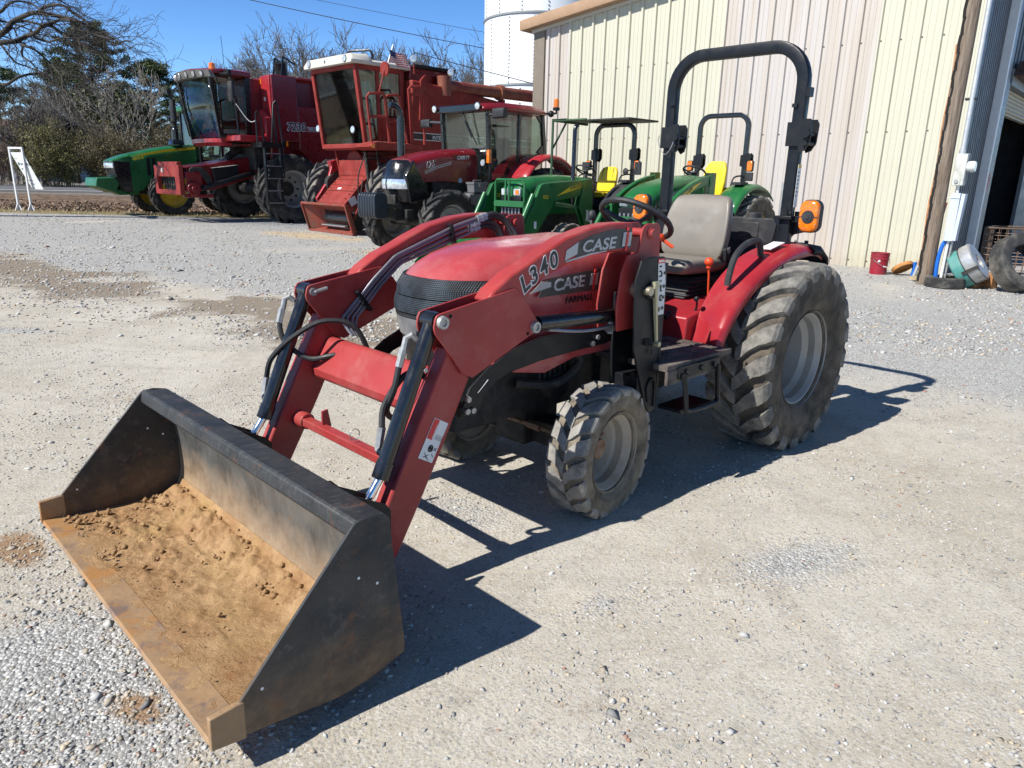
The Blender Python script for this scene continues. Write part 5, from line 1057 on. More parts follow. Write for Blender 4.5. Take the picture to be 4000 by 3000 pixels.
mb.tube(crv([(2.35,1.0,1.25),(2.44,1.02,1.0),(2.35,1.02,.82)],4),.018,6); obj('hydraulic_hose',mb,RUBBER,fh)
mb=MB(); mb.box((2.45,.925,1.22),(.13,.01,.17)); obj('warning_label',mb,YELLOW,fh)
mb=MB(); mb.tube(crv([(-1.1,.45,4.35),(-1.08,.45,4.7),(-1.02,.5,4.95)],4),.2,14); 
for y in (.2,.75): mb.bar((-.9,y,4.4),(-1.0,y,5.1),.05,.05); mb.bar((-1.0,y,5.1),(-1.4,y,4.9),.04,.04)
obj('unloading_spout',mb,BLACK,B)
mb=MB(); mb.tube([(.62,.05,4.5),(.66,.05,5.55)],.008,5); obj('antenna',mb,BLACK,B)
# ---------------------------------------------------------------- old red combine with white cab roof
Cc=thing('combine_harvester','older orange-red combine with boxy white-roofed cab and long unloading auger','combine',(-4.9,19.5,0),225)
oo=[(1.09,.03),(-1.09,.03),(-1.09,.76),(1.09,.76)]; ii=[(.60,.14),(-.60,.14),(-.60,.60),(.60,.60)]
def lean(z): return .30*z
mb=MB(); O3=[(lean(z)+.02,y,z) for y,z in oo]; I3=[(lean(z)-.34,y,z) for y,z in ii]; R3=[(lean(z)-.10,y*.985,z) for y,z in oo]
for i in range(4):
    j=(i+1)%4; mb.add([O3[i],O3[j],I3[j],I3[i]],[(0,1,2,3)]); mb.add([O3[i],O3[j],R3[j],R3[i]],[(0,1,2,3)]); mb.add([R3[i],R3[j],(I3[j][0]-.02,I3[j][1],I3[j][2]),(I3[i][0]-.02,I3[i][1],I3[i][2])],[(0,1,2,3)])
RUST=mat('rusted_header_red',(.25,.035,.02),.65,var=.25,vs=4,dust=(.12,.085,.055),da=.45,ds=3.5)
hd=obj('header_face',fixn(mb),RUST,Cc,smooth=0)
mb=MB(); 
for i in range(4): mb.bar(O3[i],O3[(i+1)%4],.05,.06)
obj('header_rim',mb,RUST,hd,bev=.008)
mb=MB(); mb.cyl((-.28,-.58,.40),(-.28,.58,.40),.15,22)
for y in (-.5,.5):
    for k in range(10): a=2*PI*k/10; mb.cyl((-.28+.15*math.cos(a),y,.40+.15*math.sin(a)),(-.28+.165*math.cos(a),y,.40+.165*math.sin(a)),.02,6)
mb.bar((-.12,-.6,.22),(-.12,.6,.22),.03,.03); obj('feeder_drum',mb,mat('worn_drum_steel',(.14,.13,.12),.4,metal=.7,var=.3),Cc)
mb=MB(); mb.box((-.18,0,.15),(.30,1.16,.02),(0,-.35,0)); mb.mi(1).box((-.5,0,.38),(.02,1.2,.6)); obj('feeder_floor',mb,[STEEL,DARK],Cc)
mb=MB(); mb.loft([[(x,y,z) for y,z in ((-w,zb),(w,zb),(w,zt),(-w,zt))] for x,w,zb,zt in ((-.02,.68,.755,.80),(-.36,.68,.70,1.15),(-.40,.68,.20,1.19),(-.76,.68,.62,1.51),(-1.4,.68,1.0,1.75))]); fh=obj('feeder_house',fixn(mb),OLDRED,Cc,bev=.015,smooth=20)
mb=MB(); 
for t in (.42,.62,.82): p=Vector((.02-.78*t,0,.80+.71*t)); mb.bar(p+Vector((.01,-.66,.012)),p+Vector((.01,.66,.012)),.012,.012)
for t in (.15,.3,.5,.7,.9):
    for y in (-.58,.58): p=Vector((.02-.78*t,y,.805+.71*t)); mb.cyl(p,p+Vector((.015,0,.02)),.02,6)
obj('panel_seam',mb,RUST,fh)
mb=MB(); mb.box((-.36,-.12,1.155),(.07,.16,.006),(0,R(42),0)); mb.box((-.25,.685,.85),(.22,.006,.2),(0,.5,0)); obj('warning_label',mb,PAPER,fh)
mb=MB(); mb.cyl((-.35,.69,.35),(-.35,.78,.35),.25,22); obj('pulley',mb,DARK,fh); mb=MB(); mb.cyl((-.62,-.86,1.25),(-.62,-.70,1.25),.28,20); obj('pulley',mb,DARK,fh)
mb=MB(); mb.prism([(-.05,.88),(-.12,.75),(-.55,1.3),(-.72,1.85),(-.62,1.9),(-.42,1.35)],-.88,-.78); mb.prism([(-.5,1.85),(-.9,1.95),(-.9,1.6),(-.6,1.6)],-.95,-.78); obj('belt_guard',fixn(mb),RED,Cc,bev=.015)
mb=MB(); mb.box2((-1.7,-.72,1.42),(-.72,.72,1.9)); mb.cyl((-.95,-.05,1.72),(-.80,-.05,1.72),.42,28); mb.box((-.76,0,1.53),(.1,1.3,.1)); mb.prism([(-.62,2.15),(-.72,2.15),(-.85,1.5),(-.75,1.5)],-.74,-.68); obj('threshing_front',fixn(mb),OLDRED,Cc,bev=.015)
# cab shell
mb=MB(); H1,H2=1.05,1.05
fr=lambda y,t:(-.5+.25*t,y,2.19+1.93*t)
for sd in (1,-1):
    mb.bar(fr(sd*1.0,-.01),fr(sd*1.0,1.0),.11,.11,(0,1,0)); mb.bar((-1.66,sd*1.0,2.19),(-1.62,sd*1.0,4.12),.12,.11,(0,1,0)); mb.bar((-.5,sd*1.0,2.24),(-1.66,sd*1.0,2.24),.11,.12); mb.bar((-.27,sd*1.0,4.08),(-1.62,sd*1.0,4.08),.11,.12)
    mb.bar((-.92,sd*1.0,2.24),(-.88,sd*1.0,4.05),.09,.09,(0,1,0)); mb.box2((-1.62,sd*.99,2.3),(-.9,sd*1.03,2.95)) 
mb.bar(fr(-1.0,.02),fr(1.0,.02),.12,.12); mb.bar(fr(-1.0,.98),fr(1.0,.98),.12,.10); mb.box2((-1.66,-1,2.14),(-.48,1,2.24)); mb.bar((-1.64,-1,4.08),(-1.64,1,4.08),.1,.1); mb.box2((-1.68,-1.0,2.2),(-1.62,1.0,3.0))
cf=obj('cab_frame',mb,OLDRED,Cc,bev=.02)
pane('windshield',[fr(-.96,.05),fr(.96,.05),fr(.96,.95),fr(-.96,.95)],DKGLASS,Cc)
for sd in (1,-1):
    pane('side_window',[(-.55,sd*1.0,2.32),(-.35,sd*1.0,4.02),(-.88,sd*1.0,4.02),(-.91,sd*1.0,2.5)],DKGLASS,Cc); pane('side_window',[(-.93,sd*1.0,3.0),(-.92,sd*1.0,4.02),(-1.58,sd*1.0,4.02),(-1.6,sd*1.0,3.0)],DKGLASS,Cc)
pane('rear_window',[(-1.65,-.92,3.05),(-1.65,.92,3.05),(-1.63,.92,4.02),(-1.63,-.92,4.02)],GLASS,Cc)
mb=MB(); mb.loft([[(x,y,z) for y,z in ((-1.12,4.13),(1.12,4.13),(1.14,4.2),(1.08,zt-.05),(1.0,zt),(-1.0,zt),(-1.08,zt-.05),(-1.14,4.2))] for x,zt in ((-.06,4.28),(-.12,4.35),(-.60,4.385),(-.66,4.30))],cap=True)
mb.loft([[(x,y,z) for y,z in ((-1.12,4.13),(1.12,4.13),(1.12,4.22),(1.0,4.27),(-1.0,4.27),(-1.12,4.22))] for x in (-.62,-1.85)]); rf=obj('cab_roof',fixn(mb),OFFWHITE,Cc,bev=.025)
for y in (-.85,.85): lamp(rf,(-.05,y,4.235),.085,(1,0,0),dep=.1)
mb=MB(); mb.tube([(-.5,.35,4.37),(-.5,.35,4.47),(-.53,.40,4.50),(-.75,.9,4.50),(-.78,.95,4.46),(-.8,.98,4.27)],.03,6); obj('roof_rail',mb,BLACK,rf)
text('lettering','III',DECALGREY,rf,(-.055,-.10,4.20),(0,1,0),(0,0,1),.10,.7,0,0)
seatwheel(Cc,(-.88,.12,3.18),.2,-R(40),INTER,.022); mb=MB(); mb.bar((-.72,.10,2.28),(-.95,.12,3.12),.16,.10,(0,1,0)); obj('steering_column',mb,mat('column_red',(.42,.05,.045),.5),Cc)
seat_simple(Cc,-1.5,2.75,INTGREY,.55,.6); 
mb=MB(); mb.box2((-1.55,-.9,2.3),(-1.35,.9,2.75)); mb.box2((-1.25,.5,2.3),(-.75,.9,2.6)); obj('cab_interior',mb,mat('cab_rear_panel',(.26,.075,.06),.7),Cc,bev=.02)
mb=MB(); mb.tube([(-.62,-.5,2.25),(-.62,-.5,2.4)],.02,6); mb.box((-.60,-.5,2.42),(.1,.1,.02)); mb.tube([(-.62,.0,2.25),(-.62,.0,2.4)],.02,6); mb.box((-.60,.0,2.42),(.1,.1,.02)); obj('pedal',mb,STEEL,Cc)
lamp(Cc,(-.36,.62,2.62),.10,(1,0,0)); lamp(Cc,(-.4,-1.14,2.70),.10,(1,0,0))
# body and auger
mb=MB(); mb.box2((-6.6,-1.3,2.0),(-1.72,1.3,3.2)); mb.loft([[(x,y,z) for y,z in ((-.1,3.15),(1.3,3.15),(1.3,zt),(-.1,zt))] for x,zt in ((-1.75,3.9),(-3.0,3.82),(-5.2,3.6),(-6.6,3.55))]); mb.box2((-6.6,-1.0,1.0),(-1.5,1.0,2.05))
bd=obj('body',mb,OLDRED,Cc,bev=.04)
mb=MB(); mb.box2((-3.3,-.05,3.85),(-1.9,1.0,4.28)); mb.mi(1).box2((-3.4,-.05,4.22),(-2.0,1.1,4.32)); obj('grain_tank',mb,[DEEPRED,BLACK],bd,bev=.03)
mb=MB(); mb.tube([(-2.85,1.18,3.86),(-4.9,1.18,3.88)],.16,18); mb.tube([(-4.9,1.18,3.88),(-5.05,1.18,3.885)],.21,18); mb.tube([(-5.05,1.18,3.885),(-8.4,1.18,3.92)],.165,18); mb.tube([(-2.9,1.18,3.6),(-2.9,1.18,4.1)],.2,16); obj('unloading_auger',mb,mat('rusty_auger_red',(.20,.03,.02),.5,var=.25,vs=4,dust=(.25,.11,.06),da=.5,ds=2),Cc)
mb=MB(); mb.prism([(-5.0,3.70),(-5.15,3.70),(-5.1,3.3),(-5.0,3.3)],1.1,1.25); obj('auger_bracket',fixn(mb),OLDRED,Cc,bev=.01); mb=MB(); mb.prism([(-2.0,3.9),(-2.2,4.1),(-2.2,3.6),(-2.0,3.5)],1.28,1.34); obj('auger_bracket',fixn(mb),OLDRED,Cc,bev=.01)
mb=MB(); mb.prism([(-1.74,2.44),(-1.74,2.60),(-6.4,2.60),(-6.4,2.44)],1.302,1.306); obj('decal_band',fixn(mb),DECALBLACK,bd,smooth=0)
mb=MB(); 
for z in (2.43,2.60): mb.prism([(-1.74,z),(-1.74,z+.02),(-6.4,z+.02),(-6.4,z)],1.307,1.309)
obj('decal_line',fixn(mb),PAPER,bd,smooth=0); text('lettering','INTERNATIONAL',PAPER,bd,(-2.40,1.307,2.475),(-1,0,0),(0,0,1),.13,1.05,0,.015)
for p in ((-1.85,1.25,4.40),(-3.05,1.3,4.2)):
    lamp(Cc,p,.09,(.3,.5,0),m=OFFWHITE); mb=MB(); mb.tube([(p[0]-.05,p[1]-.05,p[2]-.05),(p[0]-.05,p[1]-.05,p[2]-.35)],.02,6); obj('lamp_post',mb,OLDRED,Cc)
# platform and rails
mb=MB(); mb.box2((-1.75,1.06,2.12),(-.35,1.72,2.30)); mb.box2((-1.6,1.5,1.95),(-1.1,1.75,2.14)); mb.prism([(-.35,2.3),(-.1,2.18),(-.35,2.1)],1.06,1.72); pl=obj('platform',fixn(mb),OLDRED,Cc,bev=.015)
mb=MB(); mb.box((-.22,1.725,2.2),(.10,.008,.09)); obj('reflector',mb,AMBER,pl)
mb=MB()
for k in range(10): mb.box((-.45-.1*k,1.4,2.31),(.03,.5,.03))
obj('platform_tread',mb,RUST,pl)
rails(Cc,[[(-.22,1.66,2.28),(-.12,1.66,3.32),(-.18,1.66,3.40),(-.58,1.66,3.44),(-.64,1.66,3.38),(-.75,1.66,2.30)],[(-.17,1.66,2.88),(-.70,1.66,2.9)],[(-.75,1.66,2.30),(-.66,1.66,3.34),(-.72,1.66,3.40),(-1.02,1.66,3.44),(-1.08,1.66,3.38),(-1.30,1.66,2.32)],[(-.72,1.66,2.8),(-1.2,1.66,2.82)],
 [(-1.45,1.66,2.3),(-1.36,1.66,3.6),(-1.42,1.66,3.67),(-1.72,1.66,3.70),(-1.76,1.66,3.64),(-1.72,1.66,2.9)],[(-1.48,1.66,2.3),(-1.42,1.66,3.44),(-1.48,1.66,3.5),(-1.82,1.66,3.52),(-1.88,1.66,3.46),(-1.85,1.66,2.3)],[(-1.46,1.66,2.85),(-1.85,1.66,2.87)]],.033,OLDRED)
mb=MB(); mb.tube([(-.42,1.75,3.45),(-.60,1.75,4.0)],.018,6); mb.lathe([(0,.02),(.17,.02),(.17,-.02),(0,-.02)],'x',(-.6,1.75,3.98),20); obj('reflector_disc',mb,OLDRED,Cc)
for sd in (1,-1):
    wheel(Cc,(-1.15,sd*1.55,.96),.98,.58,.45,sd,AGTYRE,OFFWHITE,17,.07,.085,.42,dish=.2)
    wheel(Cc,(-5.4,sd*1.3,.55),.56,.34,.28,sd,AGTYRE,OFFWHITE,16,.03,.06,.4,dish=.1)
mb=MB(); mb.cyl((-1.15,-1.4,.95),(-1.15,1.4,.95),.16,12); mb.box((-3.5,0,1.1),(3.5,1.2,.5)); mb.cyl((-.75,.75,1.0),(-.65,.72,2.1),.05,8); mb.tube(crv([(-.6,.85,2.1),(-.3,.9,1.5),(-.35,.85,.95),(-.5,.8,1.4)],5),.018,6); mb.tube([(-.75,1.1,2.2),(-.9,1.0,1.2)],.03,6); obj('chassis',mb,DARK,Cc,bev=.02)
mb=MB(); mb.tube([(-.02,.95,.30),(-.55,.9,1.2)],.02,6); mb.box((-.02,.95,.28),(.12,.05,.05)); obj('tie_rod',mb,OLDRED,Cc)
# things on it
fl=thing('flag','small striped flag on a thin staff above the platform of the older combine','flag',(0,0,0),0)
Mc=Matrix.Translation((-4.9,19.5,0))@Matrix.Rotation(R(225),4,'Z')
def wp(p): return Mc@Vector(p)
mb=MB(); mb.tube([wp((-.62,1.76,3.95)),wp((-.85,1.76,4.55))],.012,6); obj('staff',mb,STEEL,fl)
FM,nt,b=_nt('striped_flag_cloth'); a_=nt.nodes.new('ShaderNodeUVMap'); sx=nt.nodes.new('ShaderNodeSeparateXYZ'); nt.links.new(a_.outputs[0],sx.inputs[0])
st_=math_(nt,'GREATER_THAN',math_(nt,'MODULO',math_(nt,'MULTIPLY',sx.outputs[1],6.5),1.0),.5); c=mixc(nt,st_,(.45,.02,.03),(.7,.68,.66)); cn=math_(nt,'MULTIPLY',math_(nt,'LESS_THAN',sx.outputs[0],.42),math_(nt,'GREATER_THAN',sx.outputs[1],.46)); c=mixc(nt,cn,c,(.03,.04,.12)); nt.links.new(c,b.inputs['Base Color']); b.inputs['Roughness'].default_value=.8
me=bpy.data.meshes.new('cloth'); vs=[];fs=[];uv=[]
for i in range(13):
    for j in range(7):
        u,v=i/12,j/6; p=wp((-.72-.56*u,1.76+.05*math.sin(u*8+v*2),4.13+.28*v-.10*u*u+.02*math.sin(u*9))); vs.append(p); uv.append((u,v))
for i in range(12):
    for j in range(6): fs.append((i*7+j,i*7+j+1,i*7+j+8,i*7+j+7))
me.from_pydata(vs,[],fs); l=me.uv_layers.new(name='UVMap')
for lp in me.loops: l.data[lp.index].uv=uv[lp.vertex_index]
me.materials.append(FM); o=bpy.data.objects.new('cloth',me); COL.objects.link(o); o.parent=fl; s=o.modifiers.new('t','SOLIDIFY'); s.thickness=.004
def pail(name,loc,r,h,m,label,cat='bucket',handle=True):
    t=thing(name,label,cat,loc); mb=MB(); mb.lathe([(0,.004),(r*.86,.004),(r*.88,.0),(r*.93,h*.68),(r*.99,h*.69),(r*.99,h*.74),(r*.95,h*.75),(r*.955,h*.84),(r*.985,h*.845),(r*.985,h*.87),(r*.96,h*.875),(r*.97,h*.96),(r,h*.965),(r,h),(r*.95,h),(r*.9,h*.6),(r*.84,.02),(0,.02)],'z',n=32); obj('shell',mb,m,t,smooth=30)
    return t
pail('pail',wp((-.72,.55,2.245)),.14,.40,mat('pale_teal_plastic',(.30,.52,.48),.5,var=.06),'pale teal pail on the cab floor of the older combine')
# ---------------------------------------------------------------- red cab tractor
D=thing('cab_tractor','red tractor with black nose, glass cab and black front weights, beside the older combine','tractor',(-2.13,14.84,0),225)
mb=MB(); mb.loft([hoodsec(x,w,zt,zb,3.6,20,zm=zb+(zt-zb)*.5) for x,w,zt,zb in ((.22,.40,1.835,1.40),(-.1,.415,1.93,1.40),(-.45,.425,2.0,1.42),(-1.0,.43,2.06,1.40),(-1.42,.43,2.09,1.38))]); hd=obj('hood',mb,DEEPRED,D,smooth=45)
def arcx(x0,w,y,k=.22,p=2.4): return x0-k*abs(y/w)**p
mb=MB(); sec=[]
for x0,w,z in ((.40,.30,1.80),(.46,.385,1.72),(.53,.41,1.46),(.53,.415,1.25),(.46,.37,1.05),(.40,.33,.98)):
    sec.append([(arcx(x0,w,w*k/7,.25),w*k/7,z) for k in range(-7,8)]+[(-.12,w*k/7,z) for k in range(7,-8,-1)])
mb.loft(sec); ns=obj('nose',fixn(mb),GLOSSBLACK,D,smooth=50)
mb=MB(); mb.prism([(.20,1.80),(.02,1.5),(-.1,1.3),(-.2,1.1),(.3,1.0),(.4,1.5)],-.418,.418); obj('nose_side',fixn(mb),GLOSSBLACK,ns,bev=.02)
headlamp_band(ns,.545,.42,1.26,1.44)
mb=MB(); mb.box((.50,.18,1.35),(.05,.07,.08)); obj('turn_signal',mb,AMBER,ns)
mb=MB()
for y in (-.24,.24): mb.prism([(.44,.98),(.44,.90),(.9,.90),(.9,.98)],y-.03,y+.03)
mb.box((.65,0,.82),(.4,.3,.22)); mb.box((-.2,0,.9),(1.4,.34,.5)); mb.box((-1.2,0,1.05),(1.6,.5,.6)); mb.cyl((-.22,-.9,.62),(-.22,.9,.62),.10,12); mb.box((.25,.30,.75),(.2,.1,.25)); mb.cyl((-2.85,-1,.86),(-2.85,1,.86),.16,12); mb.box((-2.6,0,1.1),(1.3,.6,.7)); mb.prism([(-.3,1.42),(-1.4,1.45),(-1.4,1.0),(-.4,1.0)],-.36,.36); obj('chassis',fixn(mb),DARK,D,bev=.02)
for k in range(7):
    mb=MB(); y=-.255+.085*k; mb.prism([(p[0]+.90,p[1]+.945) for p in rrect(.30,.48,.09,4)],y-.036,y+.036); obj('front_weight',fixn(mb),mat('blue_black_weight',(.018,.022,.03),.4,var=.15,dust=(.07,.07,.07),da=.1) if k==0 else bpy.data.materials['blue_black_weight'],D,bev=.012)
for sd in (1,-1):
    wheel(D,(-.22,sd*.93,.625),.645,.40,.37,sd,TYREDARK,RIM,15,.055,.065,.40,dish=.10,nb=8)
    wheel(D,(-2.85,sd*1.02,.86),.88,.48,.5,sd,TYREDARK,RIM,18,.055,.075,.4,dish=.12)
text('lettering','125',PAPER,hd,(-.06,.438,1.66),(-1,0,.18),(0,0,1),.165,1,.15,.03); text('lettering','125',DECALBLACK,hd,(-.062,.441,1.663),(-1,0,.18),(0,0,1),.165,1,.15,.0)
text('lettering','CASE I I',PAPER,hd,(-.86,.441,1.845),(-1,0,.06),(0,0,1),.095,1,.12,.02); text('lettering','i',DECALRED,hd,(-1.21,.442,1.86),(-1,0,.06),(0,0,1),.10,.8,.12,.02)
mb=MB(); mb.prism([(-.75,1.93),(-.82,1.83),(-1.38,1.86),(-1.38,1.95)],.431,.435); obj('decal_band',fixn(mb),mat('decal_dark_red',(.10,.006,.008),.4),hd,smooth=0)
mb=MB()
for dz in (0,.035): mb.prism([(-.05,1.55+dz),(-.35,1.66+dz),(-.72,1.75+dz),(-.72,1.765+dz),(-.35,1.675+dz),(-.05,1.565+dz)],.4315,.4345)
obj('decal_line',fixn(mb),DECALSILVER,hd,smooth=0)
mb=MB(); mb.cyl((-.95,.43,1.44),(-.95,.437,1.44),.05,16); obj('round_decal',mb,mat('decal_pale_blue',(.35,.5,.62),.4),hd)
# cab
F=lambda y,t:(-1.50+.06*t,y,1.98+.80*t)
for pts,m in (([F(-.62,0),F(.62,0),F(.64,1),F(-.64,1)],GLASS),([(-1.5,.72,1.45),(-1.47,.74,2.76),(-2.28,.74,2.76),(-2.28,.72,1.45)],DKGLASS),([(-2.34,.72,1.6),(-2.34,.74,2.76),(-2.98,.74,2.76),(-3.06,.73,2.05)],DKGLASS),([(-1.5,-.72,1.45),(-1.47,-.74,2.76),(-2.28,-.74,2.76),(-2.28,-.72,1.45)],GLASS),([(-2.34,-.72,1.6),(-2.34,-.74,2.76),(-2.98,-.74,2.76),(-3.06,-.73,2.05)],GLASS),([(-3.08,-.66,2.0),(-3.08,.66,2.0),(-3.02,.66,2.75),(-3.02,-.66,2.75)],GLASS),([(-1.5,-.62,1.5),(-1.5,-.44,1.5),(-1.5,-.44,1.98),(-1.5,-.62,1.98)],DKGLASS),([(-1.5,.44,1.45),(-1.5,.68,1.45),(-1.5,.68,1.98),(-1.5,.44,1.98)],DKGLASS)): pane('cab_window',pts,m,D)
mb=MB()
for sd in (1,-1):
    mb.bar((-1.52,sd*.70,1.30),(-1.44,sd*.72,2.82),.09,.08,(0,1,0)); mb.bar((-2.31,sd*.73,1.5),(-2.31,sd*.75,2.8),.07,.05,(0,1,0)); mb.bar((-3.12,sd*.72,2.0),(-3.0,sd*.74,2.82),.09,.09,(0,1,0)); mb.prism([(-2.96,2.8),(-3.06,2.8),(-3.06,2.55),(-2.8,2.8)],sd*.72,sd*.76); mb.prism([(-3.12,2.0),(-3.12,2.3),(-2.85,2.05)],sd*.72,sd*.76)
    mb.tube(crv([(-3.1,sd*.74,2.02),(-2.7,sd*.74,1.93),(-2.4,sd*.74,1.68),(-2.28,sd*.74,1.40)],5),.05,8)
mb.box2((-3.0,-.7,1.2),(-1.5,.7,1.45)); obj('cab_frame',fixn(mb),GLOSSBLACK,D,bev=.01)
mb=MB(); sec=[]
for x,zt,zb,w in ((-1.26,2.90,2.80,.76),(-1.36,2.945,2.80,.82),(-1.9,2.99,2.81,.86),(-2.6,2.99,2.82,.87),(-3.0,2.95,2.82,.84),(-3.12,2.88,2.82,.78)): sec.append([(x,-w,zb),(x,w,zb),(x,w+.01,zb+.06),(x,w*.86,zt),(x,-w*.86,zt),(x,-w-.01,zb+.06)])
mb.loft(sec); rf=obj('cab_roof',fixn(mb),DEEPRED,D,bev=.03,smooth=40)
mb=MB(); mb.box2((-1.36,-.62,2.79),(-1.24,.62,2.93)); obj('front_visor',mb,GLOSSBLACK,rf,bev=.02)
for y in (-.70,.66): lamp(rf,(-1.2,y,2.875),.078,(1,0,-.1))
mb=MB(); mb.tube([(-3.05,.82,2.86),(-3.3,.88,2.88),(-3.3,.88,2.96)],.022,6); mb.lathe([(0,.0),(.075,.0),(.075,.06),(0,.06)],'z',(-3.3,.88,2.94),16); mb.ball((-3.16,.86,2.86),.07,12); bc=obj('beacon',mb,BLACK,D)
mb=MB(); mb.lathe([(.062,.0),(.062,.12),(.05,.17),(0,.185)],'z',(-3.3,.88,3.0),16); obj('beacon_lens',mb,AMBER,bc)
mb=MB(); mb.tube([(-.17,-.5,1.7),(-.17,-.5,2.62)],.075,16); mb.tube(crv([(-.17,-.5,2.60),(-.16,-.5,2.72),(-.1,-.52,2.82),(.04,-.55,2.86)],5),.06,14); obj('exhaust_stack',mb,GLOSSBLACK,D)
mb=MB(); mb.tube([(-1.42,.70,2.72),(-1.4,.95,2.72)],.03,6); mb.loft([[(-1.42+a,y,2.74+b_) for a,b_ in rrect(.12,.2,.05,3)] for y in (.92,1.24)]); obj('mirror',fixn(mb),PLASTIC,D); mb=MB(); mb.tube([(-1.42,-.72,2.62),(-1.35,-1.05,2.64)],.035,6); mb.loft([[(-1.36+a,y,2.62+b_) for a,b_ in rrect(.1,.17,.04,3)] for y in (-1.32,-1.02)]); obj('mirror',fixn(mb),PLASTIC,D)
mb=MB(); mb.tube([(-1.30,.1,2.80),(-1.36,.22,2.52),(-1.45,.38,2.15)],.012,6); mb.bar((-1.33,.14,2.62),(-1.38,.30,2.3),.02,.03); obj('wiper',mb,BLACK,D)
mb=MB(); mb.tube([(-1.46,.78,1.45),(-1.46,.78,2.05)],.035,8); mb.mi(1).box((-1.42,.78,1.92),(.07,.08,.26)); obj('turn_signal',mb,[BLACK,AMBER],D,bev=.01)
lamp(D,(-1.38,.64,1.80),.075,(1,0,0)); 
seat_simple(D,-2.5,1.65,INTER,.5,.65); seatwheel(D,(-1.95,0,2.1),.2,-R(35),INTER,.018)
mb=MB(); mb.box((-1.75,0,1.8),(.3,.4,.5)); mb.box((-2.2,-.5,1.65),(.9,.25,.3)); obj('dash_console',mb,INTGREY,D,bev=.04)
for sd in (1,-1):
    mb=MB(); sec=[]
    for k in range(15):
        a=R(150-k*9.0); r=1.10
        x=-2.85-r*math.cos(PI-a) if False else -2.85+r*math.cos(PI-a)*-1
        x=-2.85+1.02*math.cos(R(8+k*10.5)); z=.92+1.10*math.sin(R(8+k*10.5))
        if z<1.35 and x>-2.8: continue
        sec.append([(x,sd*y,z+dz) for y,dz in ((.70,-.02),(.72,.0),(1.12,.0),(1.26,-.03),(1.30,-.09))])
    vs=[p for q in sec for p in q]; m=5; fs=[(i*m+k,i*m+k+1,(i+1)*m+k+1,(i+1)*m+k) for i in range(len(sec)-1) for k in range(m-1)]
    mb.add(vs,fs); o=obj('fender',fixn(mb),RED,D,smooth=60); s=o.modifiers.new('t','SOLIDIFY'); s.thickness=.03
mb=MB(); mb.box2((-1.5,.45,.55),(-.95,1.0,1.22)); obj('fuel_tank',mb,PLASTIC,D,bev=.05)
mb=MB(); mb.loft([[(-.98+.0*k,.95+.0,1.0)]*0 or [(x,y,z) for x,z in ((-.75,.70),(-.62,1.0),(-.70,1.2),(-1.15,1.22),(-1.2,.9),(-1.05,.6))] for y in (.85,1.02)]); obj('front_mudguard',fixn(mb),GREY,D,bev=.03)
tb=thing('toolbox','small grey plastic toolbox on the step of the red cab tractor','toolbox',tuple(Matrix.Translation((-2.13,14.84,0))@Matrix.Rotation(R(225),4,'Z')@Vector((-.95,.95,1.222))),225)
mb=MB(); mb.loft([[(a,b_,z) for a,b_ in rrect(.36*k,.22*k,.02,2)] for z,k in ((0,.94),(.15,1.0))]); obj('box',mb,GREY,tb)
mb=MB(); mb.box((0,0,.172),(.38,.24,.044)); mb.tube([(-.1,0,.19),(-.1,0,.225),(.1,0,.225),(.1,0,.19)],.012,6); obj('lid',mb,GREY,tb,bev=.012)
mb=MB(); mb.box((.05,.12,.14),(.05,.015,.07)); obj('latch',mb,STEEL,tb)
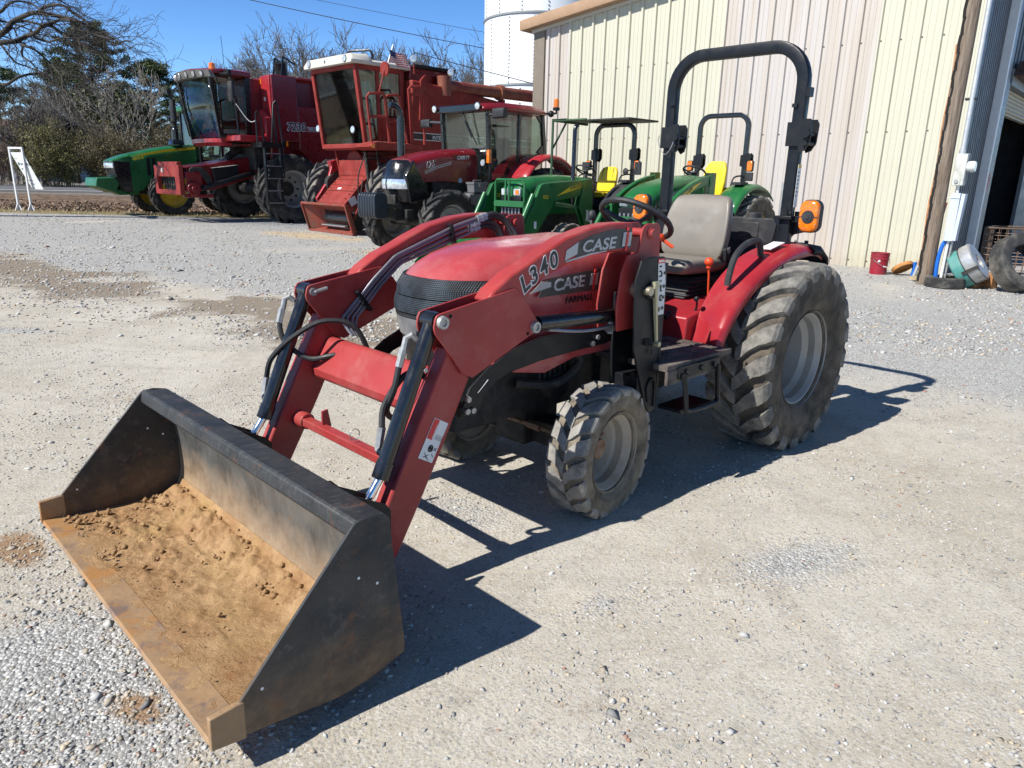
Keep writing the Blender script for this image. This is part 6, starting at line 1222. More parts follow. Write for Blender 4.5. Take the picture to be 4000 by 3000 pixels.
# ---------------------------------------------------------------- green loader tractors
def loader_tractor(loc,label,k):
    t=thing('utility_tractor',label,'tractor',loc,225)
    if k=='E':
        hs=((2.80,.24,1.40,.92),(2.74,.28,1.46,.9),(2.46,.30,1.53,.9),(1.83,.31,1.585,.9),(1.35,.31,1.575,.9),(.95,.29,1.55,1.0)); AL=.6; zs=0
    else:
        hs=((2.56,.22,1.24,.86),(2.50,.26,1.30,.86),(2.3,.29,1.41,.86),(2.05,.30,1.49,.86),(1.6,.31,1.57,.9),(1.25,.31,1.61,.95),(.95,.29,1.62,1.0)); AL=.55; zs=0
    xf=hs[0][0]
    mb=MB(); mb.loft([hoodsec(x,w,zt,zb,3.4,18,zm=zb+(zt-zb)*.55) for x,w,zt,zb in hs]); hd=obj('hood',mb,GREEN,t,smooth=45)
    mb=MB(); mb.box2((xf-.02,-.25,.74),(xf+.025,.25,1.20 if k=='E' else 1.08)); gr=obj('grille',mb,BLACK,t,bev=.01)
    mb=MB()
    for j in range(6): mb.box2((xf+.025,-.22+.085*j,.76),(xf+.035,-.19+.085*j,1.0))
    obj('grille_bar',mb,PIPE,gr)
    zl=1.27 if k=='E' else 1.16
    for y in (-.15,.15):
        mb=MB(); mb.box((xf+.01,y,zl),(.05,.17,.12)); hl=obj('headlight',mb,LENS,t,bev=.015)
    mb=MB(); mb.box((xf+.038,.17,zl),(.012,.08,.075)); obj('turn_signal',mb,AMBER,t)
    mb=MB(); mb.box2((.9,-.2,.5),(xf-.1,.2,.95)); mb.box2((-.4,-.28,.5),(1.0,.28,.95)); mb.cyl((0,-.7,.62),(0,.7,.62),.12,12); mb.cyl((xf-.75,-.6,.4),(xf-.75,.6,.4),.07,10); mb.box((.25,0,1.02),(.9,.9,.06)); obj('chassis',mb,DARK,t,bev=.02)
    mb=MB(); mb.box((.65,0,.78),(.7,1.2,.04)); mb.box((.5,0,.9),(.12,.5,.3)); obj('foot_platform',mb,GREEN if k=='E' else BLACK,t,bev=.01)
    mb=MB(); mb.loft([hoodsec(.98,.27,1.55,1.0,3,12),hoodsec(.75,.2,1.56,1.0,3,12)]); mb.tube([(.85,0,1.5),(.78,0,1.66)],.04,10); obj('dash_console',mb,PLASTIC,t)
    seatwheel(t,(.80,0,1.68),.20,-R(28),PLASTIC,.016)
    # seat
    ym=mat('yellow_seat_vinyl',(.80,.56,.02),.4,var=.06) if k=='E' else bpy.data.materials['yellow_seat_vinyl']
    sh=.47 if k=='E' else .58; w=.46
    mb=MB(); mb.loft([[(.12-.10*u+b_+(abs(a)/.25)**2*.05,a,1.30+sh*u) for a,b_ in rrect(w*kk,.09,.035,4)] for u,kk in ((0,.8),(.06,.95),(.4,1),(.75,.93),(.94,.72),(1,.45))]); sb=obj('seat_back',fixn(mb),ym,t,smooth=50)
    mb=MB(); mb.loft([[(x,a,1.22+b_+(abs(a)/.25)**2*.03) for a,b_ in rrect(w*kk,.09,.04,4)] for x,kk in ((.08,.9),(.14,1),(.42,1),(.52,.85))]); obj('seat_cushion',fixn(mb),ym,t,smooth=50)
    if k=='E':
        mb=MB()
        for y in (-.13,-.045,.045,.13): mb.tube([(.165+(abs(y)/.25)**2*.05-.08*u,y,1.33+.42*u) for u in (0,.3,.6,1)],.006,5)
        obj('seat_seam',mb,PLASTIC,sb)
    mb=MB(); mb.box((.28,0,1.1),(.4,.4,.16)); mb.box((-.05,0,1.25),(.1,.8,.35)); obj('seat_base',mb,PLASTIC,t,bev=.02)
    for sd in (1,-1):
        wheel(t,(0,sd*.74,.645),.66,.36,.33,sd,TYREDARK if k=='E' else TYRE,RIMYEL,18,.035,.08,.33,dish=.16)
        wheel(t,(xf-.75,sd*.68,.375),.385,.26,.2,sd,TYREDARK if k=='G' else TYRE,RIMYEL,16,.012 if k=='E' else .025,.06,.3,dish=.08)
        mb=MB(); sec=[]
        for j in range(12):
            a=R(28+j*9.5); x=.0+.80*math.cos(a)*1.08+.06; z=.66+.83*math.sin(a); sec.append([(x-.0,sd*.42,z-.01),(x,sd*.46,z+.01),(x,sd*.78,z+.01),(x,sd*.85,z-.03),(x-.01,sd*.86,z-.07)])
        m=5; mb.add([p for q in sec for p in q],[(i*m+j,i*m+j+1,(i+1)*m+j+1,(i+1)*m+j) for i in range(11) for j in range(4)]); fd=obj('fender',fixn(mb),GREEN if k=='G' else PLASTIC,t,smooth=60); s=fd.modifiers.new('t','SOLIDIFY'); s.thickness=.02
        mb=MB(); mb.box((.30,sd*.6,1.50),(.26,.2,.05)); mb.tube(crv([(.45,sd*.52,1.46),(.35,sd*.52,1.60),(.0,sd*.5,1.62),(-.1,sd*.5,1.48)],5),.016,8); obj('fender_top',mb,PLASTIC,fd,bev=.015)
    # roll bar
    zt=2.56 if k=='E' else 2.66; hw=.475; mb=MB(); rr=.20
    path=[(-.05,-hw,.95),(-.05,-hw,1.6),(-.05,-hw,zt-rr)]+[(-.05,-hw+rr-rr*math.cos(R(a)),zt-rr+rr*math.sin(R(a))) for a in range(10,91,10)]
    path=path+[(x,-y,z) for x,y,z in path[::-1]]
    mb.sweep(path,rrect(.085,.065,.012,2),up=(1,0,0)); rb=obj('roll_bar',mb,GLOSSBLACK,t,smooth=40)
    zh=2.03 if k=='E' else 1.92
    for sd in (1,-1):
        mb=MB()
        for x in (-.0,-.10): mb.prism([(sd*y,z) for y,z in ((.41,zh-.12),(.55,zh-.17),(.60,zh-.10),(.60,zh+.06),(.56,zh+.10),(.41,zh+.06))] if sd>0 else [(y,z) for y,z in ((-.54,zh-.12),(-.40,zh-.17),(-.35,zh-.10),(-.35,zh+.06),(-.39,zh+.10),(-.54,zh+.06))],x-.01,x+.01,'x')
        obj('hinge_bracket',fixn(mb),BLACK,rb)
        mb=MB(); yy=sd*.605; mb.box((-.03,sd*.55,1.78),(.05,.1,.04)); mb.prism([(yy+p[0],1.80+p[1]) for p in rrect(.115,.19,.03,4)],-.04,.0,'x'); lh=obj('signal_lamp',fixn(mb),PLASTIC,t)
        mb=MB(); mb.prism([(yy+p[0],1.80+p[1]) for p in rrect(.10,.17,.03,4)],.0,.02,'x'); obj('amber_lens',fixn(mb),AMBER,lh,bev=.008)
        if k=='G': 
            mb=MB(); mb.box((-.02,yy,1.62),(.05,.13,.15)); obj('lamp_guard',mb,PLASTIC,lh,bev=.012)
    # loader
    for sd in (1,-1):
        c=sd*AL
        if k=='E':
            bm_=[(2.69,1.415),(2.62,1.435),(1.50,1.515),(1.44,1.50),(1.42,1.30),(1.69,1.22),(2.37,1.14),(2.42,1.10)]; lo=[(2.66,1.43),(2.74,1.40),(2.95,1.02),(3.40,.34),(3.52,.16),(3.44,.10),(3.36,.14),(2.76,.66),(2.40,1.10)]; tw=[(1.40,1.53),(1.62,1.50),(1.74,1.05),(1.62,.84),(1.54,.64),(1.36,.64),(1.36,1.2)]; cy=((2.86,1.24),(3.28,.42)); lf=((2.36,1.10),(1.66,1.02))
        else:
            bm_=[(2.42,1.16),(2.27,1.24),(2.05,1.37),(1.75,1.50),(1.45,1.585),(1.22,1.62),(1.14,1.60),(1.14,1.47),(1.45,1.44),(1.75,1.35),(2.0,1.20),(2.16,1.05)]; lo=[(2.42,1.17),(2.60,.95),(2.75,.62),(3.15,.22),(3.05,.12),(2.6,.5),(2.16,1.02)]; tw=[(1.10,1.66),(1.26,1.66),(1.30,1.3),(1.45,1.0),(1.40,.64),(1.15,.64),(1.10,1.2)]; cy=((2.48,1.14),(2.95,.42)); lf=((2.2,1.05),(1.35,.98))
        mb=MB(); mb.prism(bm_,c-.04,c+.04); ar=obj('loader_arm',fixn(mb),GREEN,t,bev=.012)
        mb=MB(); mb.prism(lo,c-.045,c-.033); mb.prism(lo,c+.033,c+.045); mb.prism([(x*.995,z) for x,z in lo],c-.03,c+.03); obj('lower_boom',fixn(mb),GREEN,ar,bev=.004)
        mb=MB(); mb.prism(tw,c-.055,c-.045); mb.prism(tw,c+.046,c+.056); mb.box2((1.36 if k=='E' else 1.12,c-.045,.62),(1.48,c+.045,1.0)); obj('loader_tower',fixn(mb),GREEN,t,bev=.006)
        mb=MB(); mb.tube([(cy[0][0]+.03,c,cy[0][1]),(cy[1][0]+.08,c,cy[1][1])],.045,14); cc=obj('tilt_cylinder',mb,GREEN,t)
        mb=MB(); mb.tube([(cy[1][0]+.08,c,cy[1][1]),(cy[1][0]+.2,c,cy[1][1]-.18)],.02,10); obj('cylinder_rod',mb,CHROME,cc)
        mb=MB(); mb.tube([(lf[0][0],c,lf[0][1]),(lf[1][0]+.25,c,lf[1][1]+.02)],.042,14); mb.tube([(lf[1][0]+.26,c,lf[1][1]+.02),lf and (lf[1][0],c,lf[1][1])],.026,10); obj('lift_cylinder',mb,GREEN,t)
        mb=MB(); x0,z0=(2.78,1.22) if k=='E' else (2.44,1.1); mb.tube(crv([(x0,c-.05,z0),(x0+.05,c-.09,z0-.1),(x0+.2,c-.07,z0-.3),(x0+.32,c-.05,z0-.5)],5),.014,6); mb.tube(crv([(x0-.1,c-.06,z0+.05),(x0-.05,c-.13,z0-.1),(x0+.05,c-.12,z0-.35)],5),.014,6); obj('hydraulic_hose',mb,RUBBER,ar)
        if k=='E':
            mb=MB(); mb.prism([(2.34,1.22),(2.0,1.375),(1.52,1.475),(1.48,1.43),(1.85,1.33)],c+.041,c+.044); obj('decal_stripe',fixn(mb),YELLOW,ar,smooth=0)
            text('lettering','JOHN DEERE',DECALGREY,ar,(1.98,c+.0445,1.33),(-1,0,.2),(0,0,1),.065,1,0,.01)
            text('lettering','522',YELLOW,ar,(2.69,c+.0455,1.18),(-1,0,-.03),(0,0,1),.085,1.1,.1,.01)
            mb=MB(); mb.box((2.86,c+.0455,.74),(.06,.002,.12)); mb.box((1.5,c+.0575,.88),(.05,.002,.2)); mb.box((1.43,c+.0575,.86),(.05,.002,.2)); obj('warning_label',mb,PAPER,ar,smooth=0)
        else:
            mb=MB(); mb.prism([(2.28,1.15),(2.0,1.335),(1.7,1.46),(1.5,1.515),(1.7,1.41),(2.0,1.24)],c+.041,c+.044); obj('decal_stripe',fixn(mb),YELLOW,ar,smooth=0)
            text('lettering','JOHN DEERE',DECALGREY,ar,(2.02,c+.0445,1.26),(-1,0,.55),(.5,0,1),.05,1,0,.01)
            mb=MB()
            for j in range(4): mb.tube(crv([(1.35,c-.05,1.56-.03*j),(1.75,c-.05,1.45-.032*j),(2.05,c-.05,1.28-.03*j),(2.25,c-.05,1.12-.02*j)],5),.010,6)
            obj('hydraulic_line',mb,BLACK,ar)
            mb=MB(); mb.box((2.40,c,1.17),(.09,.1,.1)); obj('knee_joint',mb,PIPE,ar,bev=.02)
    mb=MB(); x0=3.30 if k=='E' else 2.85; mb.cyl((x0,-AL,.34),(x0,AL,.34),.06,14); obj('cross_tube',mb,GREEN,t)
    bx=3.55 if k=='E' else 3.2; mb=MB(); sh_=[(bx,.05),(bx-.03,.25),(bx+.05,.52),(bx+.07,.52),(bx+.02,.25),(bx+.06,.08),(bx+.75,.03),(bx+.76,.015),(bx+.1,.02)]
    mb.prism(sh_,-.86,.86); bk_=obj('bucket',fixn(mb),GREEN,t,bev=.005)
    for sd in (1,-1):
        mb=MB(); mb.prism([(bx,.05),(bx-.02,.25),(bx+.05,.52),(bx+.2,.50),(bx+.74,.08),(bx+.74,.02),(bx+.1,.02)],sd*.855,sd*.87); obj('side_plate',fixn(mb),GREEN,bk_,bev=.004)
    # brush guard
    gx=2.88 if k=='E' else 2.66; zt_=1.48 if k=='E' else 1.20; zb_=1.03 if k=='E' else .86
    mb=MB(); mb.tube([(gx,-.33,zb_-.25),(gx,-.33,zt_-.05),(gx,-.29,zt_),(gx,.35,zt_),(gx,.39,zt_-.05),(gx,.39,zb_-.25)],.022,8)
    if k=='E': 
        for y in (-.07,.02): mb.bar((gx,y,zb_),(gx,y,zt_),.03,.03,(1,0,0))
    mb.prism([(y,z) for y,z in rrect(.74,.10,.03,3,.03,zb_+.045)],gx+.005,gx+.03,'x'); obj('grille_guard',fixn(mb),GREEN,t)
    return t
E=loader_tractor((1.9,15.0,0),'green loader tractor with a flat black canopy and upright exhaust, nearest the red cab tractor','E')
mb=MB(); mb.box((-.02,.09,2.63),(.95,1.22,.035)); mb.mi(1).box((.75,-.36,2.595),(1.0,.34,.02)); obj('canopy',mb,[mat('weathered_canopy_board',(.022,.024,.02),.7,var=.3,dust=(.07,.065,.055),da=.2),mat('canopy_olive',(.03,.05,.025),.6)],E,bev=.008)
mb=MB()
mb.tube([(1.22,-.52,1.0),(1.22,-.52,2.57),(.2,-.52,2.57)],.026,8); mb.tube([(1.22,.3,2.57),(1.22,-.52,2.57)],.022,8); mb.tube([(1.22,-.52,2.05),(.85,-.52,2.55)],.02,8)
obj('canopy_post',mb,mat('olive_green_post',(.03,.07,.03),.5),E)
mb=MB(); mb.tube([(1.58,.35,1.0),(1.58,.35,2.36),(1.56,.35,2.42),(1.52,.36,2.45)],.04,14); obj('exhaust_stack',mb,GLOSSBLACK,E)
mb=MB(); mb.tube([(-.05,.5,1.95),(.02,.62,1.82)],.012,6); mb.loft([[(.03+b_,.66+a,z) for a,b_ in rrect(.15,.05,.02,3)] for z in (1.62,1.86)]); obj('mirror',fixn(mb),PLASTIC,E); mb=MB(); mb.loft([[(.05+b_,-.62+a,z) for a,b_ in rrect(.2,.05,.02,3)] for z in (1.70,1.86)]); obj('mirror',fixn(mb),PLASTIC,E); mb=MB(); mb.ball((.1,.42,1.68),.07,12,(.4,1,1)); mb.tube([(.08,.42,1.68),(-.04,.45,1.72)],.012,6); obj('rear_lamp',fixn(mb),PLASTIC,E)
mb=MB(); mb.loft([[(1.9+b_,-.95+a,z) for a,b_ in rrect(.02,.03,.005,2)] for z in (.9,1.0)])
G=loader_tractor((3.66,13.6,0),'green loader tractor with tall yellow seat and bare roll bar, nearest the metal wall','G')
GB=thing('metal_post','short galvanised plate standing upright behind the grey seat of the front tractor','post',tuple(Vector((4.35,12.1,0))),225)
mb=MB(); mb.prism([(-.05,.0),(.05,.0),(.07,1.55),(-.035,1.53)],-.02,.02,'x'); mb.box((0,0,.01),(.24,.24,.02)); obj('plate',fixn(mb),STEEL,GB,bev=.004)
# ---------------------------------------------------------------- small things by the building
rb=pail('pail',(6.50,12.93,0),.158,.375,mat('grubby_red_plastic',(.32,.012,.03),.45,var=.1,dust=(.12,.05,.05),da=.4,ds=6),'red plastic pail standing against the cream metal wall')
mb=MB(); mb.tube(crv([(-.15,-.06,.26),(-.09,-.15,.20),(.0,-.172,.15),(.08,-.15,.13),(.13,-.10,.2),(.15,-.05,.26)],6),.004,5); mb.mi(1).tube([(.0,-.172,.15),(.08,-.15,.13)],.011,8); obj('bail_handle',mb,[STEEL,WHITE],rb)
mb=MB(); mb.ball((-.07,-.137,.235),.028,10,(1,.3,.8)); obj('round_decal',mb,PAPER,rb)
ld=thing('pail_cover','rusty orange round lid lying tilted beside the red pail','lid',(6.86,12.80,.02),20)
mb=MB(); mb.lathe([(0,.018),(.15,.018),(.165,.03),(.178,.028),(.18,.0),(.17,-.03),(.165,-.03),(.165,.0),(0,.002)],'z',n=36); mb.v=[Matrix.Rotation(R(-38),3,'X')@Vector(v)+Vector((0,0,.115)) for v in mb.v]
o=obj('disc',mb,mat('rust_orange_lid',(.45,.20,.055),.65,var=.25,vs=9,dust=(.25,.12,.05),da=.3),ld)
mb=MB(); mb.box((0,.0,.03),(.11,.03,.022)); mb.box((0,0,.045),(.02,.06,.03)); mb.v=[Matrix.Rotation(R(-38),3,'X')@Vector(v)+Vector((0,0,.115)) for v in mb.v]; obj('spout_bar',mb,mat('brassy_bar',(.33,.24,.10),.5,metal=.4),ld)
bj=thing('pipe_offcut','short blue plastic pipe offcut behind the orange lid','pipe',(7.02,12.72,0),0); mb=MB(); mb.tube([(0,0,0),(.01,0,.12),(.0,.02,.24)],.04,12); obj('pipe',mb,BLUE,bj)
bd_=thing('board_scrap','tan wooden scrap lying at the foot of the utility pole','board',(6.72,12.0,.03),30); mb=MB(); mb.prism([(-.16,-.08),(.14,-.1),(.2,.06),(-.1,.09)],0,.05,'z'); obj('board',mb,mat('tan_scrap_wood',(.42,.33,.2),.8,var=.2),bd_)
WTY=mat('worn_road_tyre',(.035,.034,.033),.75,var=.25,vs=6,dust=(.30,.27,.22),da=.35,ds=2.5,bmp=.3,bs=40)
def road_tyre(Ro,W,rr):
    mb=MB(); p=[(rr,-.36*W),(rr+.03*Ro,-.42*W),(rr+.5*(Ro-rr),-.5*W),(Ro-.06*Ro,-.46*W),(Ro-.015*Ro,-.40*W)]
    for k in range(-3,4): p+=[(Ro,(k*.115-.045)*W),(Ro,(k*.115+.03)*W),(Ro-.02*Ro,(k*.115+.034)*W),(Ro-.02*Ro,(k*.115+.066)*W)]
    p+=[(Ro-.015*Ro,.40*W),(Ro-.06*Ro,.46*W),(rr+.5*(Ro-rr),.5*W),(rr+.03*Ro,.42*W),(rr,.36*W),(rr+.35*(Ro-rr),.40*W),(Ro-.09*Ro,.3*W),(Ro-.08*Ro,0),(Ro-.09*Ro,-.3*W),(rr+.35*(Ro-rr),-.40*W)]
    mb.lathe(p,'y',n=56,close=True); return fixn(mb)
ft=thing('old_tyre','small worn tyre lying flat at the foot of the utility pole','tyre',(6.76,11.31,0),0)
mb=road_tyre(.285,.17,.20); o=obj('tyre',mb,WTY,ft,smooth=30,loc=(0,0,.085),rot=(R(90),0,0))
bt=thing('truck_tyre','large dusty truck tyre standing upright before the open doorway','tyre',(7.62,10.95,0),0)
mb=road_tyre(.445,.27,.25); obj('tyre',mb,WTY,bt,smooth=30,loc=(0,0,.43),rot=(R(-24),0,R(12)))
dr=thing('brake_drum','half teal half silver round drum tipped against the conduits','drum',(7.08,11.32,0),0)
ax=(VD*.80+Vector((0,0,.55))).normalized(); q=ax.to_track_quat('Z','Y'); DM=mat('teal_drum_paint',(.07,.26,.23),.5,var=.12,dust=(.2,.22,.2),da=.25)
mb=MB(); mb.lathe([(0,-.17),(.29,-.17),(.31,-.15),(.31,.0)],'z',n=40); d1=obj('drum_base',mb,DM,dr); mb2=MB(); mb2.lathe([(.31,.0),(.312,.008),(.312,.15),(.29,.17),(.12,.17),(.12,.12),(0,.12)],'z',n=40); d2=obj('drum_cap',mb2,mat('worn_aluminium_drum',(.50,.50,.50),.4,metal=.5,var=.2,dust=(.25,.24,.22),da=.4,ds=7),dr)
mb3=MB(); mb3.tube([(.315*math.cos(a),.315*math.sin(a),.0) for a in [2*PI*k/40 for k in range(40)]],.008,5,closed=True); mb3.box((-.3,-.08,.06),(.02,.05,.24)); d3=obj('clamp_band',mb3,DARK,dr)
for o in (d1,d2,d3): o.rotation_mode='QUATERNION'; o.rotation_quaternion=q; o.location=(0,0,.335)
bk=thing('wire_basket','rusty wire basket behind the large truck tyre','basket',(8.25,11.95,0),ang)
mb=MB()
for s_ in (-.42,.42):
    for k in range(9):
        z=.05+.105*k; mb.tube([(-.45,s_,z),(.45,s_,z)],.006,5); mb.tube([(s_*1.07,-.42,z),(s_*1.07,.42,z)],.006,5)
    for k in range(10): x=-.45+.1*k; mb.tube([(x,s_,.05),(x,s_,.89)],.006,5); mb.tube([(s_*1.07,x*.93,.05),(s_*1.07,x*.93,.89)],.006,5)
for s_ in (-.42,.42): mb.tube([(-.45,s_,.9),(.45,s_,.9)],.012,6); mb.tube([(s_*1.07,-.42,.9),(s_*1.07,.42,.9)],.012,6)
obj('wire_sides',mb,mat('rusty_wire',(.16,.11,.08),.6,metal=.4,var=.3),bk)
wb=thing('wood_block','short orange-brown timber block between the drum and the big tyre','block',(7.42,11.35,0),25); mb=MB(); mb.box((0,0,.12),(.16,.3,.24)); mb.box((-.1,.02,.04),(.4,.12,.08)); obj('timber',mb,mat('orange_timber',(.36,.17,.07),.8,var=.25),wb,bev=.006)
# ---------------------------------------------------------------- roadside sign
sg=thing('hanging_sign','white A-shaped post sign with a banner swinging sideways, beside the road','sign',(-18.23,27.28,-.02),-11)
WP=mat('white_sign_post',(.72,.72,.72),.5,var=.05)
mb=MB()
for x in (-.275,.275): mb.box2((x-.03,-.03,0),(x+.03,.03,2.22)); mb.prism([(x-.17,0),(x+.17,0),(x+.03,.26),(x-.03,.26)],-.012,.012); mb.prism([(-.17,0),(.17,0),(.03,.26),(-.03,.26)],x-.012,x+.012,'x')
mb.box2((-.305,-.032,2.18),(.305,.032,2.25)); obj('post_frame',fixn(mb),WP,sg,bev=.004)
mb=MB(); 
for x in (-.16,.16): mb.tube([(x,0,2.19),(x+.02,.0,2.08)],.008,5)
obj('hook',mb,STEEL,sg)
bn=thing('banner','printed white panel swinging from the roadside post frame','banner',(-18.23,27.28,-.02),-11)
sh=lambda x,z:(x+(2.07-z)*.46,.10*(2.07-z),z)
mb=MB(); Pn=[sh(-.25,2.07),sh(.27,2.07),sh(.22,.78),sh(-.25,.78)]; mb.add([Vector(p)+Vector((0,-.006,0)) for p in Pn]+[Vector(p)+Vector((0,.006,0)) for p in Pn],[(0,1,2,3),(7,6,5,4),(0,4,5,1),(1,5,6,2),(2,6,7,3),(3,7,4,0)]); obj('panel',fixn(mb),WHITE,bn,smooth=0)
tx=Vector((1,0,.0)); ty=(Vector(sh(0,1.9))-Vector(sh(0,1.2))).normalized()
NAVY=mat('sign_navy_ink',(.03,.06,.10),.6); TEAL=mat('sign_green_ink',(.05,.17,.13),.6)
for s_,z,x,sz,m in (('SPROSED',1.62,-.12,.115,NAVY),('llll lll lll',1.50,-.08,.03,TEAL),('lll lll   Street, AR 728',1.08,-.22,.045,NAVY),('Phone: (870) 555-2200',.95,-.18,.045,NAVY)):
    if 'Phone' in s_: s_='lll llll: llll llll'
    if 'Street' in s_: s_='llll l ll   llllll, ll lll'
    text('lettering',s_,m,bn,Vector(sh(x,z))+Vector((0,-.011,0)),tx,ty,sz,.8)
mb=MB(); mb.ball(Vector(sh(-.17,1.68))+Vector((0,-.008,0)),.05,10,(.8,.08,1.3)); mb.ball(Vector(sh(-.15,1.50))+Vector((0,-.008,0)),.03,10,(1.2,.08,1.2)); mb.box(Vector(sh(-.16,1.86))+Vector((0,-.008,0)),(.1,.006,.012)); obj('emblem',mb,TEAL,bn)
# ================================================================ trees, shrubs, far shed, wires
def segmesh(name,segs,m,parent=None,sides=3):
    S=np.array(segs,float); n=len(S); p=S[:,0:3];q=S[:,3:6];r0=S[:,6];r1=S[:,7]
    d=q-p; d/=np.linalg.norm(d,axis=1)[:,None]+1e-9
    h=np.where(np.abs(d[:,2:3])>.9,np.array([[1.,0,0]]),np.array([[0,0,1.]])); u=np.cross(d,h); u/=np.linalg.norm(u,axis=1)[:,None]; w=np.cross(d,u)
    V=[]
    for e,r in ((p,r0),(q,r1)):
        for k in range(sides): a=2*PI*k/sides; V.append(e+(u*math.cos(a)+w*math.sin(a))*r[:,None])
    V=np.stack(V,1).reshape(-1,3); f=np.array([(k,(k+1)%sides,sides+(k+1)%sides,sides+k) for k in range(sides)])
    F=(f[None]+(np.arange(n)*2*sides)[:,None,None]).reshape(-1,4)
    return rawmesh(name,V,F,m,parent,True)
def rawmesh(name,V,F,m,parent=None,smooth=False,tint=None):
    me=bpy.data.meshes.new(name); k=F.shape[1]; me.vertices.add(len(V)); me.vertices.foreach_set('co',np.ascontiguousarray(V,dtype=np.float32).ravel()); me.loops.add(F.size); me.loops.foreach_set('vertex_index',F.ravel().astype(np.int32)); me.polygons.add(len(F)); me.polygons.foreach_set('loop_start',np.arange(0,F.size,k).astype(np.int32))
    if smooth: me.polygons.foreach_set('use_smooth',np.ones(len(F),bool))
    me.update()
    if tint is not None: me.attributes.new('tint','FLOAT','POINT').data.foreach_set('value',tint.astype(np.float32))
    me.materials.append(m); o=bpy.data.objects.new(name,me); COL.objects.link(o); o.parent=parent; return o
def barkmat(name,a,b): 
    m,nt,bs=_nt(name); nt.links.new(mixc(nt,ramp(nt,noise(nt,2,6,.7),.35,.65),a,b),bs.inputs['Base Color']); bs.inputs['Roughness'].default_value=.9; return m
def leafmat(name,a,b,c=None):
    m,nt,bs=_nt(name); t=nt.nodes.new('ShaderNodeAttribute'); t.attribute_name='tint'; col=mixc(nt,t.outputs['Fac'],a,b); 
    nt.links.new(col,bs.inputs['Base Color']); bs.inputs['Roughness'].default_value=.55; bs.inputs['Specular IOR Level'].default_value=.3; return m
def leaves(name,C,size,m,parent,asp=.5,jit=1.0):
    "many leaf-sized quads at points C, random facing"
    n=len(C); a=rng.normal(size=(n,3)); a/=np.linalg.norm(a,axis=1)[:,None]; b=np.cross(a,rng.normal(size=(n,3))); b/=np.linalg.norm(b,axis=1)[:,None]
    s=size*(.6+.8*rng.random(n))[:,None]; V=np.stack([C-a*s,C-b*s*asp,C+a*s,C+b*s*asp],1).reshape(-1,3); F=np.arange(4*n).reshape(n,4)
    return rawmesh(name,V,F,m,parent,False,np.repeat(rng.random(n),4))
def grow(segs,p,d,L,r,depth,ratio=.72,spread=.55,kids=(2,3),up=.12,minr=.012,wob=.16,nseg=3,droop=0):
    p=np.array(p,float); d=np.array(d,float)
    pts=[(p,d)]
    for k in range(nseg):
        d=d+rng.normal(size=3)*wob; d[2]+=up-droop; d/=np.linalg.norm(d)
        q=p+d*L/nseg; ra=r*(1-.35*k/nseg); rb=r*(1-.35*(k+1)/nseg); segs.append((*p,*q,max(ra,minr),max(rb,minr*.8))); p=q; pts.append((p,d))
    if depth<=0: return
    n=rng.integers(kids[0],kids[1]+1)
    for k in range(n):
        e=d+rng.normal(size=3)*spread; e/=np.linalg.norm(e); grow(segs,p,e,L*ratio*(.75+.5*rng.random()),r*.62,depth-1,ratio,spread,kids,up,minr,wob,nseg,droop)
    if depth>=1:
        for k in range(2):
            i=rng.integers(1,nseg+0) if nseg>1 else 1; q,dd=pts[i]; e=dd+rng.normal(size=3)*spread*1.4; e/=np.linalg.norm(e); grow(segs,q,e,L*ratio*.7*(.6+.6*rng.random()),r*.45,depth-2 if depth>1 else 0,ratio,spread,kids,up,minr,wob,max(2,nseg-1),droop)
GREYBARK=barkmat('pale_grey_bark',(.085,.075,.067),(.17,.152,.138)); DKBARK=barkmat('dark_bark',(.025,.02,.018),(.06,.05,.042)); BROWNTWIG=barkmat('brown_twigs',(.10,.075,.055),(.21,.165,.125))
def bare_tree(loc,h,label,m,group,dep=6,spread=.5,ratio=.74,r=.22,minr=.022,kids=(2,4)):
    t=thing('bare_tree',label,'tree',loc,0,group); segs=[]; tr=[]
    hb=h*.22; tr.append((0,0,-.3,.05,.03,hb,r,r*.8)); 
    for k in range(4):
        a=2*PI*(k+rng.random()*.6)/4; grow(segs,(.05,.03,hb*(.8+.07*k)),(math.cos(a)*.55,math.sin(a)*.55,1),h*.235,r*.6,dep-1,ratio,spread,kids,.13,minr)
    grow(segs,(.05,.03,hb),(.05,0,1),h*.25,r*.75,dep-1,ratio,spread,kids,.13,minr)
    S=np.array(segs); zmax=np.percentile(S[:,5],97); k=h/zmax; S[:,[0,1,2,3,4,5]]*=k; tr[0]=tuple(np.array(tr[0][:6])*k)+tr[0][6:]
    segmesh('trunk',tr,m,t,8); segmesh('crown',S,m,t); return t
gt='leafless trees behind the harvesters'
for (x,y,h,lab) in ((-27.3,75,11.2,'leafless tree behind the newer combine, lowest of the row'),(-23.2,76,14.2,'tall twiggy leafless tree rising above the grain tank of the newer combine'),(-18.6,78,12.4,'leafless tree showing between the two combines'),(-14.6,75,13.0,'leafless tree rising just behind the white cab roof'),(-11.0,77,13.0,'leafless tree with a rounded top right of the white cab roof')):
    bare_tree((x,y,0),h,lab,GREYBARK,gt,dep=6,spread=.56,r=.26)
bare_tree((-4.2,74,0),11.6,'thin leafless tree beside the white silo',GREYBARK,gt,dep=5,r=.16,minr=.014); bare_tree((-2.2,84,0),15,'leafless tree partly hidden behind the silo',GREYBARK,gt,dep=6)
bare_tree((-34.2,66,0),9.5,'pale slender leafless tree in front of the dark pines',barkmat('silver_bark',(.17,.15,.13),(.30,.275,.245)),gt,dep=5,spread=.36,r=.13,minr=.02)
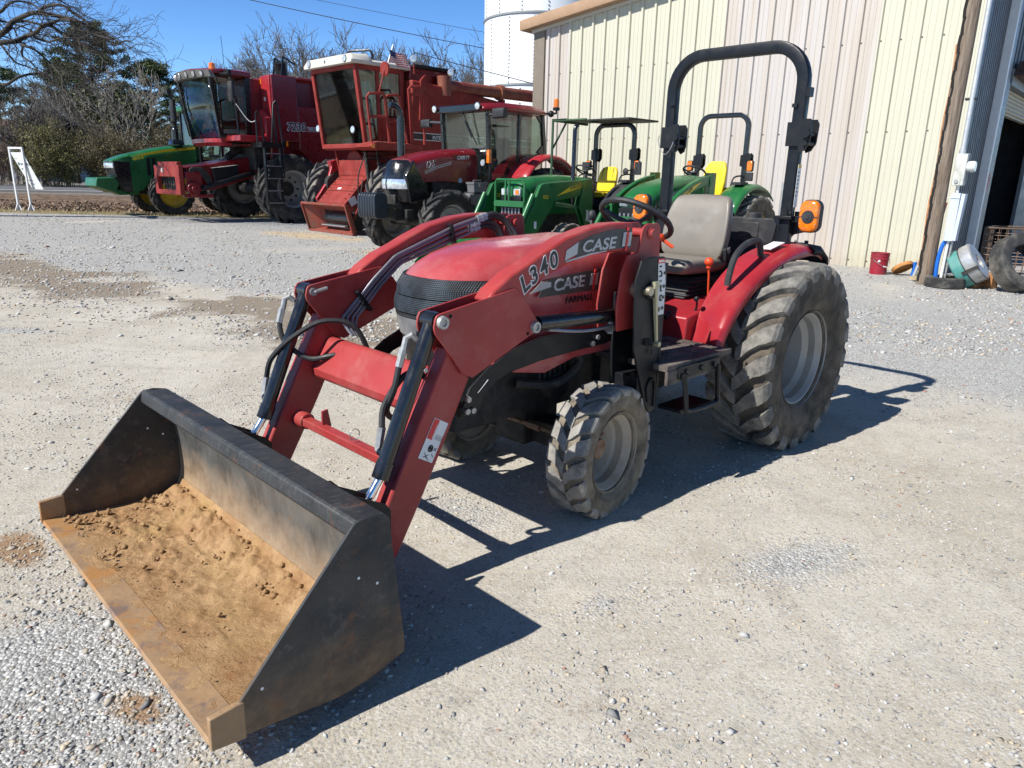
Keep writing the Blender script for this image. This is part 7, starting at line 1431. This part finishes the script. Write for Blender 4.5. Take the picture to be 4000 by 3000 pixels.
bare_tree((-44.5,70,0),8.6,'grey leafless tree tangled in front of the tall pine',GREYBARK,gt,dep=6,spread=.45); bare_tree((-41.2,68,0),6.8,'grey twiggy tree standing above the thicket',GREYBARK,gt,dep=6,spread=.45)
# pines: trunk, limbs and needle clumps
PINE=leafmat('pine_needles',(.03,.048,.017),(.105,.135,.05))
def pine(loc,h,rad,base,label,lean=0,n=95,per=130,sq=1.0):
    t=thing('pine_tree',label,'tree',loc,0,'dark pines beyond the road'); segs=[]; cl=[]
    top=np.array([lean,0,h]); 
    for k in range(10): a=np.array([lean*(k/10)**2,0,h*k/10]);b=np.array([lean*((k+1)/10)**2,0,h*(k+1)/10]); segs.append((*a,*b,.26*(1-k/11),.26*(1-(k+1)/11)))
    lim=[]
    for i in range(n):
        u=rng.random()**.8; z=base+(h-base)*u; a=rng.random()*2*PI; rr=rad*(1-u**2.2*.75)*(.35+.65*rng.random()); p=np.array([lean*(z/h)**2,0,z-.12*rr]); q=np.array([p[0]+rr*math.cos(a),rr*math.sin(a)*sq,z+.15*rr]); lim.append((*p,*q,.05,.02)); cl.append((q,.32+.42*rng.random()*(1.1-u*.5)))
        if rng.random()<.6: cl.append((p+(q-p)*(.5+.3*rng.random()),.35+.3*rng.random()))
    segmesh('trunk',segs,DKBARK,t,8); segmesh('limb',lim,DKBARK,t)
    P=np.concatenate([c+rng.normal(size=(per,3))*np.array([1,1,.55])*s*.55 for c,s in cl]); leaves('crown',P,.17,PINE,t,.22)
pine((-44.6,80,0),15.6,6.4,3.4,'tallest dark pine with a broken crown top, beyond the road',.6,140)
pine((-49.5,84,0),12.6,5.2,3.5,'broad dark pine beside the tallest one',0,110); pine((-39.0,81,0),12.4,5.0,3.0,'rounded dark pine at the right edge of the pine clump',.3,120); pine((-35.6,84,0),9.4,3.6,2.6,'low dark pine peeping beside the cab of the newer combine',0,60)
pine((-60.0,88,0),12.8,3.9,7.2,'slim pine with a bare trunk above the grey shed roof',0,60); pine((-65.5,90,0),13.2,4.5,7.6,'slim bare-trunked pine at the far edge of the shed',0,60)
# broadleaf evergreen
MAG=leafmat('magnolia_leaf',(.022,.036,.014),(.17,.175,.08))
t=thing('evergreen_tree','round glossy broad-leaved evergreen tree in front of the pines','tree',(-39.0,73,0)); segs=[]; grow(segs,(0,0,0),(0,0,1),2.6,.18,5,.75,.5,(2,3),.1,.03); segmesh('trunk',segs,DKBARK,t)
P=[]
for i in range(170):
    v=rng.normal(size=3); v/=np.linalg.norm(v); c=np.array([0,0,6.6])+v*np.array([3.3,2.6,2.7])*(.5+.5*rng.random()**.5); P.append(c+rng.normal(size=(60,3))*.36)
leaves('crown',np.concatenate(P),.17,MAG,t,.5)
# shrubs: many upright twigs with small leaves
def shrub(loc,rx,ry,h,label,lm,nst,nl,ls=.09,twig=BROWNTWIG,minr=.011,group='dense shrubs along the far road side',dep=3):
    t=thing('shrub',label,'shrub',loc,0,group); segs=[]
    for i in range(nst):
        a=rng.random()*2*PI;q=rng.random()**.5; x=rx*.8*q*math.cos(a);y=ry*.8*q*math.sin(a); hh=h*(1-.55*q*q)*(.75+.3*rng.random())
        grow(segs,(x*.6,y*.6,0),(x/rx*.45,y/ry*.45,1),hh*.48,.03,dep,.62,.42,(2,3),.08,minr,.14,2)
    S=np.array(segs); segmesh('twigs',S,twig,t)
    if nl:
        # clumped foliage through the volume
        i=rng.integers(0,len(S),nl); P=S[i,3:6]+rng.normal(size=(nl,3))*.16; leaves('foliage',P,ls,lm,t,.35)
    return t
OLIVE=leafmat('olive_brown_leaf',(.065,.056,.022),(.20,.165,.075)); OLGREEN=leafmat('olive_green_leaf',(.07,.07,.02),(.21,.195,.065)); BRN=leafmat('brown_leaf',(.055,.042,.026),(.16,.125,.08))
shrub((-39.6,63.5,0),3.6,2.6,5.1,'dense rounded olive-green shrub beside the white roadside sign',OLGREEN,70,26000,.08)
shrub((-35.0,65,0),3.8,2.4,5.4,'dense brown shrub next to the olive-green one',OLIVE,70,26000,.08); shrub((-30.2,66,0),3.4,2.2,5.6,'brown shrub whose right side the cab of the newer combine hides',OLIVE,60,20000,.08); shrub((-26,67,0),3.0,2.2,4.6,'low brown shrub glimpsed under the newer combine',OLIVE,40,9000,.09)
shrub((-37.0,69,0),4.0,2.0,6.6,'tall bare thicket behind the olive-green shrub',BRN,30,6000,.07); shrub((-31.5,70,0),4.5,2.0,6.8,'tall bare thicket below the glossy evergreen',BRN,34,6000,.07)
shrub((-46.6,69,0),3.0,2.0,7.4,'tall brown vase-shaped shrub in front of the grey shed corner',BRN,46,3000,.06,dep=4); shrub((-45.4,64,0),2.0,1.6,4.6,'small reddish brown twiggy shrub behind the hanging sign',BRN,30,1200,.05,barkmat('reddish_twigs',(.13,.08,.06),(.22,.15,.12)),dep=4)
shrub((-52,70,0),2.6,2.0,4.8,'sparse brown shrub before the wall of the grey shed',BRN,30,1500,.06,dep=4)
# big bare limbs reaching in from a tree left of the view
oak=thing('oak_tree','old bare oak with long arching limbs, its trunk left of the yard','tree',(-19.6,22.6,0))
RX=lambda x,y,D:None
def tp(x,y,D=22.0,o=(-19.6,22.6,0)):
    s=np.array([(x/2.3043-2000)/FPX,(y/2.3043-1500)/FPX,1.0]); r=CR@s; q=np.array([0,0,EYE])+r*(D/r[1]); return q-np.array(o)
limbs=[([(-330,520),(-120,370),(0,310),(70,260),(110,200),(250,130),(340,115),(470,135),(600,160),(700,190),(830,250),(980,325),(1080,385)],.115,22),([(340,115),(400,65),(500,45),(590,60),(660,120),(720,150),(800,215),(870,300)],.06,22.2),
([(-330,560),(-150,420),(0,385),(140,370),(240,325),(310,300),(380,240),(460,210),(540,180),(640,190),(720,260),(850,315),(1000,350)],.10,21.5),([(460,230),(550,300),(620,360),(700,460),(760,540)],.045,21.6),([(300,335),(440,375),(540,345),(700,345)],.04,21.2),
([(140,370),(180,380),(205,410),(300,440),(400,520),(480,600),(560,690)],.05,21.4),([(205,410),(200,500),(250,540),(320,600)],.035,21.3),([(-200,200),(0,110),(60,50),(150,10),(280,30),(340,80)],.06,23),([(-250,760),(-80,780),(60,760),(180,690),(350,660),(480,690),(600,720)],.07,23.4),([(-120,370),(0,400),(60,470),(140,560),(250,600),(380,650)],.045,22.6),([(-60,170),(60,200),(200,240),(330,300)],.04,22.8),([(110,200),(230,190),(360,220),(480,250),(640,330)],.05,22.4),([(-330,520),(-250,330),(-160,100),(-60,-160),(80,-420)],.13,23),([(-60,-160),(120,-120),(300,-40),(480,-20),(600,40)],.06,23.3)]
segs=[];tw=[]
for pl,r,D in limbs:
    P=[np.array(v) for v in crv([tp(x,y,D+.25*math.sin(i*1.9)) for i,(x,y) in enumerate(pl)],5)]; n=len(P)
    for i in range(n-1):
        f=i/n; ra=r*.72*(1-.8*f)+.007; rb=r*.72*(1-.8*(i+1)/n)+.007; segs.append((*P[i],*P[i+1],ra,rb))
        if rng.random()<.42 and P[i][0]>2.6:
            d=P[i+1]-P[i]; d/=np.linalg.norm(d); e=d*.9+rng.normal(size=3)*.6; e[2]-=.12; e/=np.linalg.norm(e)
            grow(tw,P[i],e,.35+.5*rng.random(),max(.010,ra*.3),2,.72,.5,(1,2),0,.0048,.2,3,.03)
    for k in range(3): grow(tw,P[-1],(P[-1]-P[-2])/np.linalg.norm(P[-1]-P[-2])+rng.normal(size=3)*.3,.7,.015,3,.75,.45,(2,2),-.02,.0055,.16,3)
j=tp(-330,540,22.2); segs+=[(*j,*tp(-330,520,22),.12,.1),(*j,*tp(-330,560,21.5),.12,.09),(*j,*tp(-250,760,23.4),.12,.06),(*j,*tp(-330,520,23),.13,.12),(*tp(-200,200,23),*tp(-200,208,23),.05,.05),(*tp(-280,420,23),*tp(-200,200,23),.07,.05),(*tp(-280,300,22.8),*tp(-60,170,22.8),.05,.035),(0,0,0,.1,0,1.2,.42,.36),(.1,0,1.2,*j,.36,.22)]
segmesh('trunk',segs,DKBARK,oak,8); segmesh('crown',tw,barkmat('oak_twigs',(.04,.034,.03),(.10,.085,.07)),oak)
# grey shed far left
sh=thing('metal_shed','grey ribbed metal shed across the road, beyond the sign','shed',(-60.2,95,0),0)
mb=MB(); mb.prism([(-30,0),(0,0),(0,6.05),(-15,8.2),(-30,6.05)],0,22)
obj('wall',fixn(mb),mat('grey_shed_sheet',(.20,.215,.235),.5,var=.06),sh,smooth=0)
mb=MB()
for k in range(46): mb.box((-.3-.65*k,-.03,2.95),(.12,.06,5.9))
obj('wall_rib',mb,bpy.data.materials['grey_shed_sheet'],sh,smooth=0)
mb=MB(); mb.loft([[(x,y,z),(x,y,z+.25),(x*1.0,22.4,z+.25),(x,22.4,z)] for x,z,y in ((.4,6.0,-.4),(-15,8.2,-.4),(-30.4,6.0,-.4))]); obj('roof',fixn(mb),mat('rusty_shed_roof',(.22,.13,.10),.6,var=.2),sh,smooth=0)
# power lines
for k,(a,b,lab) in enumerate(((Vector((-45,60,19.0)),Vector((22,60,7.7)),'lower dark power line crossing the sky to the silo'),(Vector((-40,62,18.9)),Vector((24,62,9.1)),'upper thin power line crossing the sky to the silo'))):
    mb=MB(); mb.tube([a+(b-a)*u-Vector((0,0,1.0*math.sin(PI*u)*(.8-.2*k))) for u in [i/30 for i in range(31)]],.028 if k==0 else .016,5); tag(obj('power_line',mb,DARK),lab,'power line')
mb=MB(); mb.tube(crv([(-4.6,34,6.72),(-2.9,34,6.34),(-.83,34,5.89),(3,34,5.05),(6,34,4.5)],6),.018,5); tag(obj('power_line',mb,DARK),'thin cable dropping across the front of the silo','power line')
# dry grass tufts along the yard edge
TF=leafmat('dry_grass_blade',(.16,.12,.055),(.36,.29,.15)); n=5200; x=-26+19*rng.random(n); y=25.8+2.8*rng.random(n)+np.where(x>-8,0,0); z=hgt(x,y)
d=rng.normal(size=(n,2))*.03; s=.03+.07*rng.random(n); V=np.stack([np.stack([x-.008,y,z],1),np.stack([x+.008,y,z],1),np.stack([x+d[:,0],y+d[:,1],z+s],1)],1).reshape(-1,3)
o=rawmesh('dry_grass',V,np.arange(3*n).reshape(n,3),TF,None,False,np.repeat(rng.random(n),3)); tag(o,'dry grass blades along the edge of the yard','grass',kind='stuff')
LF=leafmat('fallen_leaf',(.07,.042,.025),(.30,.2,.13)); n=7000; x=-40+32*rng.random(n); y=27.5+13*rng.random(n)**1.3; C=np.stack([x,y,hgt(x,y)+.03],1); o=leaves('leaf_litter',C,.07,LF,None,.6); tag(o,'brown fallen leaves filling the ditch before the road','leaf litter',kind='stuff')
# soil in the bucket
TM=Matrix.Translation((1.112,4.4776,0))@Matrix.Rotation(R(224.897),4,'Z')
us=np.linspace(2.884,3.418,88); ws=np.linspace(-.815,.815,190); U,Wd=np.meshgrid(us,ws); fl=np.interp(U,[2.87,2.9,2.95,3.03,3.2,3.43],[.19,.112,.083,.077,.084,.104])
nz=V1.fbm(U*5+2,Wd*5+9,5); n2=V2.fbm(U*22,Wd*22,4); n3=V3.fbm(U*60,Wd*60,2)
edge=np.clip((U-2.884)/.04,0,1)*np.clip((3.405+.03*V2.fbm(U*3,Wd*14,4)-U)/.06,0,1)*np.clip((.815-np.abs(Wd))/.06,0,1)
far=np.clip((.75-Wd)/1.1,0,1)*np.clip((3.32-U)/.12,0,1); back=np.exp(-((U-2.955)/.05)**2)
lump=np.clip(V3.fbm(U*9+5,Wd*9,4)-.5,0,1)*2.4
th=.0012+edge*(.002*n2+.012*lump*np.clip(n2-.25,0,1)*.9+far*(.022*np.clip(n2-.40,0,1)*2.4+.010*n3*np.clip(nz-.3,0,1)*2)+back*(.016*np.clip(n2-.30,0,1)*2.2+.022*far))-.006*np.clip(1-edge*6,0,1)
Zs=fl+th
pts=np.stack([U,Wd,Zs],-1).reshape(-1,3); Mt=np.array(TM); pts=pts@Mt[:3,:3].T+Mt[:3,3]
i=np.arange(len(us)*len(ws)).reshape(len(ws),len(us)); F=np.stack([i[:-1,:-1],i[:-1,1:],i[1:,1:],i[1:,:-1]],-1).reshape(-1,4)
SO,nt,b=_nt('tan_bucket_soil'); c=mixc(nt,ramp(nt,noise(nt,6,7,.7),.38,.62),(.37,.215,.105),(.49,.315,.165)); c=mixc(nt,ramp(nt,noise(nt,26,8,.75),.5,.66,0,.7),c,(.24,.135,.062)); c=mixc(nt,ramp(nt,noise(nt,3.1,6,.6),.54,.66,0,.6),c,(.41,.265,.115)); c=mixc(nt,ramp(nt,noise(nt,8,8,.75),.61,.69,0,.55),c,(.31,.125,.04)); c=mixc(nt,ramp(nt,noise(nt,60,6,.8),.58,.7,0,.5),c,(.14,.08,.04))
nt.links.new(c,b.inputs['Base Color']); b.inputs['Roughness'].default_value=.95; b.inputs['Specular IOR Level'].default_value=.1; bump(nt,b,noise(nt,55,9,.75),.9,.014)
so=rawmesh('soil',pts,F,SO,None,True); tag(so,'tan crumbly soil lying in the loader bucket','soil',kind='stuff')
n=9000; u=2.90+.47*rng.random(n)**1.1; w=.79-1.58*rng.random(n)**.62; k=rng.random(n)<(.05+.5*np.exp(-((u-2.96)/.05)**2)+.22*np.clip((-w-.1)/.6,0,1))*np.clip((V2.fbm(u*9,w*9,3)-.42)*5,0.03,1); u,w=u[k],w[k]; n=len(u)
z=np.interp(u,[2.87,2.9,2.95,3.03,3.2,3.43],[.19,.112,.083,.077,.084,.104])+.018; s=.0018+.014*rng.random(n)**6
base=np.array([(1,0,0),(-1,0,0),(0,1,0),(0,-1,0),(0,0,1),(0,0,-1)],float); Fo=np.array([(0,2,4),(2,1,4),(1,3,4),(3,0,4),(2,0,5),(1,2,5),(3,1,5),(0,3,5)])
V=base[None]*(1+(rng.random((n,6,3))-.5)*.8)*s[:,None,None]+np.stack([u,w,z],1)[:,None,:]; V=V.reshape(-1,3)@Mt[:3,:3].T+Mt[:3,3]
o=rawmesh('soil_clods',V,(Fo[None]+(np.arange(n)*6)[:,None,None]).reshape(-1,3),SO,None,False); tag(o,'loose clods on the soil in the loader bucket','soil',kind='stuff')
finish_texts()
